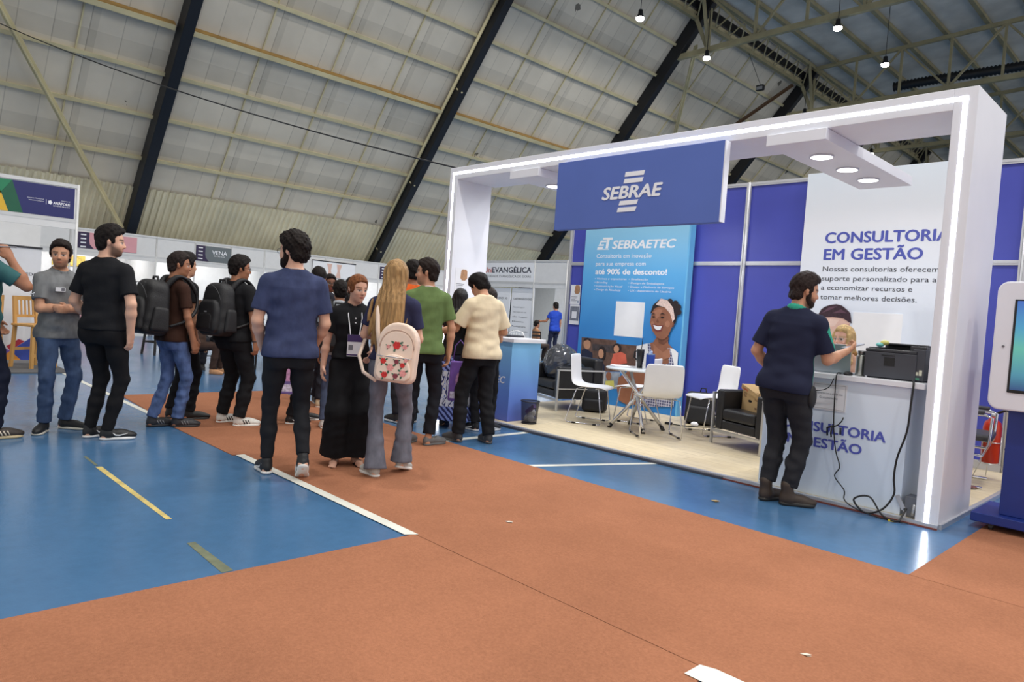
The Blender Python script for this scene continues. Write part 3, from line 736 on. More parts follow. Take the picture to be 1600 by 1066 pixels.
def node_check():
    m = bpy.data.materials.new('print_navy_check'); m.use_nodes = True
    nt = m.node_tree; b = nt.nodes['Principled BSDF']; N = lambda t: nt.nodes.new(t)
    tc = N('ShaderNodeTexCoord'); mp = N('ShaderNodeMapping'); mp.inputs['Rotation'].default_value = (PI / 2, 0, 0)
    br = N('ShaderNodeTexBrick'); br.offset = 0; br.inputs['Scale'].default_value = 26; br.inputs['Brick Width'].default_value = 1; br.inputs['Row Height'].default_value = 1; br.inputs['Mortar Size'].default_value = .12
    br.inputs['Color1'].default_value = (*lin((70, 72, 110)), 1); br.inputs['Color2'].default_value = (*lin((84, 86, 124)), 1); br.inputs['Mortar'].default_value = (*lin((205, 206, 222)), 1)
    nt.links.new(tc.outputs['Object'], mp.inputs[0]); nt.links.new(mp.outputs[0], br.inputs['Vector']); nt.links.new(br.outputs['Color'], b.inputs['Base Color']); b.inputs['Roughness'].default_value = .6
    return m
M_CHECK = node_check()
def print_layers(name, layers, parent, y0, step=0.0012):
    """flat printed picture: thin polygons laid over each other on the sheet"""
    mb = MB(); ms = []
    for k, (poly, m) in enumerate(layers):
        if m not in ms: ms.append(m)
        mb.prism(poly, y0 - step * (k + 1), y0 - step * k, ms.index(m))
    return obj(name, mb, ms, parent)

t = thing('banner_panel', 'light blue consulting poster panel with white lettering and a laughing woman, below the blue sign', 'poster', (0, 8.43, 0))
M_SEBG = grad_mat('sky_blue_print', 2, [(0.0, (42, 128, 205)), (1.2, (58, 140, 212)), (2.0, (92, 172, 228)), (2.72, (150, 208, 238))])
mb = MB(); mb.box((-7.21, 0, FZ), (-5.36, .125, 2.72)); obj('panel', mb, M_SEBG, t)
mb = MB(); mb.box((-5.36, .002, FZ), (-5.335, .125, 2.72)); obj('edge', mb, mat('sky_edge', (110, 186, 232), 0.5, noise=0.02), t)
mb = MB(); mb.prism([(-6.965, 2.362), (-6.74, 2.362), (-6.735, 2.375), (-6.86, 2.375), (-6.85, 2.405), (-6.955, 2.405)], -.003, 0)
mb.prism([(-6.94, 2.42), (-6.84, 2.42), (-6.835, 2.445), (-6.90, 2.445), (-6.885, 2.475), (-6.80, 2.475), (-6.79, 2.50), (-6.90, 2.50)], -.003, 0)
mb.prism([(-6.80, 2.38), (-6.755, 2.38), (-6.735, 2.51), (-6.68, 2.51), (-6.675, 2.545), (-6.86, 2.545), (-6.865, 2.515), (-6.785, 2.515)], -.003, 0)
obj('logo_mark', mb, M_LETW, t)
yl = -.003
letters('SEBRAETEC', -6.67, -5.56, 2.375, 0.125, yl, M_LETW, t, bold=0.04, shear=0.18)
letters('Consultoria em inovação', -6.96, -5.95, 2.236, 0.066, yl, M_LETW, t, bold=0.004)
letters('para sua empresa com', -6.964, -6.04, 2.122, 0.062, yl, M_LETW, t, bold=0.004)
letters('até 90% de desconto!', -6.96, -5.67, 1.99, 0.085, yl, M_LETW, t, bold=0.035)
for k, (s, w) in enumerate((('• Vitrines e expositores', .60), ('• Branding', .25), ('• Comunicação Visual', .53), ('• Design de Rótulo(s)', .50))):
    letters(s, -6.96, -6.96 + w, 1.906 - k * .0555, 0.03, yl, M_LETW, t, bold=0.006, shear=.1)
for k, (s, w) in enumerate((('• Sinalização', .34), ('• Design de Embalagens', .62), ('• Design e Melhoria de Serviços', .79), ('• UX - Experiência do Usuário', .75))):
    letters(s, -6.32, -6.32 + w, 1.906 - k * .0555, 0.03, yl, M_LETW, t, bold=0.006, shear=.1)
mb = MB(); mb.box((-6.518, -.004, 1.073), (-6.0, 0, 1.588)); obj('blank_card', mb, M_PWHITE, t)
S = SEB
print_layers('printed_photo', [(S['strip'], M_BROWNP), (S['shelf'], mat('print_shelf', (70, 62, 64), .6, noise=.4, scale=20)), (S['man_shirt'], M_DEEP), (S['man'], M_SKIN_M), (S['man_hair'], M_HAIR_P),
    (S['wo_hair'], M_HAIR_P), (S['wo'], M_SKIN_M), (S['wo_top'], M_DEEP), (S['re_shirt'], M_CORAL), (S['re_hair'], M_HAIR_P), (S['re'], M_SKIN_M)], t, 0)
print_layers('printed_photo', [(S['strip_low'], M_STRIPL), (S['lo_body'], M_DEEP), (S['lo_hair'], M_HAIR_P), (S['lo'], M_SKIN_M), (S['lo2_shirt'], M_YEL), (S['lo2'], M_SKIN_P)], t, -.0002)
print_layers('printed_portrait', [(S['arm'], M_SKIN_P), (S['apron_low'], M_CHECK), (S['chest'], M_SKIN_P), (S['shirtL'], M_PWHITE), (S['shirtR'], M_PWHITE), (S['apron'], M_CHECK), (S['collar'], M_SKIN_P2), (S['jaw'], M_SKIN_D), (S['hair'], M_HAIR_P), (S['c1'], M_HAIR_P), (S['c2'], M_HAIR_P), (S['c3'], M_HAIR_P), (S['c4'], M_HAIR_P), (S['ear'], M_SKIN_D), (S['face'], M_SKIN_P), (S['hl'], M_SKIN_P2), (S['cheek'], M_SKIN_P2), (S['cheek2'], M_SKIN_P2), (S['lips'], mat('print_lips', (132, 62, 58), .6)),
    (S['band'], M_PINKB), (S['smile'], M_PWHITE), (S['nose'], mat('print_nose', (124, 76, 58), .6)), (S['eyeL'], M_HAIR_P), (S['eyeR'], M_HAIR_P), (S['browL'], M_HAIR_P), (S['browR'], M_HAIR_P)], t, -.014)

t = thing('banner_panel', 'tall white poster panel about management consulting behind the printer counter', 'poster', (0, 8.43, 0))
M_CONB = grad_mat('pale_blue_print', 2, [(0.0, (206, 220, 240)), (1.6, (226, 234, 247)), (2.6, (240, 243, 250)), (3.3, (222, 233, 244))])
mb = MB(); mb.box((-3.77, 0, FZ), (-1.95, .125, 3.225)); obj('panel', mb, M_CONB, t)
letters('CONSULTORIA', -3.497, -2.20, 2.387, 0.130, yl, M_LETB, t, bold=0.034)
letters('EM GESTÃO', -3.497, -2.448, 2.191, 0.131, yl, M_LETB, t, bold=0.034)
letters('Nossas consultorias oferecem', -3.499, -2.276, 2.053, 0.062, yl, M_LETK, t, bold=0.0)
letters('suporte personalizado para ajudar', -3.499, -2.076, 1.943, 0.060, yl, M_LETK, t, bold=0.0)
letters('a economizar recursos e', -3.50, -2.517, 1.835, 0.060, yl, M_LETK, t, bold=0.0)
letters('tomar melhores decisões.', -3.50, -2.463, 1.723, 0.060, yl, M_LETK, t, bold=0.0)
mb = MB(); mb.box((-3.107, -.003, 1.06), (-2.585, 0, 1.588)); obj('blank_card', mb, M_PWHITE, t)
S = CON
print_layers('printed_portrait', [(S['face'], M_SKIN_L), (S['hl'], mat('print_pale_skin', (236, 206, 194), .6)), (S['shade'], mat('print_skin_warm', (206, 160, 144), .6)), (S['nose'], MATS['print_skin_warm']), (S['beard'], mat('print_beard', (92, 64, 62), .6, noise=.3, scale=60)), (S['hair'], mat('print_plum_hair', (56, 34, 46), .6, noise=.35, scale=45)), (S['h1'], mat('print_plum_sheen', (96, 66, 82), .6)), (S['h2'], MATS['print_plum_sheen']), (S['mouth'], mat('print_mouth', (176, 110, 108), .6)), (S['brow'], M_HAIR_P), (S['brow2'], M_HAIR_P), (S['eye'], M_HAIR_P), (S['eye2'], M_HAIR_P)], t, -.004)

# notices taped up
M_BEAR = mat('print_toy_brown', (176, 132, 96), .7, noise=.2, scale=30)
def notice(name, lab, M4, zs, grp=None):
    t = thing(name, lab, 'notice'); t.matrix_world = M4
    mb = MB(); mb.box((0, -.003, zs[0]), (.205, 0, zs[1])); obj('sheet', mb, M_PAPER, t)
    return t
def sheet_bits(t, z0, bear):
    if bear:
        print_layers('printed_photo', [([(.08, z0 + .2), (.09, z0 + .29), (.11, z0 + .31), (.17, z0 + .31), (.19, z0 + .29), (.195, z0 + .2), (.16, z0 + .17), (.11, z0 + .17)], M_BEAR)], t, -.003)
        for k in range(5):
            mb = MB(); mb.box((.02, -.0045, z0 + .12 - k * .02), (.15 - .02 * (k % 3), -.003, z0 + .127 - k * .02)); obj('text_line', mb, M_LETG, t)
        mb = MB(); mb.box((.15, -.0045, z0 + .03), (.185, -.003, z0 + .065)); obj('blank_square', mb, M_STRIPL, t)
    else:
        mb = MB(); mb.box((.012, -.0045, z0 + .06), (.193, -.003, z0 + .29)); obj('grey_print', mb, mat('print_grey', (120, 124, 136), .6, noise=.25, scale=20), t)
        mb = MB(); mb.box((.05, -.006, z0 + .1), (.15, -.0045, z0 + .21)); obj('blank_square', mb, M_PAPER, t)
MW = Matrix.Translation((-7.565, 8.575, 0))
t = notice('notice', 'paper notice with a toy photo, upper one at the left end of the blue wall', MW, (1.51, 1.825)); sheet_bits(t, 1.51, True)
t = notice('notice', 'paper notice with a grey print, lower one on the blue wall at its left end', MW @ Matrix.Translation((.01, 0, 0)), (1.19, 1.505)); sheet_bits(t, 1.19, False)
MP = Matrix.Translation((-6.911, 5.625, 0)) @ Matrix.Rotation(PI / 2, 4, 'Z')
t = notice('notice', 'paper notice with a small toy photo on the white left pillar of the portal', MP, (1.50, 1.825)); sheet_bits(t, 1.50, True)
t = notice('notice', 'paper notice with a grey print on the white left portal pillar', MP @ Matrix.Translation((.02, 0, 0)), (1.17, 1.44)); sheet_bits(t, 1.15, False)

# ------------------------------------------------------------------ counters
t = thing('reception_counter', 'sky-to-royal-blue reception counter with a white top by the left pillar', 'counter', (-6.88, 5.70, FZ))
M_CB = grad_mat('blue_counter_print', 2, [(0.0, (86, 104, 192)), (0.35, (98, 136, 214)), (0.92, (130, 194, 238))])
mb = MB(); mb.box((0, 0, 0), (1.01, .48, .93)); obj('body', mb, M_CB, t, bevel=.004)
mb = MB(); mb.box((-.02, -.02, .93), (1.05, .52, .975)); obj('worktop', mb, M_WHITE, t, bevel=.004)
letters('SEBRAETEC', .27, .93, .44, .085, -.004, M_LETW, t, bold=.03, shear=.15)
mb = MB(); mb.box((.18, -.004, .66), (.26, 0, .78)); obj('badge', mb, M_BLACK, t)

t = thing('service_counter', 'pale blue service counter with violet lettering beside the right pillar', 'counter', (-2.72, 5.62, FZ))
M_CC = grad_mat('pale_counter_print', 2, [(0.0, (216, 229, 246)), (0.5, (218, 231, 247)), (0.96, (228, 237, 249))])
mb = MB(); mb.box((0, 0, 0), (1.095, .50, .93)); obj('body', mb, M_CC, t, bevel=.004)
mb = MB(); mb.box((-.03, -.03, .93), (1.19, .54, .972)); obj('worktop', mb, M_WHITE, t, bevel=.004)
letters('CONSULTORIA', .16, .955, .508, .078, -.003, M_LETB, t, bold=.036)
letters('EM GESTÃO', .16, .795, .385, .078, -.003, M_LETB, t, bold=.036)
t = thing('counter_sheet', 'white paper sheet taped to the front of the pale blue counter', 'sheet', (-2.33, 5.617, 0))
mb = MB(); mb.box((0, -.002, .715), (.265, 0, .925)); obj('sheet', mb, M_PAPER, t)
letters('Converse com a um de seus', .03, .235, .84, .018, -.0035, M_LETG, t, bold=0); letters('Gratuitamente', .06, .20, .805, .018, -.0035, M_LETG, t, bold=0)
mb = MB(); 
for a in ((.01, .725, .255, .727), (.01, .913, .255, .915), (.01, .725, .012, .915), (.253, .725, .255, .915)): mb.box((a[0], -.003, a[1]), (a[2], -.002, a[3]))
obj('border', mb, M_LETG, t)
CT = 1.002  # service counter top
# printer
t = thing('printer', 'dark grey laser printer on the right end of the pale counter', 'printer', (-1.99, 5.70, CT))
M_PR = mat('charcoal_plastic', (66, 68, 76), .5, noise=.04); M_PR2 = mat('dark_grey_plastic', (46, 47, 53), .45, noise=.05)
mb = MB(); mb.box((0, 0, .01), (.36, .37, .20)); mb.box((.33, .01, .01), (.415, .37, .24)); mb.box((.02, .02, 0), (.39, .35, .01)); obj('body', mb, M_PR, t, bevel=.012)
mb = MB(); mb.box((.0, .0, .20), (.36, .06, .225)); mb.box((0, .06, .20), (.06, .37, .235)); mb.box((.30, .03, .2), (.41, .37, .262)); mb.box((0.04, .30, .2), (.4, .37, .255)); obj('top_cover', mb, M_PR2, t, bevel=.008)
mb = MB(); mb.box((.06, .10, .268), (.40, .37, .282), M=Matrix.Rotation(math.radians(-4), 4, 'X')); obj('scan_lid', mb, M_PR2, t, bevel=.006)
mb = MB(); mb.box((.14, -.002, .10), (.215, .001, .165)); mb.box((.12, -.003, .175), (.21, .0, .182)); obj('front_socket', mb, M_BLACK, t)
mb = MB(); mb.box((.345, .008, .05), (.375, .0105, .075)); mb.box((.38, .008, .05), (.40, .0105, .09)); obj('sticker', mb, mat('pale_sticker', (210, 210, 190), .6), t)
mb = MB(); mb.box((.36, .008, .018), (.385, .0105, .032)); obj('green_sticker', mb, mat('green_sticker', (80, 150, 120), .6), t)
t = thing('wet_wipe_pack', 'small yellow and teal crumpled pack lying on top of the printer', 'pack', (-1.92, 5.80, CT + .236))
mb = MB(); mb.ellipsoid((0, 0, .018), (.03, .025, .018)); obj('teal_end', mb, mat('teal_film', (120, 200, 196), .4), t)
mb = MB(); mb.ellipsoid((.028, .01, .036), (.032, .024, .02)); obj('yellow_end', mb, mat('yellow_film', (226, 222, 130), .4), t)
# laptop, its lid towards the photo
t = thing('laptop', 'open silver laptop seen from behind on the pale counter', 'laptop', (-2.385, 5.68, CT))
M_LAP = mat('silver_aluminium', (168, 176, 184), .35, metal=.5, noise=.03)
mb = MB(); mb.box((0, .02, 0), (.30, .24, .014)); obj('base', mb, M_LAP, t, bevel=.004)
mb = MB(); mb.box((0, -.004, 0), (.30, .004, .225), M=Matrix.Translation((0, .02, .012)) @ Matrix.Rotation(math.radians(6), 4, 'X')); lid = obj('lid', mb, M_LAP, t, bevel=.003)
mb = MB(); mb.box((.01, .025, .0), (.29, .027, .20), M=Matrix.Translation((0, -.02, .012)) @ Matrix.Translation((0, .02, .0)) @ Matrix.Rotation(math.radians(6), 4, 'X') @ Matrix.Translation((0, .0, .008))); obj('screen', mb, M_BLACK, lid)
# bottle
t = thing('steel_bottle', 'brushed steel bottle between laptop and printer on the pale counter', 'bottle', (-2.035, 5.76, CT))
mb = MB(); mb.lathe([(.001, 0), (.034, .001), (.036, .006), (.036, .145), (.033, .158), (.026, .165)], 24); obj('body', mb, mat('brushed_steel', (176, 178, 172), .28, metal=.9, noise=.06, scale=30), t)
mb = MB(); mb.lathe([(.027, .163), (.028, .19), (.027, .196), (.001, .198)], 24); obj('cap', mb, mat('steel_cap', (140, 142, 140), .3, metal=.9), t)
# mouse
mb = MB(); mb.ellipsoid((0, 0, .012), (.032, .05, .018)); mb.ellipsoid((0, .02, .02), (.006, .012, .012))
tag(obj('computer_mouse', mb, M_BLACK, loc=(-2.085, 5.66, CT), smooth=True), 'black computer mouse beside the steel bottle on the counter edge', 'mouse')
# papers and laptop on the blue counter
t = thing('laptop', 'closed dark laptop lying on white papers on the blue counter', 'laptop', (-6.42, 5.86, 1.012))
mb = MB(); mb.box((0, 0, 0), (.34, .24, .012)); obj('base', mb, M_PR2, t, bevel=.003)
mb = MB(); mb.box((0, 0, .013), (.34, .24, .022)); obj('lid', mb, M_PR, t, bevel=.003)
mb = MB()
for k in range(4): mb.box((-.18 + .01 * k, -.14, .001 * k), (.2 + .012 * k, .15, .001 * k + .001), M=Matrix.Rotation(.08 * k, 4, 'Z'))
tag(obj('paper_stack', mb, M_PAPER, loc=(-6.2, 5.95, 1.006)), 'loose white paper sheets under the closed laptop on the blue counter', 'papers')
# cables
def cable(lab, pts, r=.005, m=None, cat='cable'):
    P = [Vector(p) for p in pts]; out = []
    for i in range(len(P) - 1):
        p0, p1, p2, p3 = P[max(i - 1, 0)], P[i], P[i + 1], P[min(i + 2, len(P) - 1)]
        for k in range(8):
            u = k / 8
            out.append(0.5 * ((2 * p1) + (p2 - p0) * u + (2 * p0 - 5 * p1 + 4 * p2 - p3) * u * u + (3 * p1 - p0 - 3 * p2 + p3) * u ** 3))
    out.append(P[-1])
    mb = MB(); mb.tube(out, r, 6)
    return tag(obj('power_cable', mb, m or M_BLACK), lab, cat)
cable('thin black laptop cable running down the front of the pale counter', [(-2.155, 5.70, CT + .007), (-2.145, 5.60, CT + .006), (-2.14, 5.575, .90), (-2.13, 5.58, .62), (-2.10, 5.585, .42), (-2.06, 5.585, .30), (-2.09, 5.585, .22), (-2.01, 5.58, .13), (-2.0, 5.575, .06), (-1.9, 5.51, .03), (-1.74, 5.49, .008), (-1.60, 5.50, .008), (-1.53, 5.50, .01)], .0045)
cable('short black cable drooping left behind the man from the laptop', [(-2.16, 5.585, .97), (-2.19, 5.58, .90), (-2.26, 5.58, .865), (-2.38, 5.58, .86)], .0035)
cable('thick black printer cable hanging down the right side of the pale counter', [(-1.63, 5.66, CT + .012), (-1.60, 5.58, CT), (-1.60, 5.56, .85), (-1.61, 5.56, .65), (-1.66, 5.57, .45), (-1.67, 5.57, .30), (-1.66, 5.57, .18), (-1.72, 5.54, .06), (-1.82, 5.49, .02), (-1.9, 5.48, .10), (-1.80, 5.5, .14), (-1.70, 5.49, .03), (-1.60, 5.49, .012), (-1.58, 5.53, .05), (-1.57, 5.57, .10)], .007)
mb = MB(); mb.tube([(-.012, 0, .05), (-.02, 0, -.02), (-.01, 0, -.06)], .009, 8); mb.tube([(.0, 0, .05), (.06, -.004, .075), (.10, 0, .12), (.115, 0, .16)], .007, 8); mb.tube([(.09, 0, .05), (.095, 0, -.02)], .011, 8); mb.tube([(.0, 0, .06), (-.07, 0, .03), (-.06, 0, -.05)], .010, 8)
mb.v = [(x * .62, y, z * .75) for x, y, z in mb.v]
tag(obj('cable_tie', mb, M_BLACK, loc=(-2.135, 5.585, .56)), 'tangle of black adapter ends hanging from the thin cable over the lettering', 'cable end')
t = thing('power_supply', 'silver metal power supply box on the floor between counter and pillar', 'power supply', (-1.60, 5.62, FZ))
mb = MB(); mb.box((0, 0, 0), (.085, .12, .15)); obj('case', mb, mat('dull_zinc', (120, 122, 128), .4, metal=.6, noise=.15), t, bevel=.004)
mb = MB(); mb.box((.01, -.012, .04), (.04, 0, .15), M=Matrix.Rotation(-.5, 4, 'Y')); mb.tube([(.06, -.006, .02), (.07, -.006, .1)], .012, 8); mb.box((.0, -.012, .0), (.02, .0, .06)); obj('bracket', mb, M_ALU, t)
mb = MB(); mb.box((-.018, -.008, 0), (.018, .008, .012))
tag(obj('cable_plug', mb, mat('yellow_plug', (226, 196, 40), .5), loc=(-1.64, 5.49, .001), rotz=.4), 'tiny yellow plug on the blue floor below the power supply', 'plug')

# ------------------------------------------------------------------ furniture
M_WPLAST = mat('white_shell_plastic', (238, 238, 240), .35, noise=.015)
def chair_shell():
    prof = [(.235, .425), (.225, .445), (.15, .452), (0, .445), (-.12, .447), (-.185, .47), (-.215, .53), (-.225, .62), (-.235, .74), (-.245, .83)]
    v = []; f = []; nx = 9
    for j, (y, z) in enumerate(prof):
        for i in range(nx):
            u = -1 + 2 * i / (nx - 1)
            w = .225 - (.02 if j in (0,) else 0) - (.012 if j == len(prof) - 1 else 0)
            bow = .018 * u * u
            v.append((u * w, y + (bow if j > 5 else 0), z + (bow * .7 if 1 < j < 6 else 0)))
    for j in range(len(prof) - 1):
        for i in range(nx - 1):
            a = j * nx + i; f.append((a, a + nx, a + nx + 1, a + 1))
    mb = MB(); mb.add(v, f, 0, True); return mb
def sled(sx):
    x = sx * .225
    return [(sx * .15, .12, .435), (x, .14, .425), (x + sx * .01, .20, .03), (x + sx * .01, .17, .011), (x + sx * .01, -.22, .011), (x + sx * .01, -.25, .03), (x, -.13, .42), (sx * .15, -.10, .432)]
def make_white_chair(lab, loc, rz):
    t = thing('shell_chair', lab, 'chair', loc, rz, 'white shell chairs in the booth')
    o = obj('shell', chair_shell(), M_WPLAST, t)
    sd = o.modifiers.new('thick', 'SOLIDIFY'); sd.thickness = .012; ss = o.modifiers.new('sub', 'SUBSURF'); ss.levels = 1; ss.render_levels = 1
    for s in (-1, 1):
        mb = MB(); mb.tube(sled(s), .0075, 8); l = obj('sled_leg', mb, M_CHROME, t)
        mb = MB()
        for y in (.12, -.14): mb.box((s * .235 - .012, y - .02, 0), (s * .235 + .012, y + .02, .02))
        obj('glide', mb, M_BLACK, l)
    mb = MB(); mb.tube([(-.2, .10, .43), (.2, .10, .43)], .007, 6); mb.tube([(-.2, -.10, .43), (.2, -.10, .43)], .007, 6); obj('cross_bar', mb, M_CHROME, t)
    return t
def hd(deg): return math.radians(deg - 90)
ch = make_white_chair('white shell chair left of the round table, turned to it, side view', (-5.47, 6.72, FZ), hd(25))
dup(ch, (-4.52, 6.72, FZ), hd(141), 'white shell chair in front of the round table with its back to the camera')
dup(ch, (-5.30, 7.42, FZ), hd(195), 'white shell chair half hidden behind the round table')
dup(ch, (-4.31, 7.53, FZ), hd(238), 'white shell chair standing behind the armchair that holds the cardboard box')
# table
t = thing('round_table', 'round white table on crossed chrome legs with tumblers on it', 'table', (-4.90, 6.90, FZ))
mb = MB(); mb.lathe([(.001, .700), (.40, .700), (.41, .706), (.41, .716), (.40, .722), (.001, .722)], 40); obj('table_top', mb, mat('white_glass_top', (226, 230, 232), .12, noise=.02), t)
for k in range(4):
    a = PI / 4 + k * PI / 2 + math.radians(5)
    p0 = Vector((.33 * math.cos(a), .33 * math.sin(a), .012)); p1 = Vector((-.26 * math.cos(a + .25), -.26 * math.sin(a + .25), .70))
    mb = MB(); mb.tube([p0, p0.lerp(p1, .5) + Vector((.012 * math.cos(a + 1.5), .012 * math.sin(a + 1.5), 0)), p1], .021, 12); l = obj('leg', mb, M_CHROME, t)
    mb = MB(); mb.tube([p0 - Vector((0, 0, .012)), p0.lerp(p1, .05)], .024, 12); obj('foot_cap', mb, M_BLACK, l)
TT = FZ + .7225
def at_tab(dx, dy): return (-4.90 + dx, 6.90 + dy, TT)
t = thing('tumbler', 'tall black tumbler with a handle and straw on the round table', 'tumbler', at_tab(-.07, .07))
mb = MB(); mb.lathe([(.001, 0), (.034, 0), (.036, .07), (.042, .08), (.046, .20), (.046, .225), (.001, .228)], 24); obj('body', mb, mat('matt_black', (24, 24, 26), .35), t)
mb = MB(); mb.tube([(-.043, 0, .20), (-.085, 0, .19), (-.088, 0, .12), (-.04, 0, .09)], .009, 8); obj('handle', mb, M_BLACK, t)
mb = MB(); mb.tube([(.01, 0, .225), (.018, 0, .37)], .005, 8); obj('straw', mb, M_BLACK, t)
t = thing('tumbler', 'short blue tumbler with a clear lid, right of the black one on the table', 'tumbler', at_tab(.05, .11))
mb = MB(); mb.lathe([(.001, 0), (.048, 0), (.05, .01), (.052, .165), (.05, .17)], 24); obj('body', mb, mat('cobalt_blue', (30, 66, 160), .35, noise=.04), t)
mb = MB(); mb.lathe([(.052, .168), (.05, .182), (.02, .184), (.02, .215), (.001, .216)], 20); obj('lid', mb, mat('smoky_lid', (120, 140, 180), .2), t)
t = thing('magazine', 'open magazine lying on the right half of the round table', 'magazine', at_tab(.12, -.10), .5)
mb = MB(); mb.box((0, 0, 0), (.17, .23, .004)); obj('page', mb, M_PAPER, t)
mb = MB(); mb.box((.02, .03, .004), (.13, .13, .0046)); obj('picture', mb, mat('print_mixed', (150, 120, 110), .5, noise=.6, scale=30), t)
mb = MB(); mb.box((0, 0, 0), (.21, .297, .002)); tag(obj('paper_sheet', mb, M_PAPER, loc=at_tab(-.28, -.12), rotz=.9), 'white paper sheet on the left of the round table', 'paper')

# armchairs
M_RAIL = mat('satin_steel_frame', (206, 206, 204), .3, metal=.7)
def armchair(lab, cx, cy, head):
    t = thing('armchair', lab, 'armchair', (cx, cy, FZ), hd(head))
    mb = MB(); mb.box((-.25, -.22, .17), (.25, .33, .27)); obj('seat_base', mb, M_LEATHER, t, bevel=.02, seg=3)
    mb = MB(); mb.box((-.245, -.21, .275), (.245, .34, .40)); obj('seat_cushion', mb, M_LEATHER, t, bevel=.035, seg=4)
    mb = MB(); mb.box((-.365, -.36, .16), (.365, -.215, .72)); obj('backrest', mb, M_LEATHER, t, bevel=.035, seg=4)
    for s in (-1, 1):
        mb = MB(); x0, x1 = sorted((s * .25, s * .355)); mb.box((x0, -.22, .16), (x1, .335, .60)); obj('armrest', mb, M_LEATHER, t, bevel=.03, seg=4)
        mb = MB(); x = s * .375
        mb.bar((x, .345, 0), (x, .345, .555), .03, .02, 0, (0, 1, 0)); mb.bar((x, -.36, 0), (x, -.36, .555), .03, .02, 0, (0, 1, 0))
        mb.bar((x, .36, .555), (x, -.375, .555), .03, .02); mb.bar((x, .345, .30), (x, -.36, .30), .014, .014)
        obj('side_frame', mb, M_RAIL, t)
    mb = MB(); mb.bar((-.375, .345, .145), (.375, .345, .145), .025, .03); obj('front_rail', mb, M_RAIL, t)
    mb = MB(); mb.bar((-.375, -.36, .145), (.375, -.36, .145), .025, .03); obj('rear_rail', mb, M_RAIL, t)
    return t
armchair('black leather armchair holding the open cardboard box, steel frame', -3.51, 7.22, 250)
armchair('black leather armchair under the shiny dark rubbish bags by the blue counter', -6.52, 7.45, 250)
# cardboard box on the armchair
t = thing('cardboard_box', 'brown cardboard box with a tilted lid on the seat of the black armchair', 'box', (-3.53, 7.20, FZ + .40), hd(250 - 14))
M_CARD = mat('brown_cardboard', (192, 160, 112), .75, noise=.06, scale=5); M_CARDK = mat('cardboard_print', (120, 86, 56), .75)
mb = MB(); w, d, h = .175, .12, .21
mb.box((-w, -d, .002), (w, d, .006)); mb.box((-w, d - .004, 0), (w, d, h)); mb.box((-w, -d, 0), (w, -d + .004, h)); mb.box((-w, -d, 0), (-w + .004, d, h)); mb.box((w - .004, -d, 0), (w, d, h)); obj('carton', mb, M_CARD, t)
mb = MB(); mb.prism([(.03 * math.cos(a * PI / 6) * 1.3, .105 + .014 * math.sin(a * PI / 6)) for a in range(12)], 0, .001); o = obj('hand_hole', mb, M_BLACK, t); o.location = (0, d + .0006, 0)
Ml = Matrix.Translation((0, 0, h + .02)) @ Matrix.Rotation(math.radians(-13), 4, 'Y')
mb = MB(); mb.box((-w - .012, -d - .012, 0), (w + .012, d + .012, .004), M=Ml)
for a in (((-w - .012, d + .008, -.05), (w + .012, d + .012, 0)), ((-w - .012, -d - .012, -.05), (w + .012, -d - .008, 0)), ((-w - .012, -d - .012, -.05), (-w - .008, d + .012, 0)), ((w + .008, -d - .012, -.05), (w + .012, d + .012, 0))): mb.box(*a, M=Ml)
lid = obj('lid', mb, M_CARD, t)
lt = letters('CHAMEX', -.06, .06, -.038, .022, 0, mat('red_print', (196, 70, 40), .7, noise=0), t, bold=.03, shear=.1); lt.matrix_local = Ml @ Matrix.Translation((.09, d + .0135, 0)) @ Matrix.Rotation(PI, 4, 'Z')
for (x0, z0, x1, z1) in ((-.15, .12, -.09, .17), (.08, .14, .15, .19), (-.14, .03, -.10, .05)):
    mb = MB(); mb.box((x0, d, z0), (x1, d + .001, z1)); obj('printed_mark', mb, M_CARDK if z0 < .1 else mat('cardboard_faint', (166, 132, 90), .75, noise=.5, scale=60), t)

# rubbish bags on the left armchair
def lumpy(c, r, seed, amp=.18, nu=36, nv=24):
    rnd = random.Random(seed); mb = MB(); v = []; f = []
    ks = [(Vector((rnd.uniform(-1, 1), rnd.uniform(-1, 1), rnd.uniform(-1, 1))) * rnd.uniform(4, 11), rnd.uniform(0, 6), rnd.uniform(.4, 1)) for _ in range(9)]
    for j in range(nv + 1):
        th = PI * j / nv
        for i in range(nu):
            ph = 2 * PI * i / nu
            d = Vector((math.sin(th) * math.cos(ph), math.sin(th) * math.sin(ph), -math.cos(th)))
            s = 1 + amp * sum(w * abs(math.sin(k.dot(d) + p)) for k, p, w in ks) / 4 - amp * .6
            v.append((c[0] + d.x * r[0] * s, c[1] + d.y * r[1] * s, max(c[2] + d.z * r[2] * s, c[2] - r[2] * .85)))
    for j in range(nv):
        for i in range(nu):
            k = (i + 1) % nu; f.append((j * nu + i, j * nu + k, (j + 1) * nu + k, (j + 1) * nu + i))
    mb.add(v, f, 0, False); return mb
M_BAG = mat('shiny_dark_film', (66, 68, 74), .16, noise=.25, scale=9, spec=.8)
tag(obj('rubbish_bag', lumpy((0, 0, .21), (.26, .2, .25), 3), M_BAG, loc=(-6.60, 7.40, FZ + .40), smooth=False), 'shiny translucent-looking dark rubbish bag on the black armchair by the blue counter', 'rubbish bag')
tag(obj('rubbish_bag', lumpy((0, 0, .10), (.17, .15, .12), 8), mat('black_film', (24, 24, 26), .22, spec=.7), loc=(-6.42, 7.53, FZ + .405)), 'smaller black rubbish bag tucked beside the shiny one on the armchair', 'rubbish bag')

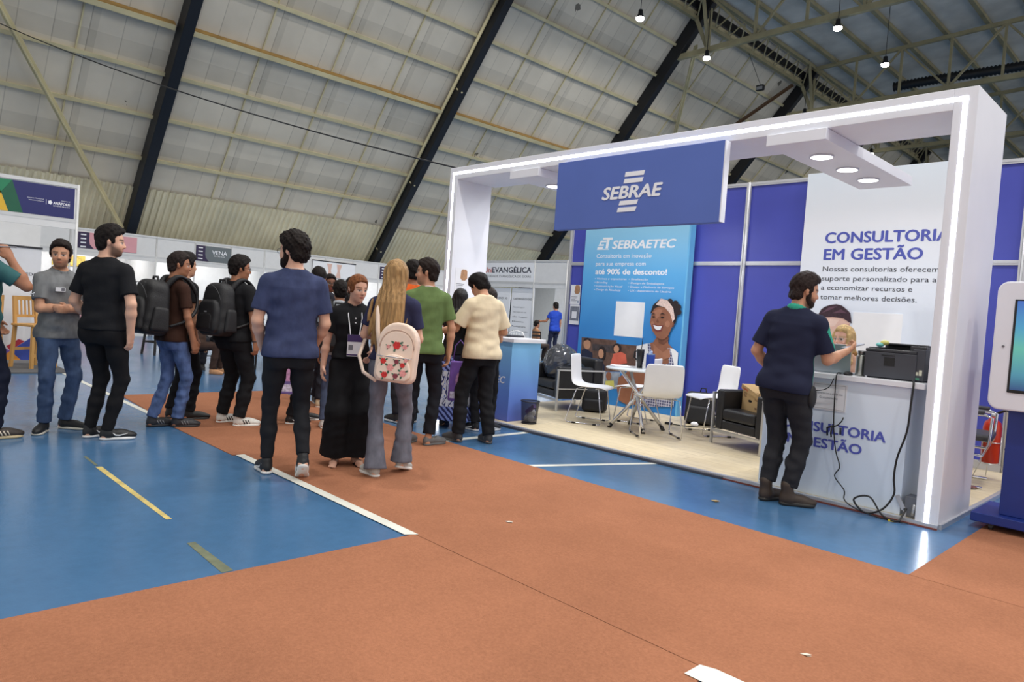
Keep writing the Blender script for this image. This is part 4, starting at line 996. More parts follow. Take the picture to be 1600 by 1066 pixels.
# bags on the booth floor
M_NYLON = mat('black_nylon', (26, 26, 29), .6, noise=.12, scale=20, bump=.2, bscale=160)
def soft_bag(name, lab, loc, rz, w, d, h, lean=0):
    t = thing(name, lab, 'backpack', loc, rz)
    R4 = Matrix.Rotation(lean, 4, 'X')
    mb = MB(); mb.box((-w, -d, 0), (w, d, h), M=R4); o = obj('main_bag', mb, M_NYLON, t, bevel=.06, seg=4)
    mb = MB(); mb.box((-w * .8, -d - .04, .02), (w * .8, -d + .03, h * .55), M=R4); obj('front_pocket', mb, M_NYLON, t, bevel=.03, seg=3)
    mb = MB(); mb.tube([R4 @ Vector(p) for p in ((-.04, 0, h - .01), (-.03, 0, h + .05), (.03, 0, h + .05), (.04, 0, h - .01))], .009, 6); obj('handle', mb, M_NYLON, t)
    for s in (-1, 1):
        mb = MB(); mb.tube([R4 @ Vector(p) for p in ((s * w * .6, d, h * .9), (s * w * .8, d + .05, h * .6), (s * w * .8, d + .02, .08))], .014, 6); obj('strap', mb, M_NYLON, t)
    return t
soft_bag('backpack', 'black backpack on the booth floor behind the left white chair', (-6.08, 7.55, FZ), .5, .17, .10, .33)
soft_bag('backpack', 'black laptop backpack leaning on the blue wall right of the round table', (-4.78, 8.12, FZ), .25, .20, .10, .42, -.12)
# wall plug strip and cables
t = thing('power_strip', 'white power strip with plugs on the floor by the blue wall', 'power strip', (-4.58, 8.30, FZ), .2)
mb = MB(); mb.box((-.15, -.025, 0), (.15, .025, .035)); obj('body', mb, M_PAPER, t, bevel=.006)
for k in range(3):
    mb = MB(); mb.box((-.1 + k * .08, -.018, .035), (-.06 + k * .08, .018, .075)); obj('plug', mb, M_BLACK if k else M_PAPER, t, bevel=.005)
cable('black cable loop on the floor under the plugs by the blue wall', [(-4.55, 8.3, FZ + .11), (-4.5, 8.4, FZ + .25), (-4.42, 8.5, FZ + .30), (-4.40, 8.40, FZ + .05), (-4.5, 8.1, FZ + .008), (-4.75, 7.75, FZ + .008), (-4.95, 7.7, FZ + .008)], .006)
mb = MB(); mb.box((-.045, -.03, 0), (.045, .03, .03)); tag(obj('charger_brick', mb, M_BLACK, loc=(-4.95, 7.66, FZ), rotz=.4, bevel=.006), 'black charger brick on the booth floor below the leaning backpack', 'charger')
mb = MB(); mb.ellipsoid((0, 0, .03), (.05, .045, .035)); tag(obj('crumpled_tissue', mb, M_PAPER, loc=(-4.70, 7.86, FZ)), 'white crumpled tissue on the booth floor below the leaning backpack', 'tissue')

# waste basket
t = thing('waste_basket', 'black mesh waste basket with rubbish beside the blue counter', 'waste basket', (-5.69, 5.88, FZ))
def node_mesh():
    m = bpy.data.materials.new('black_wire_mesh'); m.use_nodes = True
    b = m.node_tree.nodes['Principled BSDF']; b.inputs['Base Color'].default_value = (*lin((24, 24, 32)), 1); b.inputs['Alpha'].default_value = .62; b.inputs['Roughness'].default_value = .5
    return m
mb = MB(); mb.lathe([(.088, .0), (.108, .26)], 28); mb.f = [f for f in mb.f if len(f) == 4]; mb.m = mb.m[:len(mb.f)]; mb.s = mb.s[:len(mb.f)]; obj('mesh_side', mb, node_mesh(), t)
mb = MB(); mb.tube([(.110 * math.cos(2 * PI * k / 28), .110 * math.sin(2 * PI * k / 28), .262) for k in range(28)], .006, 6, closed=True); obj('rim', mb, M_BLACK, t)
mb = MB(); mb.lathe([(.001, 0), (.09, 0), (.09, .012), (.001, .012)], 24); obj('base', mb, M_BLACK, t)
for (x, y, z, r, c, lab) in ((-.03, .01, .05, .04, (222, 222, 226), 'crumpled white paper ball low in the waste basket'), (.04, -.02, .06, .042, (196, 196, 204), 'crumpled grey paper ball low in the waste basket'), (.0, .03, .12, .045, (226, 224, 228), 'crumpled white paper ball on top in the waste basket')):
    tag(obj('paper_ball', lumpy((0, 0, 0), (r, r, r), int(r * 1000), .3, 18, 12), mat('ball_%d' % c[0], c, .7), loc=(-5.69 + x, 5.88 + y, FZ + z)), lab, 'paper ball')
mb = MB(); mb.box((-.02, -.02, -.07), (.02, .02, .08), M=Matrix.Rotation(.9, 4, 'Y')); tag(obj('snack_box', mb, mat('purple_card', (96, 70, 140), .5), loc=(-5.66, 5.86, FZ + .17)), 'purple packet poking up inside the waste basket', 'packet')

# fire extinguisher on its wire stand
t = thing('fire_extinguisher', 'red fire extinguisher by the blue wall right of the white pillar', 'fire extinguisher', (-1.585, 8.02, FZ))
mb = MB(); mb.lathe([(.001, .16), (.07, .16), (.078, .175), (.078, .50), (.066, .55), (.035, .58), (.025, .60), (.001, .60)], 28); obj('cylinder', mb, mat('red_enamel', (190, 50, 24), .25, noise=.05), t)
mb = MB(); mb.tube([(0, 0, .59), (0, 0, .64)], .022, 10); mb.tube([(0, 0, .63), (-.09, 0, .635), (-.11, 0, .62)], .008, 6); mb.tube([(0, 0, .645), (-.07, 0, .68)], .008, 6); obj('valve', mb, M_ALU, t)
mb = MB(); mb.tube([(.01, 0, .63), (.10, -.02, .68), (.16, -.02, .66), (.17, 0, .5), (.12, 0, .3)], .012, 8); obj('hose', mb, M_BLACK, t)
t = thing('extinguisher_stand', 'thin wire stand carrying the red fire extinguisher', 'stand', (-1.585, 8.02, FZ))
for k in range(3):
    a = -2.3 + k * 2 * PI / 3
    mb = MB(); mb.tube([(.16 * math.cos(a), .16 * math.sin(a), .004), (.085 * math.cos(a), .085 * math.sin(a), .17), (.085 * math.cos(a), .085 * math.sin(a), .42)], .004, 6); obj('leg', mb, M_RAIL, t)
for z in (.155, .36):
    mb = MB(); mb.tube([(.086 * math.cos(2 * PI * k / 20), .086 * math.sin(2 * PI * k / 20), z) for k in range(20)], .004, 6, closed=True); obj('ring', mb, M_RAIL, t)

# visitor armchair behind the right pillar: only its arm shows
t = thing('tube_armchair', 'chrome tube armchair mostly hidden behind the right white pillar', 'chair', (-1.75, 7.62, FZ), hd(8))
M_DG = mat('dark_grey_pad', (58, 58, 62), .5, noise=.05)
mb = MB(); mb.box((-.25, -.24, .42), (.25, .26, .48)); obj('seat', mb, M_DG, t, bevel=.02)
mb = MB(); mb.box((-.24, -.30, .50), (.24, -.25, .88)); obj('backrest', mb, M_DG, t, bevel=.02)
for s in (-1, 1):
    mb = MB(); x = s * .29
    mb.tube([(x, -.28, .66), (x, .20, .66), (x, .25, .64), (x, .24, .40), (x, .20, .30), (x, -.2, .30), (x, -.28, .30), (x, -.30, .011), (x, .22, .011)], .013, 8); obj('arm_frame', mb, M_CHROME, t)
    mb = MB(); mb.box((x - .03, -.22, .665), (x + .03, .19, .70)); obj('arm_pad', mb, M_DG, t, bevel=.012)
t = thing('slipper', 'brown speckled flat shoe on the booth floor behind the white pillar', 'shoe', (-1.66, 7.25, FZ), .35)
mb = MB(); mb.ellipsoid((0, 0, .02), (.16, .05, .02)); obj('sole', mb, mat('speckled_brown', (112, 70, 70), .6, noise=.5, scale=90), t)
mb = MB(); mb.ellipsoid((-.06, 0, .035), (.09, .045, .03)); obj('upper', mb, MATS['speckled_brown'], t)

# touch-screen kiosk
t = thing('touch_kiosk', 'touch-screen kiosk with white rounded screen frame on a blue column, right edge', 'kiosk', (-1.25, 5.9, 0))
M_KB = mat('cobalt_column_paint', (28, 50, 128), .4, noise=.04)
mb = MB(); mb.box((0, 0, .05), (.95, .55, .115)); obj('base_plate', mb, M_KB, t, bevel=.006)
mb = MB(); mb.box((.15, .09, .115), (.80, .34, 1.55)); obj('column', mb, M_KB, t, bevel=.006)
def rrect(x0, z0, x1, z1, r, n=6):
    p = []
    for cx, cz, a0 in ((x1 - r, z1 - r, 0), (x0 + r, z1 - r, 90), (x0 + r, z0 + r, 180), (x1 - r, z0 + r, 270)):
        for k in range(n + 1):
            a = math.radians(a0 + 90 * k / n); p.append((cx + r * math.cos(a), cz + r * math.sin(a)))
    return p
mb = MB(); mb.prism(rrect(.035, .865, .86, 1.765, .07), .0, .085); fr = obj('screen_frame', mb, M_WHITE, t, bevel=.012, seg=3)
mb = MB(); mb.prism(rrect(.145, .99, .75, 1.64, .004), -.004, 0.001); obj('bezel', mb, M_BLACK, fr)
M_SCR = grad_mat('screen_picture', 2, [(1.0, (40, 60, 110)), (1.12, (70, 130, 150)), (1.3, (90, 165, 150)), (1.45, (70, 140, 175)), (1.63, (60, 96, 170))])
nt = M_SCR.node_tree; nt.links.new(nt.nodes['Color Ramp'].outputs[0], nt.nodes['Principled BSDF'].inputs['Emission Color']); nt.nodes['Principled BSDF'].inputs['Emission Strength'].default_value = .7
mb = MB(); mb.box((.16, -.006, 1.0), (.745, -.004, 1.63)); scr = obj('screen', mb, M_SCR, fr)
print_layers('screen_picture', [([(.26, 1.05), (.30, 1.05), (.36, 1.28), (.40, 1.42), (.30, 1.38), (.27, 1.2)], mat('screen_orange', (216, 140, 60), .5, emit=.6)), ([(.28, 1.28), (.40, 1.3), (.42, 1.45), (.33, 1.42)], mat('screen_navy', (30, 40, 90), .5, emit=.4)), ([(.16, 1.0), (.745, 1.0), (.745, 1.012), (.16, 1.012)], M_BLACK)], fr, -.006)
mb = MB(); mb.tube([(.10, -.006, 1.31), (.10, .002, 1.31)], .008, 12); obj('button', mb, mat('grey_lock', (110, 110, 116), .4), fr)
for x in (.12, .83):
    for y in (.06, .49):
        mb = MB(); mb.tube([(x - .012, y, .022), (x + .012, y, .022)], .022, 12); mb.box((x - .018, y - .02, .03), (x + .018, y + .02, .052)); obj('caster', mb, M_PR2, t)
t = thing('black_bag', 'black bag hanging on the blue wall beside the kiosk screen', 'bag', (-1.62, 8.50, 1.28))
mb = MB(); mb.ellipsoid((0, 0, 0), (.07, .06, .13)); mb.ellipsoid((-.03, 0, -.08), (.06, .05, .07)); obj('pouch', mb, M_NYLON, t)
mb = MB(); mb.tube([(-.03, 0, .1), (0, .05, .22), (.03, 0, .1)], .008, 6); obj('strap', mb, M_NYLON, t)
cable('black cable lying beside the base of the kiosk', [(-1.05, 6.35, .02), (-1.25, 6.45, .01), (-1.36, 6.40, .012), (-1.40, 6.32, .015), (-1.36, 6.25, .01)], .006)
# ================================================================== the other stalls
M_OCT = mat('grey_white_octagon_panel', (222, 222, 222), .5, noise=.03)
M_RAILW = mat('white_aluminium_rail', (206, 207, 208), .4, metal=.2, noise=.03)
RZ = PI / 2   # local x -> +y, local -y -> +x : fronts that face +x
def stall_shell(name, label, loc, rz, W, D, posts, fascia=(2.14, 2.62), sides=True, carpet_c=None, first=True):
    """open-front exhibition stall: local x along the front, +y towards the back"""
    t = thing(name, label, 'stall', loc, rz)
    for x in (posts if first else posts[1:]):
        mb = MB(); mb.tube([(x, .0, 0), (x, .0, 2.68)], .022, 8); obj('post', mb, M_RAILW, t)
    for z in (2.63, fascia[0] - .05):
        mb = MB(); mb.box((posts[0], -.018, z), (posts[-1], .018, z + .05)); obj('rail', mb, M_RAILW, t)
    mb = MB(); mb.box((posts[0], -.014, fascia[0] - .14), (posts[-1], .014, fascia[0] - .05)); obj('lower_band', mb, M_OCT, t)
    for a, b in zip(posts[:-1], posts[1:]):
        mb = MB(); mb.box((a + .022, -.006, fascia[0]), (b - .022, .006, 2.63)); obj('fascia_panel', mb, M_OCT, t)
    mb = MB(); mb.box((posts[0], D, 0), (posts[-1], D + .03, 2.5)); obj('back_wall', mb, M_OCT, t)
    if sides:
        for x in ((posts[0], posts[-1]) if first else (posts[-1],)):
            mb = MB(); mb.box((x - .012, .05, 0), (x + .012, D, 2.5)); obj('side_wall', mb, M_OCT, t)
    if carpet_c:
        mb = MB(); mb.box((posts[0], -.05, .001), (posts[-1], D, .02)); obj('stall_floor', mb, carpet_c, t)
    return t
def stall_lamp(x, y, power):
    area_light('stall_light', (x, y, 2.55), .5, power, (1, .99, .97))

# --- stall at the far left with the green, yellow and blue fascia
t = stall_shell('fair_stall', 'nearest stall on the far left with a green yellow and navy fascia', (-11.6, -.53, 0), RZ, 3, 2.4, [0, 3.0], (2.19, 2.62), False, mat('grey_stall_carpet', (92, 92, 94), .95, noise=.12, scale=40))
mb = MB(); mb.box((.03, -.012, 2.195), (2.96, -.006, 2.618)); sg = obj('sign_board', mb, mat('deep_navy_print', (36, 40, 102), .5, noise=.03), t)
M_GR = mat('green_print', (34, 128, 88), .5, noise=.05); M_GR2 = mat('dark_green_print', (22, 92, 66), .5, noise=.05); M_YE = mat('yellow_print', (222, 178, 52), .5, noise=.05)
ys = -.0125
for poly, m in (([(1.6, 2.618), (2.225, 2.618), (2.10, 2.42), (1.95, 2.195), (1.6, 2.195)], M_GR), ([(2.225, 2.618), (2.36, 2.195), (2.20, 2.195), (2.11, 2.44)], M_GR2), ([(2.10, 2.46), (1.98, 2.195), (2.195, 2.195)], M_YE)):
    mb = MB(); mb.prism(poly, ys - .001, ys); obj('colour_field', mb, m, sg)
letters('ANÁPOLIS', 2.705, 2.905, 2.365, .036, ys - .001, M_LETW, sg, bold=.03)
letters('PREFEITURA DE', 2.80, 2.905, 2.418, .012, ys - .001, M_LETW, sg, bold=0)
letters('SEMPRE AO SEU LADO', 2.705, 2.905, 2.338, .014, ys - .001, M_LETW, sg, bold=.02)
letters('Secretaria Municipal de', 2.40, 2.595, 2.41, .014, ys - .001, M_LETW, sg, bold=0)
letters('Indústria e Comércio', 2.42, 2.595, 2.38, .014, ys - .001, M_LETW, sg, bold=.01)
mb = MB(); mb.box((2.62, ys - .001, 2.35), (2.623, ys, 2.42)); obj('rule', mb, M_LETW, sg)
mb = MB(); mb.prism([(2.668 + .024 * math.cos(a) * (1 + .15 * math.cos(5 * a)), 2.385 + .027 * math.sin(a) * (1 + .15 * math.cos(5 * a))) for a in np.linspace(0, 2 * PI, 20, endpoint=False)], ys - .001, ys); obj('crest', mb, M_LETW, sg)
mb = MB(); mb.tube([(1.2, .4, 2.05), (1.2, 2.4, 2.05)], .02, 8); obj('inner_rail', mb, M_RAILW, t)
for x in (1.0, 2.0):
    mb = MB(); mb.tube([(x, 2.38, 0), (x, 2.38, 2.5)], .022, 8); obj('post', mb, M_RAILW, t)
stall_lamp(-12.8, 1.0, 9)
# roll-up banner in that stall
t = thing('roll_up_banner', 'white roll-up banner with dark words and coloured triangles behind the wooden bar chair', 'banner', (-12.9, 1.35, 0), RZ)
mb = MB(); mb.box((0, 0, .05), (.95, .006, 1.78)); obj('print_sheet', mb, M_PWHITE, t)
mb = MB(); mb.box((-.02, -.05, 0), (.97, .06, .06)); obj('base', mb, M_ALU, t)
mb = MB(); mb.box((-.01, -.01, 1.77), (.96, .015, 1.80)); obj('top_rail', mb, M_PR2, t)
letters('O EMPREENDEDOR', .25, .97, 1.36, .042, -.002, M_LETK, t, bold=.02)
letters('AQUI ELE', .05, .36, .93, .055, -.002, M_LETK, t, bold=.03); letters('PROSPERA', .05, .40, .84, .055, -.002, M_LETK, t, bold=.03)
for k in range(4): letters('apoio e credito', .15, .36 - .03 * (k % 2), .66 - .09 * k, .022, -.002, M_LETG, t, bold=0)
for poly, m in (([(.45, .05), (.75, .05), (.60, .20)], mat('tri_orange', (222, 150, 60), .5)), ([(.45, .05), (.60, .20), (.45, .30)], mat('tri_purple', (120, 90, 170), .5)), ([(.60, .20), (.75, .05), (.95, .05), (.95, .45), (.85, .40)], mat('tri_blue', (60, 80, 170), .5)), ([(.60, .2), (.78, .35), (.70, .38), (.55, .27)], mat('tri_red', (180, 50, 70), .5)), ([(0, 1.64), (0, 1.77), (.25, 1.77)], mat('tri_sky', (150, 190, 220), .5))):
    mb = MB(); mb.prism(poly, -.003, -.001); obj('printed_shape', mb, m, t)
M_WOOD = mat('honey_wood', (196, 148, 84), .5, noise=.15, scale=6, stretch=(1, 1, .15))
def bar_chair(label, x, y, rz, m=M_WOOD):
    t = thing('bar_chair', label, 'bar chair', (x, y, 0), rz)
    for sx in (-1, 1):
        mb = MB(); mb.bar((sx * .19, .19, 0), (sx * .17, .17, .62), .04, .04, 0, (0, 1, 0)); obj('leg', mb, m, t)
        mb = MB(); mb.bar((sx * .19, -.20, 0), (sx * .17, -.17, .62), .04, .04, 0, (0, 1, 0)); mb.bar((sx * .17, -.17, .60), (sx * .16, -.22, 1.04), .04, .035, 0, (0, 1, 0)); obj('leg', mb, m, t)
    mb = MB(); mb.box((-.21, -.20, .62), (.21, .21, .655)); obj('seat', mb, m, t, bevel=.008)
    mb = MB(); mb.bar((-.19, .19, .2), (.19, .19, .2), .025, .04); obj('stretcher', mb, m, t)
    mb = MB(); mb.bar((-.19, -.2, .28), (.19, -.2, .28), .025, .04); obj('stretcher', mb, m, t)
    mb = MB(); mb.bar((-.18, -.218, 1.02), (.18, -.218, 1.02), .03, .06); obj('top_rail', mb, m, t)
    mb = MB(); mb.bar((-.18, -.19, .76), (.18, -.19, .76), .025, .04); obj('back_rail', mb, m, t)
    for k in range(5): mb = MB(); mb.bar((-.12 + .06 * k, -.19, .77), (-.12 + .06 * k, -.217, 1.01), .022, .012, 0, (0, 1, 0)); obj('back_slat', mb, m, t)
    return t
bar_chair('honey-coloured wooden bar chair between the teal and the grey polo person', -12.25, 2.14, math.radians(-60))
bar_chair('honey-coloured wooden bar chair almost hidden behind the teal t-shirt', -12.25, 1.50, math.radians(-120))

# --- far row along the left wall
posts = [0, 1, 2, 3]
FX = -20.3
for y0, lab in ((3.2, 'far stall of the left row with a pink sign on its fascia'), (6.2, 'far stall of the left row with the grey and purple name sign'), (9.2, 'far stall of the left row with a hanging picture below the fascia'), (12.2, 'far stall of the left row ending by the navy roof rib'), (15.2, 'farthest stall of the left row, mostly behind the white portal'), (.2, 'far stall of the left row seen through the nearest stall')):
    stall_shell('fair_stall', lab, (FX, y0, 0), RZ, 3, 2.5, posts, first=y0 < 1)
    for k in (.9, 2.1): stall_lamp(FX - 1.3, y0 + k, 26)
M_DPUR = mat('dark_purple_print', (44, 30, 70), .5, noise=.05); M_PINKP = mat('pink_print', (220, 158, 166), .5, noise=.04); M_GREYP = mat('grey_green_print', (104, 112, 116), .5, noise=.03)
def sign(label, y, w, z0, z1, main, text, tc, extra=None):
    t = thing('stall_sign', label, 'sign', (FX + .012, y, 0), RZ)
    mb = MB(); mb.box((0, -.012, z0), (w, -.004, z1)); obj('board', mb, main, t)
    mb = MB(); mb.prism([(0, z0), (.36, z0), (.27, z0 + .10), (.25, z0 + .2), (.25, z1), (0, z1)], -.014, -.012); obj('dark_end', mb, M_DPUR, t)
    for k in range(4): mb = MB(); mb.box((.06, -.0155, z1 - .08 - .10 * k), (.18, -.014, z1 - .05 - .10 * k)); obj('small_mark', mb, M_LETW, t)
    return t
t = sign('grey name sign with a purple end on the far left row fascia', 7.22, .98, 2.15, 2.58, M_GREYP, 'VENA', M_LETW)
letters('VENA', .44, .86, 2.36, .12, -.015, M_LETW, t, bold=.012); letters('ESTÉTICA', .50, .80, 2.30, .035, -.015, M_LETW, t, bold=0)
t = sign('pink sign with a white disc and purple end, left of the black t-shirt head', 4.36, 1.35, 2.18, 2.58, M_PINKP, '', M_LETW)
mb = MB(); mb.prism([(.62 + .24 * math.cos(a), 2.38 + .17 * math.sin(a)) for a in np.linspace(0, 2 * PI, 28, endpoint=False)], -.015, -.012); obj('white_disc', mb, M_PWHITE, t)
letters('19', .50, .72, 2.33, .09, -.0165, mat('rose_lettering', (206, 110, 130), .5), t, bold=.01)
t = sign('small purple-edged sign on the far fascia left of the long blonde hair', 13.24, .7, 2.14, 2.56, M_DPUR, '', M_LETW)
t = thing('hanging_picture', 'white picture with two pinkish shapes hanging in front of the far fascia', 'picture', (FX + .05, 10.75, 0), RZ)
mb = MB(); mb.box((0, -.01, 2.02), (1.5, 0, 2.52)); obj('sheet', mb, M_PWHITE, t)
mb = MB(); mb.box((-.03, -.02, 2.51), (1.53, .01, 2.54)); obj('top_rail', mb, M_PR2, t)
for s in (-1, 1):
    mb = MB(); mb.prism([(.75 + s * .06, 2.03), (.75 + s * .24, 2.03), (.75 + s * .20, 2.25), (.75 + s * .27, 2.46), (.75 + s * .08, 2.46), (.75 + s * .12, 2.25)], -.012, -.01); obj('printed_shape', mb, M_SKIN_L, t)
# pink counter with round print, display case on it
t = thing('pink_counter', 'pink counter front with a round white print, behind the black backpack', 'counter', (FX + .06, 4.55, 0), RZ)
mb = MB(); mb.box((0, 0, .14), (1.5, .5, .96)); obj('body', mb, M_PINKP, t)
mb = MB(); mb.box((-.01, -.015, 0), (1.51, .5, .14)); obj('plinth', mb, M_OCT, t)
mb = MB(); mb.box((-.02, -.03, .96), (1.52, .52, 1.0)); obj('worktop', mb, mat('plum_top', (88, 60, 80), .4), t)
mb = MB(); mb.prism([(1.0 + .42 * math.cos(a), .55 + .39 * math.sin(a)) for a in np.linspace(0, 2 * PI, 36, endpoint=False)], -.004, 0); obj('round_print', mb, M_PWHITE, t)
mb = MB(); mb.tube([(1.0 + .38 * math.cos(a), -.006, .55 + .35 * math.sin(a)) for a in np.linspace(0, 2 * PI, 36, endpoint=False)], .004, 4, closed=True); obj('ring', mb, M_LETG, t)
letters('19', 1.12, 1.30, .52, .11, -.006, M_LETK, t, bold=.02)
t = thing('display_case', 'glass display case of snacks on the pink counter', 'display case', (FX - .05, 5.0, 1.0), RZ)
M_GLASS = mat('case_glass', (230, 236, 238), .05, noise=0, alpha=.25)
for z in (0, .2, .36):
    mb = MB(); mb.box((0, 0, z), (.9, .34, z + .015)); obj('shelf', mb, M_PR2 if z < .3 else M_ALU, t)
for x in (0, .885):
    for y in (0, .325):
        mb = MB(); mb.box((x, y, 0), (x + .015, y + .015, .375)); obj('post', mb, M_PR2, t)
mb = MB(); mb.box((.01, -.003, .015), (.89, 0, .36)); obj('front_glass', mb, M_GLASS, t)
for k in range(6):
    mb = MB(); mb.ellipsoid((0, 0, .035), (.055, .06, .035)); tag(obj('snack', mb, mat('snack_%d' % (k % 3), [(206, 150, 70), (226, 196, 120), (150, 90, 50)][k % 3], .6, noise=.2, scale=30), loc=(FX - .2, 5.1 + .13 * k, 1.0 + .215)), ('golden', 'pale', 'brown')[k % 3] + ' pastry on the upper shelf of the glass display case, ' + ('left part' if k < 3 else 'right part'), 'snack', 'pastries in the display case')
for (y, z, w, h, c, lab) in ((4.3, 1.75, .8, .3, (222, 190, 90), 'yellow shop poster inside the far stall left of the black t-shirt man'), (6.65, 1.55, .3, .4, (226, 210, 196), 'small pinkish poster on the back wall of the far stall beside the curly heads'), (5.6, 1.6, .35, .5, (228, 214, 204), 'pale poster on the back wall of the far stall above the display case')):
    mb = MB(); mb.box((0, -.01, z), (w, 0, z + h)); o = tag(obj('poster', mb, mat('poster_%d_%d' % c[:2], c, .6, noise=.35, scale=12), loc=(FX - 2.48, y, 0), rotz=RZ), lab, 'poster')

# --- university stall beyond the left end of the booth
t = stall_shell('fair_stall', 'stall with the university name on its white fascia, beyond the left pillar', (-15.5, 12.8, 0), 0, 4, 4.0, [0, .95, 2.95, 4.05], (2.12, 2.62), False)
mb = MB(); mb.box((.97, -.012, 2.13), (2.93, -.007, 2.62)); sg = obj('sign_board', mb, M_PWHITE, t)
letters('Uni', 1.04, 1.33, 2.36, .15, -.0135, mat('red_lettering', (200, 60, 44), .5, noise=0), sg, bold=.02)
letters('EVANGÉLICA', 1.35, 2.83, 2.36, .15, -.0135, mat('ink_navy_lettering', (28, 30, 56), .5, noise=0), sg, bold=.03)
letters('UNIVERSIDADE EVANGÉLICA DE GOIÁS', .85, 2.83, 2.235, .06, -.0135, M_LETK, sg, bold=0)
stall_lamp(-13.5, 14.5, 30); stall_lamp(-12.0, 15.5, 30)
for x0, x1, lab, lines in ((-14.75, -13.46, 'left of the two white text posters in the university stall', 3), (-13.40, -12.58, 'right of the two white text posters in the university stall, with a list of words', 8)):
    t = thing('text_poster', lab, 'poster', (x0, 12.86, 0))
    w = x1 - x0
    mb = MB(); mb.box((0, 0, .3), (w, .02, 1.96)); obj('sheet', mb, M_PWHITE, t)
    letters('UniEVANGÉLICA EAD' if lines > 4 else 'GRADUAÇÃO EAD 30', w * .1, w * .92, 1.66, .055, -.002, M_LETK, t, bold=.01)
    for k in range(lines):
        letters(['Para quem quer ir', 'mais longe sem sair', 'do lugar.', 'Direito', 'Pedagogia', 'Administração', 'Contabilidade', 'Gestão Pública'][k], w * .1, w * (.62 + .1 * (k % 3)), 1.45 - .125 * k, .038, -.002, M_LETG if k < 3 else M_LETK, t, bold=0)
# bright hall end with goods seen through that stall
mb = MB(); mb.box((-26, 24.0, 0), (-9, 24.1, 2.7)); o = tag(obj('partition_wall', mb, M_OCT), 'long white partition wall far behind the royal blue t-shirt', 'partition')
for x in (-20, -17.5, -15): stall_lamp(x, 21.5, 60)
t = thing('goods_shelf', 'far shelf of yellow and orange goods left of the royal blue t-shirt', 'shelf', (-18.4, 20.8, 0))
mb = MB(); 
for z in (.9, 1.15, 1.4): mb.box((0, 0, z), (1.6, .3, z + .02))
mb.box((0, .29, .3), (1.6, .31, 1.7)); mb.box((0, 0, 0), (.03, .3, 1.7)); mb.box((1.57, 0, 0), (1.6, .3, 1.7)); obj('rack', mb, M_OCT, t)
for r in range(3):
    for k in range(7):
        mb = MB(); mb.box((0, 0, 0), (.13, .12, .14 + .02 * (k % 2))); tag(obj('goods_box', mb, mat('goods_%d' % ((k + r) % 3), [(232, 190, 60), (224, 150, 70), (230, 214, 150)][(k + r) % 3], .5), loc=(-18.33 + .21 * k, 20.86, (.92, 1.17, 1.42)[r])), 'packet of yellow or orange goods on the far shelf, ' + ('bottom row', 'middle row', 'top row')[r], 'packet', 'goods on the far shelf, ' + ('bottom', 'middle', 'top')[r])
# --- loose furniture in the hall
M_DWOOD = mat('black_brown_wood', (34, 28, 26), .5, noise=.1)
def bar_stool(label, x, y, rz=0):
    t = thing('bar_stool', label, 'stool', (x, y, 0), rz)
    for sx in (-1, 1):
        for sy in (-1, 1): mb = MB(); mb.bar((sx * .2, sy * .2, 0), (sx * .14, sy * .14, .74), .035, .035, 0, (0, 1, 0)); obj('leg', mb, M_DWOOD, t)
    mb = MB()
    mb.box((-.17, -.17, .74), (.17, .17, .78)); obj('seat', mb, M_DWOOD, t, bevel=.01)
    for a, b in (((-.18, .18), (.18, .18)), ((-.18, -.18), (.18, -.18)), ((-.18, -.18), (-.18, .18)), ((.18, -.18), (.18, .18))):
        mb = MB(); mb.bar((*a, .25), (*b, .25), .025, .03); obj('foot_rail', mb, M_DWOOD, t)
bar_stool('dark wooden bar stool standing below the bulging black backpack', -14.75, 4.62, .3)
bar_stool('dark wooden bar stool right behind the knees of the curly-haired person', -15.6, 6.9, .2)
def side_chair(label, x, y, rz, seat_m):
    t = thing('side_chair', label, 'chair', (x, y, 0), rz)
    for sx in (-1, 1):
        mb = MB(); mb.bar((sx * .19, .19, 0), (sx * .18, .18, .44), .025, .025, 0, (0, 1, 0)); obj('leg', mb, M_DWOOD, t)
        mb = MB(); mb.bar((sx * .19, -.21, 0), (sx * .18, -.18, .44), .025, .025, 0, (0, 1, 0)); mb.bar((sx * .18, -.18, .43), (sx * .17, -.24, .86), .025, .025, 0, (0, 1, 0)); obj('leg', mb, M_DWOOD, t)
    mb = MB(); mb.box((-.2, -.2, .44), (.2, .2, .475)); obj('seat', mb, seat_m, t, bevel=.008)
    for z in (.62, .74, .84): mb = MB(); mb.bar((-.17, -.225, z), (.17, -.225, z), .015, .05); obj('back_slat', mb, M_DWOOD, t)
    mb = MB(); mb.bar((-.185, 0, .2), (.185, 0, .2), .02, .02); obj('stretcher', mb, M_DWOOD, t)
side_chair('dark slatted chair with white seat between the black and blue t-shirt people', -11.9, 5.62, 2.2, M_OCT)
side_chair('dark slatted chair behind the one with the white seat', -12.7, 6.15, 1.6, M_DWOOD)
side_chair('dark slatted chair under the seated person bending over the far table', -12.28, 4.66, 1.2, M_DWOOD)
t = thing('side_table', 'dark square table at which the far group sits', 'table', (-12.2, 5.25, 0), .3)
mb = MB(); mb.box((-.35, -.35, .72), (.35, .35, .75)); obj('table_top', mb, M_DWOOD, t, bevel=.006)
for sx in (-1, 1):
    for sy in (-1, 1): mb = MB(); mb.bar((sx * .3, sy * .3, 0), (sx * .3, sy * .3, .72), .04, .04, 0, (0, 1, 0)); obj('leg', mb, M_DWOOD, t)
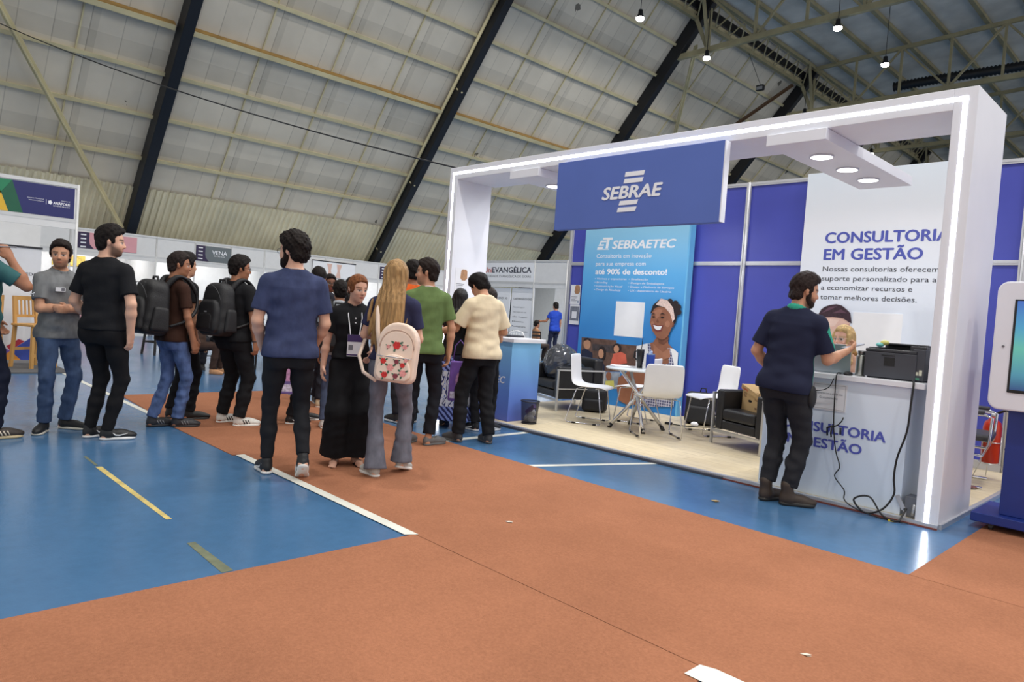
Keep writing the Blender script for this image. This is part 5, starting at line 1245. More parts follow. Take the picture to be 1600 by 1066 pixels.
# white plastic chair beyond the blue counter
t = thing('plastic_chair', 'white plastic chair with rounded slatted back beyond the blue counter', 'chair', (-12.35, 11.95, 0), math.radians(200))
mb = MB(); mb.box((-.22, -.2, .42), (.22, .22, .45)); obj('seat', mb, M_WPLAST, t, bevel=.01)
mb = MB(); mb.tube([(-.24, -.2, .45), (-.24, -.24, .70), (-.16, -.26, .84), (0, -.27, .87), (.16, -.26, .84), (.24, -.24, .70), (.24, -.2, .45)], .02, 8); obj('back_rim', mb, M_WPLAST, t)
for k in range(5): mb = MB(); mb.bar((-.14 + .07 * k, -.2, .45), (-.14 + .07 * k, -.262, .845), .025, .01, 0, (0, 1, 0)); obj('back_slat', mb, M_WPLAST, t)
for sx in (-1, 1):
    for sy in (-1, 1): mb = MB(); mb.bar((sx * .23, sy * .22, 0), (sx * .2, sy * .18, .42), .035, .035, 0, (0, 1, 0)); obj('leg', mb, M_WPLAST, t)
side_chair('dark chair far off beside the white plastic chair', -13.3, 13.7, .8, M_DWOOD)
# ================================================================== people: smooth solids meshed on a grid
def _v(p): return np.array(p, dtype=np.float32)
class Solid:
    """collects rounded shapes, blends them smoothly and meshes the result as one continuous surface"""
    def __init__(self): self.ops = []
    def _add(self, fn, lo, hi, k, op): self.ops.append((fn, np.array(lo, float), np.array(hi, float), k, op)); return self
    def cone(self, a, b, ra, rb, k=.02, op='u', flat=None, clip=None):
        """rounded cone a-b; flat=(axis, factor>1) squeezes along an axis"""
        a = _v(a); b = _v(b); ba = b - a; L2 = max(float(ba @ ba), 1e-9)
        if flat is not None: w = _v(flat[0]); w = w / np.linalg.norm(w); fk = flat[1] - 1
        def fn(X, Y, Z):
            px, py, pz = X - a[0], Y - a[1], Z - a[2]
            bx, by, bz = ba
            if flat is not None:
                dd = (px * w[0] + py * w[1] + pz * w[2]) * fk
                px = px + dd * w[0]; py = py + dd * w[1]; pz = pz + dd * w[2]
                db = float(ba @ w) * fk
                bx, by, bz = ba[0] + db * w[0], ba[1] + db * w[1], ba[2] + db * w[2]
            l2 = max(bx * bx + by * by + bz * bz, 1e-9)
            t = np.clip((px * bx + py * by + pz * bz) / l2, 0, 1)
            qx, qy, qz = px - t * bx, py - t * by, pz - t * bz
            d = np.sqrt(qx * qx + qy * qy + qz * qz) - (ra + (rb - ra) * t)
            if clip is not None:
                c, m = clip; d = np.maximum(d, (X - c[0]) * m[0] + (Y - c[1]) * m[1] + (Z - c[2]) * m[2])
            return d
        r = max(ra, rb)
        return self._add(fn, np.minimum(a, b) - r, np.maximum(a, b) + r, k, op)
    def chain(self, pts, rs, k=.02, op='u', flat=None):
        for i in range(len(pts) - 1): self.cone(pts[i], pts[i + 1], rs[i], rs[i + 1], k if i == 0 else max(k, .012), op, flat)
        return self
    def ell(self, c, r, R=None, k=.02, op='u', bump=None):
        c = _v(c); r = _v(r); R_ = None if R is None else np.array(R, dtype=np.float32)
        def fn(X, Y, Z):
            px, py, pz = X - c[0], Y - c[1], Z - c[2]
            if R_ is not None:
                px, py, pz = (R_[0, 0] * px + R_[1, 0] * py + R_[2, 0] * pz, R_[0, 1] * px + R_[1, 1] * py + R_[2, 1] * pz, R_[0, 2] * px + R_[1, 2] * py + R_[2, 2] * pz)
            k0 = np.sqrt((px / r[0]) ** 2 + (py / r[1]) ** 2 + (pz / r[2]) ** 2)
            k1 = np.sqrt((px / r[0] ** 2) ** 2 + (py / r[1] ** 2) ** 2 + (pz / r[2] ** 2) ** 2)
            d = k0 * (k0 - 1) / np.maximum(k1, 1e-6)
            return d if bump is None else d + bump(px, py, pz)
        m = float(max(r)) + (.015 if bump else 0)
        return self._add(fn, c - m, c + m, k, op)
    def loft(self, zs, aa, bb, cy, T=None, n=2.4, k=.02, op='u', bump=None, cx=None):
        """upright body of elliptical sections; T = 4x4 from loft space to person space"""
        zs = np.array(zs); aa = np.array(aa); bb = np.array(bb); cy = np.array(cy); cxs = None if cx is None else np.array(cx)
        Ti = np.eye(4) if T is None else np.linalg.inv(T)
        def fn(X, Y, Z):
            x = Ti[0, 0] * X + Ti[0, 1] * Y + Ti[0, 2] * Z + Ti[0, 3]
            y = Ti[1, 0] * X + Ti[1, 1] * Y + Ti[1, 2] * Z + Ti[1, 3]
            z = Ti[2, 0] * X + Ti[2, 1] * Y + Ti[2, 2] * Z + Ti[2, 3]
            a = np.interp(z, zs, aa); b = np.interp(z, zs, bb); c = np.interp(z, zs, cy)
            xx = x if cxs is None else x - np.interp(z, zs, cxs)
            q = (np.abs(xx / a) ** n + np.abs((y - c) / b) ** n) ** (1 / n)
            d = (q - 1) * np.minimum(a, b)
            if bump is not None: d = d + bump(x, y, z)
            return np.maximum(d, np.maximum(z - zs[-1], zs[0] - z))
        ws = []
        TT = np.eye(4) if T is None else T
        ox = 0 if cxs is None else np.abs(cxs).max()
        for z in (zs[0], zs[-1]):
            for sx in (-1, 1):
                for sy in (-1, 1):
                    ws.append((TT @ np.array([sx * (aa.max() + ox), sy * (bb.max() + np.abs(cy).max()), z, 1]))[:3])
        ws = np.array(ws)
        return self._add(fn, ws.min(0), ws.max(0), k, op)
    def cut(self, p, n, lo=None, hi=None, k=.004, wob=None):
        """keep the side that n points away from"""
        p = _v(p); n = _v(n); n = n / np.linalg.norm(n)
        def fn(X, Y, Z):
            d = -((X - p[0]) * n[0] + (Y - p[1]) * n[1] + (Z - p[2]) * n[2])
            return d if wob is None else d + wob[0] * (np.sin(wob[1] * X + 1) * np.sin(wob[1] * Y) + .7 * np.sin(wob[1] * 1.7 * (X + Y)))
        return self._add(fn, [-9] * 3 if lo is None else lo, [9] * 3 if hi is None else hi, k, 's')
    def mesh(self, h):
        lo = np.min([o[1] for o in self.ops if o[4] == 'u'], 0) - 3 * h
        hi = np.max([o[2] for o in self.ops if o[4] == 'u'], 0) + 3 * h
        n = np.ceil((hi - lo) / h).astype(int) + 1
        F = np.full(n, .5, np.float32)
        ax = [(lo[i] + h * np.arange(n[i])).astype(np.float32) for i in range(3)]
        for fn, a, b, k, op in self.ops:
            m = k + 2.5 * h
            sl = []
            for i in range(3):
                i0 = max(0, int((a[i] - m - lo[i]) / h)); i1 = min(n[i], int((b[i] + m - lo[i]) / h) + 2)
                sl.append(slice(i0, max(i1, i0)))
            if any(s.stop <= s.start for s in sl): continue
            X = ax[0][sl[0]][:, None, None]; Y = ax[1][sl[1]][None, :, None]; Z = ax[2][sl[2]][None, None, :]
            d = fn(X, Y, Z).astype(np.float32)
            cur = F[sl[0], sl[1], sl[2]]
            if op == 'u':
                F[sl[0], sl[1], sl[2]] = smin(cur, d, k)
            else:
                F[sl[0], sl[1], sl[2]] = -smin(-cur, d, k)
        return surface_nets(F, h, lo)
def smin(a, b, k):
    hh = np.clip(.5 + .5 * (b - a) / k, 0, 1)
    return b + (a - b) * hh - k * hh * (1 - hh)
def surface_nets(F, h, lo):
    S = F < 0
    cnt = np.zeros(tuple(s - 1 for s in F.shape), np.uint8)
    for dx in (0, 1):
        for dy in (0, 1):
            for dz in (0, 1):
                cnt += S[dx:S.shape[0] - 1 + dx, dy:S.shape[1] - 1 + dy, dz:S.shape[2] - 1 + dz]
    mix = (cnt > 0) & (cnt < 8)
    I = np.argwhere(mix)
    idx = np.full(mix.shape, -1, np.int32); idx[mix] = np.arange(len(I))
    offs = np.array([(i, j, k) for i in (0, 1) for j in (0, 1) for k in (0, 1)])
    vals = np.stack([F[I[:, 0] + o[0], I[:, 1] + o[1], I[:, 2] + o[2]] for o in offs], 1)
    acc = np.zeros((len(I), 3)); num = np.zeros(len(I))
    for a in range(8):
        for b in range(a + 1, 8):
            if np.abs(offs[a] - offs[b]).sum() != 1: continue
            va, vb = vals[:, a], vals[:, b]; m = (va < 0) != (vb < 0)
            t = np.where(m, va / np.where(m, va - vb, 1), 0)
            p = offs[a] + t[:, None] * (offs[b] - offs[a])
            acc += np.where(m[:, None], p, 0); num += m
    V = (I + acc / np.maximum(num, 1)[:, None]) * h + lo
    quads = []
    for axis in range(3):
        sa = [slice(None)] * 3; sb = [slice(None)] * 3
        sa[axis] = slice(0, -1); sb[axis] = slice(1, None)
        A, B = S[tuple(sa)], S[tuple(sb)]
        E = np.argwhere(A != B)
        u, w = [(1, 2), (2, 0), (0, 1)][axis]
        ok = (E[:, u] > 0) & (E[:, w] > 0) & (E[:, u] < F.shape[u] - 1) & (E[:, w] < F.shape[w] - 1)
        E = E[ok]
        def g(du, dw):
            q = E.copy(); q[:, u] -= du; q[:, w] -= dw
            return idx[q[:, 0], q[:, 1], q[:, 2]]
        Q = np.stack([g(1, 1), g(0, 1), g(0, 0), g(1, 0)], 1)
        fl = A[E[:, 0], E[:, 1], E[:, 2]]
        Q[~fl] = Q[~fl][:, ::-1]
        quads.append(Q)
    Q = np.concatenate(quads)
    Q = Q[(Q >= 0).all(1)]
    return V, Q
def np_obj(name, VQ, m, parent, scale=1.0, tint=None, smooth_iter=1):
    V, Q = VQ
    # one light relaxation pass rounds off the grid
    for _ in range(smooth_iter):
        acc = np.zeros_like(V); num = np.zeros(len(V))
        for i in range(4):
            a, b = Q[:, i], Q[:, (i + 1) % 4]
            np.add.at(acc, a, V[b]); np.add.at(num, a, 1)
        V = V * .5 + .5 * acc / np.maximum(num, 1)[:, None]
    me = bpy.data.meshes.new(name)
    me.vertices.add(len(V)); me.vertices.foreach_set('co', (V * scale).astype(np.float32).ravel())
    me.loops.add(len(Q) * 4); me.loops.foreach_set('vertex_index', Q.astype(np.int32).ravel())
    me.polygons.add(len(Q)); me.polygons.foreach_set('loop_start', np.arange(0, len(Q) * 4, 4, dtype=np.int32))
    me.polygons.foreach_set('loop_total', np.full(len(Q), 4, np.int32))
    me.polygons.foreach_set('use_smooth', np.ones(len(Q), bool))
    me.update(calc_edges=True)
    if tint is not None:
        at = me.color_attributes.new('tint', 'FLOAT_COLOR', 'POINT')
        col = np.ones((len(V), 4), np.float32); col[:, :3] = tint(V)
        at.data.foreach_set('color', col.ravel())
    me.materials.append(m)
    o = bpy.data.objects.new(name, me); C.objects.link(o); o.parent = parent
    return o
def node_skin():
    m = bpy.data.materials.new('skin'); m.use_nodes = True
    nt = m.node_tree; b = nt.nodes['Principled BSDF']
    at = nt.nodes.new('ShaderNodeAttribute'); at.attribute_name = 'tint'
    tc = nt.nodes.new('ShaderNodeTexCoord'); n = nt.nodes.new('ShaderNodeTexNoise'); n.inputs['Scale'].default_value = 25
    nt.links.new(tc.outputs['Object'], n.inputs['Vector'])
    r = nt.nodes.new('ShaderNodeMapRange'); r.inputs[3].default_value = .92; r.inputs[4].default_value = 1.08; nt.links.new(n.outputs['Fac'], r.inputs[0])
    v = nt.nodes.new('ShaderNodeVectorMath'); v.operation = 'SCALE'; nt.links.new(at.outputs['Color'], v.inputs[0]); nt.links.new(r.outputs[0], v.inputs['Scale'])
    nt.links.new(v.outputs[0], b.inputs['Base Color'])
    b.inputs['Roughness'].default_value = .5; b.inputs['Specular IOR Level'].default_value = .35
    b.inputs['Subsurface Weight'].default_value = .08; b.inputs['Subsurface Radius'].default_value = (.012, .005, .003)
    return m
M_SKIN = node_skin()
def cloth(rgb, bump=.12, noise=.08):
    return mat('cloth_%d_%d_%d' % tuple(rgb), rgb, .85, noise=noise, scale=14, bump=.55, bscale=11, spec=.2, stretch=(1.3, 1.3, .75))
def hair_m(rgb, rough=.55):
    return mat('hair_%d_%d_%d' % tuple(rgb), rgb, rough, noise=.45, scale=60, bump=.5, bscale=130, spec=.12)
def hair_long_m(rgb):
    return mat('hairlong_%d_%d_%d' % tuple(rgb), rgb, .5, noise=.38, scale=26, bump=.6, bscale=60, spec=.25, stretch=(3, 3, .16))
def wrinkles(seed, amp, fx=1.0):
    rnd = random.Random(seed)
    ks = [(rnd.uniform(-10, 10) * fx, rnd.uniform(-8, 8) * fx, rnd.uniform(14, 66), rnd.uniform(0, 6.28), rnd.uniform(.4, 1)) for _ in range(8)]
    def fn(x, y, z):
        s = 0
        for a, b, c, p, w in ks: s = s + w * np.sin(a * 2 * x + b * 2 * y + c * z + p)
        return s * amp / 3 * (.45 + .55 * np.sin(5 * x + 4 * z + ks[0][3]) ** 2)
    return fn
def rot3(yaw=0, pitch=0, roll=0):
    """yaw>0 turns to the left (seen by the person), pitch>0 looks down, roll>0 tips to the right"""
    return np.array((Matrix.Rotation(yaw, 3, 'Z') @ Matrix.Rotation(-pitch, 3, 'X') @ Matrix.Rotation(roll, 3, 'Y')))
def unit(v):
    v = np.array(v, float); return v / np.linalg.norm(v)

def hand_solid(S, w, d, n, side, curl=.5, spread=.0, scale=1.0, fist=False):
    """palm, four fingers, thumb. w wrist, d pointing direction, n palm normal, side +1 right / -1 left"""
    d = unit(d); n = unit(np.array(n) - d * np.dot(n, d)); t = np.cross(d, n) * side   # t: towards the thumb
    s = scale
    pc = w + d * .048 * s
    R = np.stack([t, d, n], 1)
    S.ell(pc, (.040 * s, .052 * s, .0165 * s), R, k=.012)
    S.cone(w - d * .02, w + d * .03 * s, .026 * s, .026 * s, k=.02, flat=(n, 1.3))
    for i, (off, L) in enumerate(((.028, .074), (.0095, .082), (-.0095, .077), (-.027, .060))):
        b = w + d * (.088 - .004 * abs(i - 1.2)) * s + t * off * s
        c = curl + .07 * i
        d1 = unit(d * math.cos(c * .7) + n * math.sin(c * .7) + t * spread * off * 8)
        d2 = unit(d * math.cos(c * 1.7) + n * math.sin(c * 1.7))
        d3 = unit(d * math.cos(c * 2.5) + n * math.sin(c * 2.5))
        p1 = b + d1 * L * .45 * s; p2 = p1 + d2 * L * .32 * s; p3 = p2 + d3 * L * .23 * s
        S.chain([b - d * .02 * s, b, p1, p2, p3], [.0095 * s, .0095 * s, .0085 * s, .008 * s, .0068 * s], k=.005)
    tb = w + d * .028 * s + t * .030 * s
    td = unit(d * .75 + t * .62 + n * .35)
    td2 = unit(d * .95 + t * .15 + n * .35)
    p1 = tb + td * .036 * s; p2 = p1 + td2 * .034 * s
    S.chain([w + d * .02 * s + t * .015 * s, tb, p1, p2], [.016 * s, .0135 * s, .0105 * s, .0085 * s], k=.008)

def person(label, loc, heading, H=1.75, skin=(190, 140, 112), h=.0075, girth=1.0, female=False,
           head=(0, 0, 0), lean=0.0, tilt=0.0, hipz=.92, arms=None, feet=None,
           shirt=None, pants=None, shoes=None, hair=None, beard=None, stubble=None, glasses=None, group=None, lips=None, name='person'):
    """one figure. arms: {side: dict(ua, fa, curl, n)}; feet: {side: (x, y, yaw, pitch)}; heading in degrees in the world"""
    root = thing(name, label, 'person', (loc[0], loc[1], loc[2] if len(loc) > 2 else 0), math.radians(heading - 90), group)
    sc = H / 1.75
    g = girth * (.90 if not female else .95)
    J = {}
    # upper body frame
    Rb = np.array(Matrix.Rotation(-lean, 3, 'X') @ Matrix.Rotation(tilt, 3, 'Y'))
    piv = np.array([0, 0, .95])
    T = np.eye(4); T[:3, :3] = Rb; T[:3, 3] = piv - Rb @ piv + np.array([0, 0, hipz - .92])
    up = lambda p: (T @ np.array([*p, 1.0]))[:3]
    if female:
        zs = [.80, .88, .95, 1.02, 1.10, 1.18, 1.25, 1.31, 1.37, 1.42, 1.455, 1.48]
        aa = [.16, .172, .170, .150, .130, .135, .148, .155, .155, .148, .10, .06]
        bb = [.095, .112, .112, .098, .088, .092, .105, .115, .100, .085, .065, .05]
        cy = [-.01, -.015, -.015, -.005, 0, 0, .005, .012, .002, -.008, -.012, -.012]
        shx, shr = .165, .046
    else:
        zs = [.80, .88, .95, 1.02, 1.10, 1.18, 1.25, 1.32, 1.38, 1.42, 1.46, 1.49]
        aa = [.15, .165, .162, .155, .148, .152, .165, .175, .176, .158, .110, .065]
        bb = [.09, .108, .110, .105, .100, .104, .112, .118, .110, .090, .068, .055]
        cy = [-.01, -.012, -.01, -.003, 0, 0, 0, 0, -.005, -.012, -.014, -.014]
        shx, shr = .176, .048
    aa = [a * g for a in aa]; bb = [b * g for b in bb]; shx *= (1 + (g - 1) * .6)
    # head frame
    Rh = Rb @ rot3(*head)
    neck = up((0, -.012, 1.49))
    hc = neck + Rh @ np.array([0, .022, .145])
    hp = lambda p: hc + Rh @ np.array(p, float)
    J['head'] = hc; J['Rh'] = Rh; J['neck'] = neck
    S = Solid()
    # torso core and neck
    S.loft(zs, [a - .012 for a in aa], [b - .010 for b in bb], cy, T, k=.02)
    S.cone(hp((0, -.028, -.05)), up((0, -.022, 1.44)), .052 if not female else .044, .056 if not female else .05, k=.03)
    for s in (-1, 1):
        S.cone(up((s * .03, -.025, 1.468)), up((s * (shx - .03), -.015, 1.418)), .045, .043, k=.03)
    # head
    S.ell(hp((0, -.008, .03)), (.076, .095, .086), Rh, k=.02)
    S.ell(hp((0, .022, -.035)), (.060, .068, .085), Rh, k=.03)
    S.ell(hp((0, .028, -.076)), (.047 if not female else .042, .05, .038), Rh, k=.025)
    S.ell(hp((0, .068, -.098)), (.018, .016, .014), Rh, k=.02)
    for s in (-1, 1): S.ell(hp((s * .034, .058, -.032)), (.022, .022, .024), Rh, k=.02)
    S.cone(hp((-.028, .074, .016)), hp((.028, .074, .016)), .011, .011, k=.015)
    for s in (-1, 1):
        S.ell(hp((s * .031, .096, -.002)), (.017, .014, .011), Rh, k=.010, op='s')
        S.ell(hp((s * .031, .071, -.002)), (.0125, .0125, .0105), Rh, k=.003)
    S.cone(hp((0, .084, .008)), hp((0, .103, -.030)), .008, .011, k=.010)
    S.ell(hp((0, .094, -.035)), (.016, .012, .008), Rh, k=.006)
    S.ell(hp((0, .084, -.061)), (.022, .010, .0055), Rh, k=.006)
    S.ell(hp((0, .083, -.070)), (.019, .010, .006), Rh, k=.005)
    for s in (-1, 1):
        S.ell(hp((s * .077, -.010, -.006)), (.008, .018, .030), Rh, k=.006)
        S.ell(hp((s * .083, -.016, .004)), (.008, .012, .018), Rh, k=.005)
    # arms
    A = {}
    for s in (-1, 1):
        a = dict(ua=(.10, .0, -1), fa=(.02, .18, -1), curl=.45, n=None)
        if arms and s in arms: a.update(arms[s])
        sh = up((s * shx, -.012, 1.402))
        ua = unit((a['ua'][0] * s, a['ua'][1], a['ua'][2])); fa = unit((a['fa'][0] * s, a['fa'][1], a['fa'][2]))
        L1, L2 = (.285, .245) if not female else (.27, .23)
        el = sh + ua * L1; wr = el + fa * L2
        ag = 1 + (g - 1) * .9
        fr = .86 if female else 1.0
        S.ell(sh + ua * .02, (shr * ag, shr * ag, shr * 1.08 * ag), k=.03)
        S.chain([sh, sh + ua * .13, el], [.048 * ag * fr, .047 * ag * fr, .038 * fr * ag], k=.03)
        S.chain([el, el + fa * .08, wr], [.038 * fr * ag, .041 * fr * ag, .027 * fr], k=.02)
        n = np.array(a['n'], float) * np.array([s, 1, 1]) if a['n'] is not None else np.array([-s * 1.0, -.1, 0])
        hd_ = a.get('hd'); hd_ = unit((hd_[0] * s, hd_[1], hd_[2])) if hd_ is not None else fa
        if a.get('hand', True): hand_solid(S, wr, hd_, n, s, a['curl'], a.get('spread', 0), .93 if female else 1.0)
        A[s] = dict(sh=sh, el=el, wr=wr, ua=ua, fa=fa, hand=wr + hd_ * .09, n=n, hd=hd_)
    J['arms'] = A
    # legs
    ft = {-1: (-.10, 0, -.12, 0), 1: (.10, 0, .12, 0)}
    if feet: ft.update(feet)
    Lg = {}
    for s in (-1, 1):
        x, y, yaw, pit = ft[s][:4]
        lift = ft[s][4] if len(ft[s]) > 4 else 0
        hip = np.array([s * .088 * (.5 + .5 * g), -.005, hipz - .01])
        Rf = np.array(Matrix.Rotation(-yaw, 3, 'Z'))
        # heel lift turns the foot about the ball
        ball = np.array([0, .11, 0.0]); Rp = np.array(Matrix.Rotation(-pit, 3, 'X'))
        base = np.array([x, y, lift])
        fp = lambda p, Rf=Rf, Rp=Rp, base=base: base + Rf @ (ball + Rp @ (np.array(p, float) - ball))
        an = fp((0, -.035, .095))
        dv = an - hip; D = np.linalg.norm(dv); l1 = l2 = .418
        if D > l1 + l2 - .002:
            l1 = l2 = D / 2 + .001
        m = (hip + an) / 2; hgt = math.sqrt(max(l1 * l1 - (D / 2) ** 2, 0))
        fw = Rf @ np.array([0, 1.0, 0]); fw = fw * .6 + np.array([0, .4, 0.12]); ax = dv / D; fw = fw - ax * (fw @ ax); fw = fw / np.linalg.norm(fw)
        kn = m + fw * hgt
        Lg[s] = dict(hip=hip, kn=kn, an=an, fp=fp, Rf=Rf, Rp=Rp)
        lgf = (.95 if female else 1.0) * (.66 if pants else 1)
        S.chain([hip, (hip + kn) / 2, kn], [.085 * lgf * g, .07 * lgf * g, .052 * lgf], k=.03)
        calf = kn * .65 + an * .35 - fw * .012
        S.chain([kn, calf, an], [.05 * lgf, .05 * lgf, .033 * lgf], k=.02)
        S.chain([an, fp((0, -.05, .035)), fp((0, .08, .03)), fp((0, .13, .022))], [.032, .032, .032, .022], k=.02)
        if shoes and shoes.get('kind') == 'sandal':
            for i, q in enumerate((-.026, -.012, .0, .012, .024)):
                S.cone(fp((s * q, .12, .018)), fp((s * q * 1.1, .165 - .006 * i if s > 0 else .141 + .006 * i, .014)), .010, .009, k=.004)
    J['legs'] = Lg
    sk = np.array(lin(skin)); lp = np.array(lin(lips)) if lips else sk * np.array([.72, .5, .5])
    bc = None
    hcol = np.array(lin(hair['rgb'])) if hair else sk * .3
    def tint(V):
        q = (V - hc) @ Rh   # head space
        col = np.tile(sk, (len(V), 1))
        def blend(mask, c, a=1.0):
            mm = (np.clip(mask, 0, 1) * a)[:, None]; col[:] = col * (1 - mm) + np.array(c) * mm
        x, y, z = q[:, 0], q[:, 1], q[:, 2]
        inh = (np.abs(x) < .12) & (y > .03) & (np.abs(z) < .13)
        e = lambda cx, cz, rx, rz: np.where(inh, 1.6 - 1.6 * np.sqrt(((np.abs(x) - cx) / rx) ** 2 + ((z - cz) / rz) ** 2), 0)
        blend(e(.026, -.035, .035, .03), sk * np.array([1.05, .82, .78]), .35)
        if stubble:
            line = -.012 - .55 * np.clip(y - .0, 0, .09)          # from the ear down to the mouth corner
            mk = np.clip((line - z + .008) / .028, 0, 1) * np.clip((y + .018) / .03, 0, 1) * np.clip((z + .135) / .02, 0, 1) * (np.abs(x) < .09)
            mk = np.maximum(mk, e(0, -.050, .036, .007))
            blend(mk, lin(stubble[0]), stubble[1])
        blend(e(0, -.066, .030, .014), lp)
        blend(e(.031, -.002, .022, .0125), (.62, .58, .55))
        blend(e(.031, -.002, .011, .0105) * 1.4, (.035, .022, .016))
        blend(np.where(inh, 1.5 - np.abs(z - .006) / .004, 0) * (np.abs(np.abs(x) - .031) < .017), (.06, .04, .035), .7)
        blend(np.where(inh, 1.6 - np.abs(z - (.024 - .10 * np.abs(np.abs(x) - .034))) / .0058, 0) * (np.abs(np.abs(x) - .034) < .023), hcol * .7 + sk * .05, .9)
        blend(e(.008, -.040, .006, .004), sk * .4, .7)
        return col
    np_obj('body', S.mesh(h), M_SKIN, root, sc, tint)
    # ---------------------------------------------------------------- hair
    if hair:
        kind = hair.get('kind', 'short'); hm = hair_m(hair['rgb']); S2 = Solid()
        seed = hair.get('seed', 1); rnd = random.Random(seed)
        amp, fq = {'curly': (.0042, 150), 'short': (.0030, 105), 'buzz': (.0012, 90), 'wavy': (.0045, 48)}.get(kind, (.002, 70))
        amp = hair.get('amp', amp)
        ph = [rnd.uniform(0, 6) for _ in range(6)]
        def bmp(x, y, z): return -amp * (np.sin(fq * x + ph[0]) * np.sin(fq * y + ph[1]) * np.sin(fq * z + ph[2]) * 1.6 + .6 * np.sin(fq * .5 * (x + z) + ph[3]) + .5 * np.sin(fq * .55 * (y - z) + ph[4]))
        th = hair.get('th', {'curly': .022, 'short': .011, 'buzz': .006, 'wavy': .02}.get(kind, .011))
        top = hair.get('top', th * 1.3)
        S2.ell(hp((0, -.017, .032)), (.077 + th * .8, .092 + th, .087 + th), Rh, k=.02, bump=bmp)
        S2.ell(hp((0, hair.get('qf', .0), .055)), (.066 + th * .7, .083 + top * .9, .068 + top), Rh, k=.03, bump=bmp)
        fl = hair.get('line', .082); nape = hair.get('nape', -.072)
        p0 = np.array([0, .085, fl]); p1 = np.array([0, -.10, nape]); dv = p1 - p0
        nn = np.array([0, -dv[2], dv[1]]); nn = nn / np.linalg.norm(nn)
        if nn[2] > 0: nn = -nn
        S2.cut(hp(p0), Rh @ nn, k=.016, wob=(.0035, 80))
        if kind in ('short', 'buzz', 'curly', 'wavy') and not hair.get('noside'):
            for s in (-1, 1):
                S2.ell(hp((s * (.072 + th * .3), .012, .015)), (.007 + th * .22, .020, .034), Rh, k=.012, bump=bmp)
                S2.ell(hp((s * .046, -.062, -.03)), (.025 + th * .3, .034 + th * .4, .048), Rh, k=.02, bump=bmp)
            S2.ell(hp((0, -.078, -.04)), (.05, .024 + th * .5, .042), Rh, k=.02, bump=bmp)
        if kind == 'bun':
            S2.ell(hp((0, -.095, .055)), (.042, .038, .038), Rh, k=.012, bump=lambda x, y, z: -.003 * np.sin(60 * z + 40 * x))
            for s in (-1, 1): S2.ell(hp((s * .066, .0, .02)), (.018, .05, .06), Rh, k=.02)
            S2.ell(hp((0, -.07, -.01)), (.06, .04, .06), Rh, k=.02)
        if kind == 'long':
            L = hair.get('len', .60); wd = hair.get('w', 1.0)
            z = [-L, -L * .85, -L * .6, -L * .35, -.12, 0, .07, .11]
            a_ = np.array([.075, .125, .150, .142, .112, .096, .078, .05]) * wd
            b_ = [.018, .034, .040, .042, .055, .075, .075, .05]
            c_ = [-.150, -.158, -.152, -.135, -.085, -.035, -.022, -.02]
            TT = np.eye(4); TT[:3, :3] = Rb if not hair.get('turn') else Rh; TT[:3, 3] = hc
            st = lambda x, y, z: .0035 * np.sin(150 * x + 5 * np.sin(7 * z + 3 * x)) + .003 * np.sin(74 * x - 4 * np.sin(5 * z) + 1) + .004 * np.sin(31 * x + 9 * z)
            S2.loft(z, a_, b_, c_, TT, n=2.1, k=.02, bump=st)
            for s in (-1, 1): S2.ell(hp((s * .072, -.005, -.03)), (.022, .05, .09), Rh, k=.03)
            if hair.get('front'):
                for s in (-1, 1): S2.chain([hp((s * .07, .03, .03)), hp((s * .085, .03, -.08)), hp((s * .10, .05, -.2)), hp((s * .11, .08, -.3))], [.022, .028, .032, .014], k=.02)
            hm = hair_long_m(hair['rgb'])
        np_obj('hair', S2.mesh(.0052 if h < .0085 else h), hm, root, sc)
    if beard:
        S2 = Solid(); bt = beard.get('th', .006)
        S2.ell(hp((0, .024, -.070)), (.054 + bt, .056 + bt, .048 + bt), Rh, k=.02, bump=lambda x, y, z: -.001 * np.sin(160 * x) * np.sin(160 * z))
        S2.ell(hp((0, .064, -.097)), (.026 + bt * .6, .020 + bt, .020 + bt), Rh, k=.02)
        for s in (-1, 1): S2.ell(hp((s * .060, .012, -.03)), (.010 + bt * .5, .022, .045), Rh, k=.015)
        S2.ell(hp((0, .086, -.049)), (.028, .008 + bt * .4, .006), Rh, k=.006)
        S2.ell(hp((0, .10, -.066)), (.020, .03, .008), Rh, k=.004, op='s')
        S2.cut(hp((0, .0, -.095)), Rh @ np.array([0, -1.0, -.35])); 
        np_obj('beard', S2.mesh(min(h, .006)), hair_m(beard['rgb']), root, sc)
    if glasses:
        mb = MB()
        for s in (-1, 1):
            mb.tube([hp((s * .033 + .021 * math.cos(2 * PI * k / 16), .093, -.003 + .017 * math.sin(2 * PI * k / 16))) * sc for k in range(16)], .0018 * sc, 5, closed=True)
            mb.tube([hp((s * .054, .092, .004)) * sc, hp((s * .078, .07, .006)) * sc, hp((s * .082, -.005, .006)) * sc, hp((s * .08, -.025, -.006)) * sc], .0016 * sc, 5)
        mb.tube([hp((-.012, .095, 0)) * sc, hp((0, .098, .003)) * sc, hp((.012, .095, 0)) * sc], .0018 * sc, 5)
        obj('glasses', mb, glasses, root)
    # ---------------------------------------------------------------- shirt
    if shirt:
        S3 = Solid(); off = shirt.get('off', .014); hem = shirt.get('hem', .86); sl = shirt.get('sleeve', .16); lo_ = shirt.get('loose', .018)
        wr_ = wrinkles(shirt.get('seed', 3), shirt.get('wr', .0062))
        zz = np.array([hem, .90, .98, 1.06, 1.14, 1.22, 1.30, 1.37, 1.43, 1.465, 1.495]); zz = np.unique(np.clip(zz, hem, None))
        fa_ = lambda arr, e: np.interp(zz, zs, arr) + off + e * np.clip((1.30 - zz) / .4, 0, 1)
        S3.loft(zz, fa_(aa, lo_), fa_(bb, lo_), np.interp(zz, zs, cy), T, n=2.3, k=.03, bump=wr_)
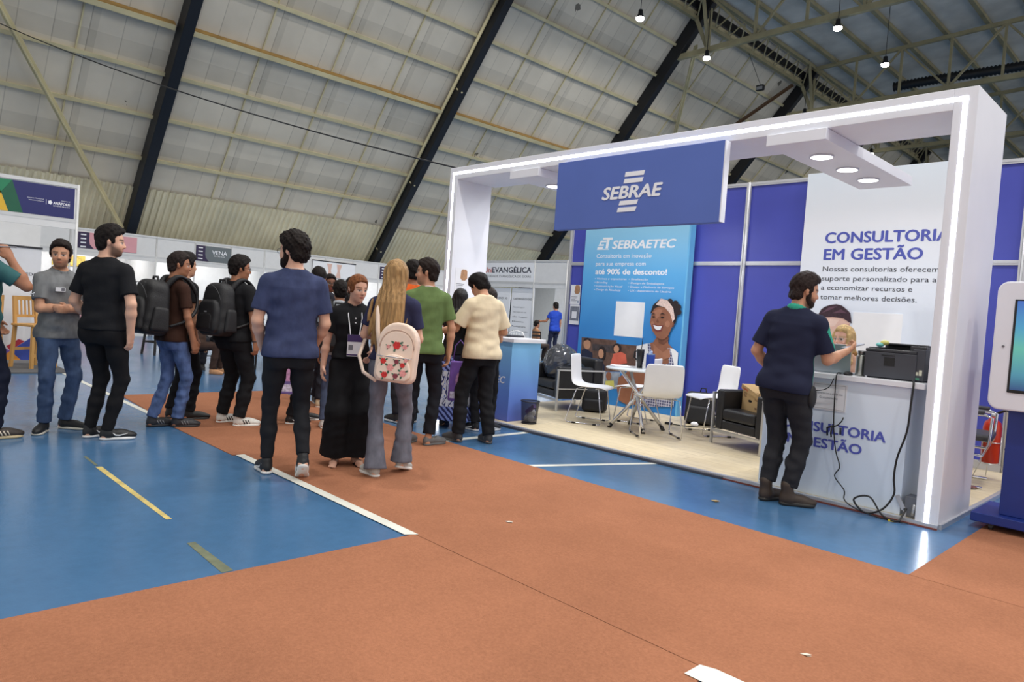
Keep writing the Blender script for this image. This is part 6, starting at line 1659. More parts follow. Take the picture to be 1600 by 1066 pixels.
        for s in (-1, 1):
            a = A[s]
            S3.cone(up((s * .03, -.025, 1.465)), up((s * (shx - .03), -.014, 1.418)), .045 + off * .55, .043 + off * .55, k=.03)
            if sl > 0:
                sw = shirt.get('sw', .012); e = a['sh'] + a['ua'] * sl; ag = 1 + (g - 1) * .9; fr = .86 if female else 1.0
                S3.ell(a['sh'] + a['ua'] * .02, (shr * ag + off * .55,) * 3, k=.04)
                if sl <= .29:
                    S3.cone(a['sh'], a['sh'] + a['ua'] * (sl + .06), .050 * ag * fr + off * .7, .048 * ag * fr + off * .7 + sw, k=.025, clip=(e, a['ua']))
                else:
                    S3.chain([a['sh'], a['el'], a['wr'] - a['fa'] * .01], [.055 + off, .045 + off, .036 + off * .6], k=.03)
        if hem < .9:
            for s in (-1, 1): S3.ell((T @ np.array([*(Lg[s]['hip'] * [1, 1, 0] + np.array([0, -.06, .90])), 1.0]))[:3] * 1.0, (.086 * g + off, .082 * g + off, .095), Rb, k=.04)
            S3.cut(up((0, 0, hem)), Rb @ np.array([0, 0, -1.0]), np.array([-.4, -.5, up((0, 0, hem))[2] - .3]), np.array([.4, .5, up((0, 0, hem))[2] + .02]))
        nl = up((0, .0 + shirt.get('nf', .012), 1.512)); S3.ell(nl, (.064, .075, .034 + shirt.get('nd', 0)), Rb, k=.006, op='s')
        o = np_obj('shirt', S3.mesh(h), cloth(shirt['rgb'], noise=shirt.get('noise', .08)), root, sc)
        if shirt.get('collar'):
            S4 = Solid()
            for k in range(16):
                a0 = 2 * PI * k / 16; a1 = 2 * PI * (k + 1) / 16
                r0 = (.066, .070)
                f0 = lambda a: up((r0[0] * math.sin(a), -.014 + r0[1] * math.cos(a), 1.482 - .022 * math.cos(a)))
                if shirt.get('open') and (k < 1 or k > 14): continue
                S4.cone(f0(a0), f0(a1), .013, .013, k=.008, flat=(Rb @ np.array([0, 0, 1]), .55))
            np_obj('collar', S4.mesh(min(h, .006)), cloth(shirt['collar']), root, sc)
        if shirt.get('undershirt'):
            mb = MB(); pts = [up((.060 * math.sin(a), -.014 + .064 * math.cos(a), 1.492 - .016 * math.cos(a))) * sc for a in np.linspace(0, 2 * PI, 20, endpoint=False)]
            mb.tube([Vector(p) for p in pts], .005 * sc, 6, closed=True); obj('neck_band', mb, cloth(shirt['undershirt']), root)
    # ---------------------------------------------------------------- trousers
    if pants:
        S5 = Solid(); kd = pants.get('kind', 'straight'); po = {'skinny': .008, 'straight': .014, 'loose': .022, 'flare': .008, 'wide': .016}[kd]
        wst = pants.get('waist', 1.0); wr2 = wrinkles(pants.get('seed', 5), .0035 if kd in ('flare', 'wide') else (.005 if kd == 'skinny' else .007), 2.6)
        zz = np.array([.80, .85, .90, .95, 1.0, wst + .001]); zz = np.unique(np.clip(zz, None, wst + .001))
        Tp = np.eye(4); Tp[2, 3] = hipz - .92
        S5.loft(zz, np.interp(zz, zs, aa) + po * .7, np.interp(zz, zs, bb) + po * .6, np.interp(zz, zs, cy), Tp if lean < .3 else T, n=2.2, k=.03)
        for s in (-1, 1):
            l = Lg[s]; hip, kn, an = l['hip'], l['kn'], l['an']; lf = .95 if female else 1.0
            S5.ell(hip + np.array([0, -.06, -.03]), (.082 * g, .07 * g, .09), k=.04)
            mid = (hip + kn) / 2
            dn = unit(an - kn)
            cuff = an - dn * pants.get('cuff', .0)
            R = {'skinny': (.095, .078, .058, .055, .044), 'straight': (.098, .084, .066, .064, .060), 'loose': (.105, .098, .085, .078, .066),
                 'flare': (.092, .076, .060, .068, .098), 'wide': (.105, .105, .112, .125, .150)}[kd]
            S5.chain([hip, mid, kn, kn * .5 + cuff * .5, cuff + dn * .03], [R[0] * g * lf, R[1] * g * lf, R[2] * g, R[3] * g, R[4]], k=.03)
            rr = R[4] + .04
            lo_c = np.minimum(cuff, cuff + dn * .2) - np.array([rr, rr, 0]); hi_c = np.maximum(cuff, cuff + dn * .2) + np.array([rr, rr, 0])
            S5.cut(cuff, dn, lo_c, hi_c)
        if kd == 'wide':
            S5.cone((0, 0, hipz - .1), (0, 0, hipz - .35), .09, .07, k=.05)
        for fn in pants.get('extra', []): fn(S5, Lg)
        V, Q = S5.mesh(h)
        # cloth folds: push the surface along its own normal by a soft wave, stronger at knee and cuff
        ctr = V.copy(); 
        wv = wr2(V[:, 0], V[:, 1], V[:, 2] * 1.3)
        dirs = V - np.stack([np.where(V[:, 0] > 0, Lg[1]['kn'][0], Lg[-1]['kn'][0]), np.full(len(V), Lg[1]['kn'][1]), V[:, 2]], 1)
        dirs /= np.maximum(np.linalg.norm(dirs, axis=1), 1e-4)[:, None]
        V = V + dirs * (wv * np.clip((hipz - .12 - V[:, 2]) / .3, 0, 1))[:, None]
        np_obj('trousers', (V, Q), pants.get('mat') or cloth(pants['rgb'], noise=pants.get('noise', .1)), root, sc)
    # ---------------------------------------------------------------- shoes
    if shoes:
        for s in (-1, 1):
            fp = Lg[s]['fp']; kd = shoes.get('kind', 'sneaker'); S6 = Solid()
            RR = Lg[s]['Rf'] @ Lg[s]['Rp']
            if kd == 'sandal':
                mb = MB(); pts = [(s * .036 * math.sin(a) * (1.1 if math.cos(a) > 0 else .85), .04 + .125 * math.cos(a)) for a in np.linspace(0, 2 * PI, 20, endpoint=False)]
                vs = [fp((x, y, 0)) * sc for x, y in pts] + [fp((x, y, .012)) * sc for x, y in pts]; n = 20
                mb.add(vs, [tuple(range(n))[::-1], tuple(range(n, 2 * n))] + [(i, (i + 1) % n, (i + 1) % n + n, i + n) for i in range(n)])
                so = obj('sandal', mb, cloth(shoes['rgb']), root)
                mb = MB(); mb.tube([fp(p) * sc for p in ((-.036, .03, .012), (-.03, .07, .045), (0, .10, .05), (.0, .13, .02))], .005, 6); mb.tube([fp(p) * sc for p in ((.036, .03, .012), (.03, .07, .045), (0, .10, .05))], .005, 6)
                obj('strap', mb, cloth(shoes['rgb']), so); continue
            S6.ell(fp((0, -.042, .048)), (.037, .050, .050), RR, k=.03)
            S6.ell(fp((0, .045, .046)), (.040, .085, .044), RR, k=.03)
            S6.ell(fp((s * .003, .118, .034)), (.043, .070, .033), RR, k=.03)
            if kd == 'boot': S6.cone(fp((0, -.03, .06)), fp((0, -.04, .15)), .045, .047, k=.03)
            elif kd == 'flat': pass
            else: S6.cone(fp((0, -.028, .05)), fp((0, -.04, .098)), .041, .040, k=.02)
            S6.cut(fp((0, 0, .012)), RR @ np.array([0, 0, -1.0]))
            if kd == 'flat': S6.ell(fp((0, -.0, .10)), (.03, .07, .05), RR, k=.01, op='s')
            sh = np_obj('shoe', S6.mesh(min(h, .0065)), mat('shoe_%d_%d_%d' % tuple(shoes['rgb']), shoes['rgb'], .55, noise=.12, scale=25), root, sc)
            S7 = Solid(); e = shoes.get('sole_h', .024); w = shoes.get('sole_w', 0)
            for c_, r_ in (((0, -.045), .037), ((0, .02), .035), ((s * .003, .08), .043), ((s * .004, .125), .042)):
                S7.ell(fp((c_[0], c_[1], e / 2)), (r_ + .004 + w, r_ * 1.3, e * .75), RR, k=.03)
            S7.cut(fp((0, 0, .0)), RR @ np.array([0, 0, -1.0])); S7.cut(fp((0, 0, e + .004)), RR @ np.array([0, 0, 1.0]))
            np_obj('sole', S7.mesh(.006), mat('sole_%d_%d_%d' % tuple(shoes['sole']), shoes['sole'], .5, noise=.06), sh, sc)
            st = shoes.get('stripe')
            if st:
                sides = (s, -s)
                for sd in sides:
                    mb = MB()
                    if st == 'three':
                        for q in range(3): mb.tube([fp((sd * .0395, .02 + .026 * q, .028)) * sc, fp((sd * .036, .0 + .026 * q, .066)) * sc], .006 * sc, 6)
                    elif st == 'form':
                        mb.tube([fp(p) * sc for p in ((sd * .044, .10, .030), (sd * .0425, .05, .034), (sd * .039, .0, .045), (sd * .035, -.05, .075))], [.003 * sc, .006 * sc, .0075 * sc, .006 * sc], 6)
                    elif st == 'swoosh':
                        mb.tube([fp(p) * sc for p in ((sd * .037, .0, .062), (sd * .041, .02, .043), (sd * .043, .05, .040), (sd * .041, .11, .055))], [.002 * sc, .006 * sc, .005 * sc, .002 * sc], 6)
                    obj('side_mark', mb, mat('shoe_mark_%d_%d_%d' % tuple(shoes['mark']), shoes['mark'], .5, noise=0), sh)
            if kd in ('sneaker', 'boot'):
                mb = MB()
                for q in range(4): mb.tube([fp((-.018, .045 + .018 * q, .078 - .007 * q)) * sc, fp((0, .048 + .018 * q, .088 - .008 * q)) * sc, fp((.018, .045 + .018 * q, .078 - .007 * q)) * sc], .0032 * sc, 5)
                obj('laces', mb, mat('laces_%d_%d_%d' % tuple(shoes.get('lace', shoes['rgb'])), shoes.get('lace', shoes['rgb']), .7), sh)
    J['T'] = T; J['up'] = up; J['sc'] = sc; J['root'] = root; J['hp'] = hp
    return J
# ================================================================== the crowd
def facing(loc, phi):
    """world heading from a turn seen by the photographer: 0 = back to us, 90 = looking to the right, 180 = towards us"""
    return math.degrees(math.atan2(loc[1], loc[0])) - phi
M_GLASS_BK = mat('black_spectacle_frame', (20, 20, 22), .3)
M_GLASS_CL = mat('clear_spectacle_frame', (190, 186, 180), .3)
BLK = (27, 27, 30); HAIRB = (26, 21, 20)
SK1 = (224, 176, 150); SK2 = (204, 152, 122); SK3 = (168, 116, 88)
SNK = lambda a, b, st=None, mk=(235, 235, 235), lace=None, **k: dict(rgb=a, sole=b, stripe=st, mark=mk, lace=lace or a, **k)

# --- left edge
p = (-6.94, .84)
J1 = person('person in a teal t-shirt cut off by the left edge, raising a phone', p, facing(p, 68), 1.74, SK3, girth=1.12,
       arms={1: dict(ua=(.28, .72, -.50), fa=(-.25, -.42, .9), curl=.9, n=(-1, .2, 0)), -1: dict(ua=(.2, .1, -1), fa=(-.1, .6, -.7))},
       feet={1: (.10, .12, .1, 0), -1: (-.12, -.08, .0, 0)}, hair=dict(rgb=HAIRB), shirt=dict(rgb=(56, 98, 100), sleeve=.20, hem=.90), pants=dict(rgb=(26, 30, 46), kind='straight'),
       shoes=SNK((52, 44, 40), (196, 178, 140), 'three', (222, 210, 190)))
p = (-7.13, 1.42)
J2 = person('person with short dark hair and crossed arms in a heather grey polo and blue jeans', p, facing(p, 152), 1.64, SK2, girth=1.03,
       head=(-.62, .06, 0), arms={1: dict(ua=(.16, .30, -1), fa=(-.93, .34, .10), curl=.6, n=(0, -1, 0)), -1: dict(ua=(.16, .28, -1), fa=(-.90, .42, .02), curl=.6, n=(0, -1, 0))},
       feet={1: (.13, .05, .75, 0), -1: (-.12, .0, -.5, 0)}, hair=dict(rgb=(34, 26, 24), kind='short', th=.014, top=.024, seed=4),
       stubble=((74, 54, 44), .45),
       shirt=dict(rgb=(122, 124, 126), collar=(112, 114, 116), sleeve=.20, hem=.86, noise=.18, open=True), pants=dict(rgb=(68, 86, 118), kind='straight', noise=.25), shoes=SNK((26, 26, 28), (214, 208, 194)))
p = (-6.60, 1.64)
J3 = person('tall person with a dark beard in black t-shirt and black trousers, hand in pocket', p, facing(p, 38), 1.775, SK1, girth=1.10,
       head=(-.95, .04, 0), arms={1: dict(ua=(.34, -.12, -1), fa=(-.14, .22, -1), curl=.2, n=(-1, 0, 0)), -1: dict(ua=(.36, -.02, -1), fa=(-.22, .70, -.75))},
       feet={1: (.10, .02, .75, 0), -1: (-.09, .05, .35, 0)}, hair=dict(rgb=HAIRB, kind='short', th=.014, top=.032, seed=2), stubble=((46, 33, 28), .82),
       shirt=dict(rgb=(26, 27, 31), sleeve=.21, hem=.91, off=.014), pants=dict(rgb=(24, 24, 27), kind='skinny', cuff=-.02), shoes=SNK((28, 28, 30), (226, 226, 226), 'swoosh', (238, 238, 238)))
p = (-6.97, 2.32)
J4 = person('person in a brown t-shirt and faded blue jeans with a black backpack, looking right', p, facing(p, 62), 1.64, SK3, girth=.95,
       head=(-.45, .05, 0), arms={1: dict(ua=(.18, .10, -1), fa=(.02, .30, -1), curl=.5), -1: dict(ua=(.18, .15, -1), fa=(.0, .5, -.9))},
       feet={1: (.07, .08, .35, 0), -1: (-.08, -.10, .1, 0)}, hair=dict(rgb=(40, 32, 30), kind='short', th=.010, top=.02, seed=6),
       shirt=dict(rgb=(58, 36, 28), sleeve=.20, hem=.87), pants=dict(rgb=(84, 104, 148), kind='straight', noise=.35), shoes=SNK((44, 44, 48), (40, 40, 44), 'three', (120, 120, 124)))
p = (-7.36, 2.53)
J5 = person('person with curly dark hair hidden behind the brown t-shirt person', p, facing(p, 60), 1.655, SK2,
       feet={1: (.09, .10, .35, 0)}, hair=dict(rgb=HAIRB, kind='curly', seed=9), shirt=dict(rgb=BLK), pants=dict(rgb=(26, 26, 30), kind='straight'), shoes=SNK((26, 26, 28), (60, 60, 60)), h=.009)
p = (-6.88, 2.86)
J6 = person('person in black t-shirt, black jeans and white striped sneakers wearing a black backpack', p, facing(p, 48), 1.66, SK3, girth=1.18,
       head=(-.55, .05, 0), arms={1: dict(ua=(.26, .06, -1), fa=(.0, .16, -1), curl=.55), -1: dict(ua=(.2, .2, -1), fa=(-.1, .7, -.6))},
       feet={1: (.13, .04, .55, 0), -1: (-.15, .06, .25, 0)}, hair=dict(rgb=HAIRB, kind='short', th=.018, top=.026, nape=-.085, seed=3), glasses=M_GLASS_BK,
       shirt=dict(rgb=(25, 25, 28), sleeve=.21, hem=.88), pants=dict(rgb=(26, 26, 29), kind='straight'), shoes=SNK((222, 220, 214), (232, 230, 224), 'three', (40, 40, 44)))

# --- middle
p = (-4.755, 2.385)
J7 = person('tall person with curly hair, beard and glasses in a blue t-shirt walking away', p, facing(p, -6), 1.75, SK1, girth=1.10,
       head=(.85, .02, 0), arms={1: dict(ua=(.22, .02, -1), fa=(-.20, .66, -.75), curl=.8), -1: dict(ua=(.22, -.02, -1), fa=(-.20, .66, -.75), curl=.8)},
       feet={1: (.115, -.16, .08, .62, .0), -1: (-.115, .14, -.15, .0)}, hair=dict(rgb=(28, 22, 20), kind='curly', th=.026, seed=5), beard=dict(rgb=(36, 26, 22), th=.010), glasses=M_GLASS_BK,
       shirt=dict(rgb=(58, 66, 98), sleeve=.21, hem=.875, noise=.16, undershirt=(214, 190, 180), off=.015), pants=dict(rgb=(33, 34, 38), kind='skinny', cuff=.02), shoes=SNK((30, 30, 32), (226, 226, 224), 'form', (232, 232, 232)))
p = (-4.90, 2.98)
J8 = person('person with a reddish bun in black polo and wide black trousers wearing a lanyard badge', p, facing(p, 172), 1.51, (222, 172, 148), female=True, girth=1.04,
       head=(.42, .16, 0), arms={1: dict(ua=(.24, .02, -1), fa=(.10, .12, -1), curl=.4), -1: dict(ua=(.2, .2, -1), fa=(-.3, .8, -.4))},
       feet={1: (.10, .03, .25, 0), -1: (-.10, .03, -.2, 0)}, hair=dict(rgb=(122, 76, 48), kind='bun', th=.009, line=.085), lips=(180, 96, 88),
       shirt=dict(rgb=(25, 25, 28), collar=(24, 24, 27), sleeve=.19, hem=.985, open=True, off=.012, nd=.012), pants=dict(rgb=(25, 25, 28), kind='wide', waist=1.02, cuff=.015), shoes=dict(kind='sandal', rgb=(34, 30, 28)))
p = (-4.41, 3.03)
J9 = person('person with very long straight blonde hair seen from behind in grey flared jeans', p, facing(p, 14), 1.625, SK1, female=True, girth=.98,
       head=(.30, .05, 0), arms={-1: dict(ua=(.30, .02, -1), fa=(-.30, .80, -.05), curl=.6), 1: dict(ua=(.2, .1, -1), fa=(-.2, .8, -.1))},
       feet={-1: (-.10, .0, -.75, 0), 1: (.09, .20, .15, .25)}, hair=dict(rgb=(158, 124, 82), kind='long', len=.62, w=1.0),
       shirt=dict(rgb=(46, 48, 76), sleeve=.19, hem=.955, off=.012), pants=dict(rgb=(108, 110, 122), kind='flare', noise=.22, waist=1.02, cuff=-.035), shoes=SNK((186, 188, 184), (228, 228, 224)))
p = (-5.295, 3.995)
J10 = person('person in an olive green t-shirt and black joggers with glasses looking left', p, facing(p, -8), 1.735, SK2, girth=.99,
       head=(1.22, .0, 0), arms={1: dict(ua=(.30, .0, -1), fa=(-.02, .16, -1), curl=.5), -1: dict(ua=(.2, .1, -1), fa=(-.2, .8, -.3))},
       feet={1: (.12, .0, 1.0, 0), -1: (-.10, .05, .6, 0)}, hair=dict(rgb=(36, 27, 24), kind='short', th=.013, top=.02, seed=8), stubble=((70, 54, 46), .35), glasses=M_GLASS_BK,
       shirt=dict(rgb=(102, 124, 76), sleeve=.21, hem=.875, off=.018, undershirt=(226, 220, 214), noise=.12), pants=dict(rgb=(28, 29, 36), kind='straight', cuff=.015), shoes=SNK((104, 104, 104), (92, 92, 92), kind='flat'))
p = (-5.185, 4.615)
J11 = person('person in an oversized cream t-shirt and black trousers leaning on the blue counter', p, facing(p, -30), 1.69, SK2, girth=.96,
       head=(.22, .55, 0), lean=.04, arms={-1: dict(ua=(.42, .22, -.9), fa=(.55, .62, -.18), curl=.6, n=(-1, 0, .4)), 1: dict(ua=(.42, .05, -1), fa=(-.20, .95, -.1), curl=.4)},
       feet={1: (.10, -.06, .1, 0), -1: (-.19, .08, -.3, 0)}, hair=dict(rgb=(24, 20, 20), kind='wavy', th=.022, nape=-.085, line=.05, seed=11),
       shirt=dict(rgb=(222, 206, 176), off=.026, loose=.036, sleeve=.235, sw=.028, hem=.86, wr=.007, noise=.05), pants=dict(rgb=(30, 30, 33), kind='loose', cuff=-.01), shoes=SNK((62, 62, 64), (78, 78, 80)))
p = (-5.665, 5.115)
J12 = person('person in dark clothes mostly hidden behind the cream t-shirt person', p, facing(p, -8), 1.54, SK2, girth=.92, arms={1: dict(ua=(.05, .3, -1), fa=(-.3, .8, -.3))},
       feet={1: (.12, .0, .8, 0), -1: (-.1, .0, -.6, 0)}, hair=dict(rgb=(50, 42, 38), kind='short'), shirt=dict(rgb=BLK), pants=dict(rgb=(26, 26, 30), kind='straight'), shoes=SNK((28, 28, 30), (222, 222, 222), 'form', (230, 230, 230)), h=.009)
p = (-6.42, 4.62)
J13 = person('person in an orange t-shirt hidden behind the long-haired and green t-shirt people', p, facing(p, -30), 1.79, SK3, hair=dict(rgb=HAIRB, kind='curly', th=.016, seed=13), shirt=dict(rgb=(214, 96, 40)), pants=dict(rgb=(40, 40, 46)), shoes=SNK((40, 40, 40), (200, 200, 200)), h=.009)
p = (-6.01, 4.96)
J14 = person('person with long dark hair in a blue and white patterned long skirt holding a phone', p, facing(p, 24), 1.53, (214, 164, 136), female=True,
       head=(.0, .35, 0), arms={1: dict(ua=(.30, .05, -1), fa=(-.05, .35, -1), curl=.4), -1: dict(ua=(.1, .5, -1), fa=(-.75, .75, .35), curl=.7)},
       hair=dict(rgb=(24, 20, 22), kind='long', len=.42, w=.95), shirt=dict(rgb=(24, 24, 28), sleeve=.12, hem=.92), pants=dict(rgb=(40, 40, 60), kind='skinny'), shoes=dict(kind='flat', rgb=(36, 34, 40), sole=(60, 50, 46)))
def node_skirt():
    m = bpy.data.materials.new('blue_white_skirt_print'); m.use_nodes = True
    nt = m.node_tree; b = nt.nodes['Principled BSDF']; N = lambda t: nt.nodes.new(t)
    tc = N('ShaderNodeTexCoord')
    v = N('ShaderNodeTexVoronoi'); v.inputs['Scale'].default_value = 7; v.feature = 'F1'
    nt.links.new(tc.outputs['Object'], v.inputs['Vector'])
    w = N('ShaderNodeTexWave'); w.inputs['Scale'].default_value = 5; w.inputs['Distortion'].default_value = 6; w.inputs['Detail Scale'].default_value = 3
    nt.links.new(tc.outputs['Object'], w.inputs['Vector'])
    mx = N('ShaderNodeMath'); mx.operation = 'MULTIPLY'
    nt.links.new(v.outputs['Distance'], mx.inputs[0]); nt.links.new(w.outputs['Fac'], mx.inputs[1])
    cr = N('ShaderNodeValToRGB'); e = cr.color_ramp.elements; cr.color_ramp.interpolation = 'CONSTANT'
    e[0].position = 0; e[0].color = (*lin((38, 44, 110)), 1); e[1].position = .07; e[1].color = (*lin((222, 224, 232)), 1)
    e2 = e.new(.36); e2.color = (*lin((84, 112, 196)), 1); e3 = e.new(.42); e3.color = (*lin((222, 224, 232)), 1)
    nt.links.new(mx.outputs[0], cr.inputs[0])
    # bands of zigzag at knee-high and hem
    sp = N('ShaderNodeSeparateXYZ'); nt.links.new(tc.outputs['Object'], sp.inputs[0])
    wz = N('ShaderNodeTexWave'); wz.inputs['Scale'].default_value = 9; wz.bands_direction = 'DIAGONAL'; nt.links.new(tc.outputs['Object'], wz.inputs['Vector'])
    cz = N('ShaderNodeValToRGB'); cz.color_ramp.interpolation = 'CONSTANT'; z = cz.color_ramp.elements; z[0].color = (*lin((34, 38, 96)), 1); z[1].position = .5; z[1].color = (*lin((140, 156, 220)), 1)
    nt.links.new(wz.outputs['Fac'], cz.inputs[0])
    pk = N('ShaderNodeValToRGB'); pk.color_ramp.interpolation = 'CONSTANT'; k = pk.color_ramp.elements
    k[0].position = 0; k[0].color = (1, 1, 1, 1); k[1].position = .24; k[1].color = (0, 0, 0, 1); k2 = k.new(.62); k2.color = (1, 1, 1, 1); k3 = k.new(.78); k3.color = (0, 0, 0, 1)
    nt.links.new(sp.outputs[2], pk.inputs[0])
    mm = N('ShaderNodeMix'); mm.data_type = 'RGBA'; nt.links.new(pk.outputs[0], mm.inputs['Factor']); nt.links.new(cr.outputs[0], mm.inputs['A']); nt.links.new(cz.outputs[0], mm.inputs['B'])
    nt.links.new(mm.outputs['Result'], b.inputs['Base Color']); b.inputs['Roughness'].default_value = .8
    return m
Sk = Solid(); Sk.loft([.10, .3, .55, .8, .95, 1.02], [.30, .275, .235, .19, .165, .145], [.24, .215, .18, .145, .118, .105], [0, 0, 0, 0, -.005, 0], n=2.1, k=.02, bump=lambda x, y, z: .010 * np.sin(22 * np.arctan2(y, x)) * np.clip((1.0 - z) / .8, 0, 1))
np_obj('skirt', Sk.mesh(.009), node_skirt(), J14['root'], J14['sc'])
p = (-6.40, 3.72)
J15 = person('person in a light grey shirt and jeans carrying a black backpack, seen from behind', p, facing(p, 2), 1.50, SK3, girth=1.02,
       hair=dict(rgb=HAIRB, kind='short', th=.012, seed=15), head=(.2, 0, 0), shirt=dict(rgb=(164, 170, 176), collar=(176, 180, 186), hem=.88), pants=dict(rgb=(74, 84, 108), kind='straight', noise=.25), shoes=SNK((225, 225, 222), (230, 230, 226)),
       feet={1: (.12, .06, .3, 0), -1: (-.1, -.05, -.1, 0)})
p = (-8.02, 4.50)
J16 = person('person with dark skin and glasses facing us between the blue and grey shirts', p, facing(p, 160), 1.615, (120, 76, 56), female=True, glasses=M_GLASS_BK, hair=dict(rgb=(30, 24, 24), kind='bun', th=.012), shirt=dict(rgb=(170, 60, 60)), pants=dict(rgb=(40, 40, 50)), shoes=SNK((60, 60, 60), (200, 200, 200)), lips=(150, 70, 70), h=.009)
p = (-7.74, 4.20)
J17 = person('person of whom only wavy dark hair shows above the blue t-shirt shoulder', p, facing(p, 10), 1.67, SK3, hair=dict(rgb=HAIRB, kind='wavy', seed=17), shirt=dict(rgb=(40, 40, 48)), pants=dict(rgb=(36, 36, 44)), shoes=SNK((200, 180, 150), (210, 200, 190)), h=.010)
p = (-7.72, 4.66)
J18 = person('person with dark hair half hidden behind the reddish bun', p, facing(p, 60), 1.60, SK2, female=True, hair=dict(rgb=HAIRB, kind='long', len=.3, front=True), shirt=dict(rgb=(60, 50, 60)), pants=dict(rgb=(36, 36, 44)), shoes=SNK((40, 40, 40), (200, 200, 200)), h=.010)
p = (-6.80, 3.46)
J19 = person('person in black sneakers hidden behind the blue t-shirt person', p, facing(p, 70), 1.60, SK3, hair=dict(rgb=HAIRB, kind='short', seed=19), shirt=dict(rgb=(30, 30, 36)), pants=dict(rgb=(28, 28, 32), kind='straight'), shoes=SNK((30, 30, 32), (226, 226, 224), 'form', (232, 232, 232)), h=.009,
       feet={1: (.10, .0, .2, 0), -1: (-.1, .22, .1, 0)})

# --- at the counter on the right
def polo_tint(V):
    base = np.array(lin((34, 38, 60))); teal = np.array(lin((58, 164, 140))); col = np.tile(base, (len(V), 1))
    x, y, z = V[:, 0], V[:, 1], V[:, 2]
    m = (x > .10) & (y > .0 + .55 * np.abs(z - 1.335)) & (z > 1.18) & (z < 1.47) & (x + y > .16)
    m |= (x > .09) & (y > .03) & (z < 1.15)
    col[m] = teal
    return col
p = (-2.385, 5.25)
J21 = person('bearded person in a navy polo with green collar at the pale counter holding a phone', p, facing(p, 24), 1.74, SK2, girth=1.13,
       head=(-.78, .06, 0), lean=.05, tilt=.07, arms={1: dict(ua=(.20, .30, -1), fa=(.18, .98, .30), curl=.75, n=(-.6, 0, .8)), -1: dict(ua=(.40, -.10, -1), fa=(-.30, .62, -.7), curl=.6)},
       feet={1: (.13, -.02, .85, 0), -1: (-.05, -.02, .35, 0)}, hair=dict(rgb=(44, 34, 32), kind='short', th=.013, top=.034, seed=21, nape=-.05), beard=dict(rgb=(48, 36, 32), th=.005), stubble=((46, 33, 28), .8),
       shirt=dict(rgb=(34, 38, 60), collar=(58, 164, 140), sleeve=.225, hem=.86, off=.017, loose=.02, wr=.006), pants=dict(rgb=(40, 40, 44), kind='straight', cuff=.045), shoes=dict(kind='boot', rgb=(60, 46, 36), sole=(40, 38, 36), sole_h=.032, lace=(90, 76, 60)))
sh = [c for c in J21['root'].children if c.name.startswith('shirt')][0]
me = sh.data; co = np.zeros(len(me.vertices) * 3); me.vertices.foreach_get('co', co); co = co.reshape(-1, 3) / J21['sc']
at = me.color_attributes.new('tint', 'FLOAT_COLOR', 'POINT'); cc = np.ones((len(co), 4), np.float32); cc[:, :3] = polo_tint(co); at.data.foreach_set('color', cc.ravel())
mt = M_SKIN.copy(); mt.name = 'polo_panels'; b = mt.node_tree.nodes['Principled BSDF']; b.inputs['Roughness'].default_value = .85; b.inputs['Subsurface Weight'].default_value = 0; b.inputs['Specular IOR Level'].default_value = .2
me.materials[0] = mt
p = (-2.41, 6.38)
J22 = person('person with blonde hair and clear glasses seated behind the pale counter', p, facing(p, 200), 1.64, (228, 178, 156), female=True, hipz=.645,
       feet={1: (.1, .30, 0, 0, .25), -1: (-.1, .30, 0, 0, .25)}, head=(-.2, .0, 0), arms={s: dict(ua=(.1, .45, -.8), fa=(-.2, .9, -.1)) for s in (-1, 1)},
       hair=dict(rgb=(196, 164, 112), kind='long', len=.36, front=True, w=1.0), glasses=M_GLASS_CL, shirt=dict(rgb=(200, 160, 140), sleeve=.12), pants=dict(rgb=(50, 54, 70), kind='skinny'), shoes=SNK((220, 220, 220), (230, 230, 230)), lips=(190, 96, 92))

# --- far away
p = (-12.33, 4.68)
F1 = person('seated person with short dark hair bending over the far table, left of two', p, facing(p, 175), 1.70, SK2, hipz=.50, lean=.25, head=(0, .5, 0), feet={1: (.12, .42, 0, 0), -1: (-.12, .42, 0, 0)}, hair=dict(rgb=HAIRB), shirt=dict(rgb=(200, 200, 204)), pants=dict(rgb=(40, 40, 46)), shoes=SNK((40, 40, 40), (80, 80, 80)), h=.012)
p = (-12.75, 5.12)
F2 = person('standing person with dark hair bowed over the far table, right of two', p, facing(p, 190), 1.52, SK3, head=(0, .5, 0), hair=dict(rgb=HAIRB), shirt=dict(rgb=(40, 40, 44)), pants=dict(rgb=(40, 40, 46)), shoes=SNK((40, 40, 40), (80, 80, 80)), h=.012)
p = (-11.6, 4.24)
F3 = person('seated person with long brown hair and sandals beside the far table', p, facing(p, 120), 1.50, SK2, female=True, hipz=.50, feet={1: (.12, .40, 0, 0), -1: (-.12, .42, 0, 0)}, hair=dict(rgb=(84, 58, 44), kind='long', len=.4, front=True), shirt=dict(rgb=(70, 52, 44)), pants=dict(rgb=(60, 44, 38), kind='straight'), shoes=SNK((190, 140, 100), (150, 110, 80)), h=.011)
p = (-14.54, 15.84)
F4 = person('person in a royal blue t-shirt standing far off beside the blue booth wall', p, facing(p, 330), 1.715, SK3, arms={-1: dict(ua=(.3, .5, -1), fa=(.3, .9, -.1))}, hair=dict(rgb=HAIRB), shirt=dict(rgb=(40, 70, 170)), pants=dict(rgb=(36, 40, 62)), shoes=SNK((40, 40, 40), (200, 200, 200)), h=.013)
p = (-13.85, 14.35)
F5 = person('seated person with dark hair far off left of the royal blue t-shirt', p, facing(p, 60), 1.52, SK3, hipz=.48, feet={1: (.12, .42, 0, 0), -1: (-.12, .42, 0, 0)}, hair=dict(rgb=HAIRB), shirt=dict(rgb=(150, 110, 80)), pants=dict(rgb=(60, 50, 46)), shoes=SNK((40, 40, 40), (80, 80, 80)), h=.014)

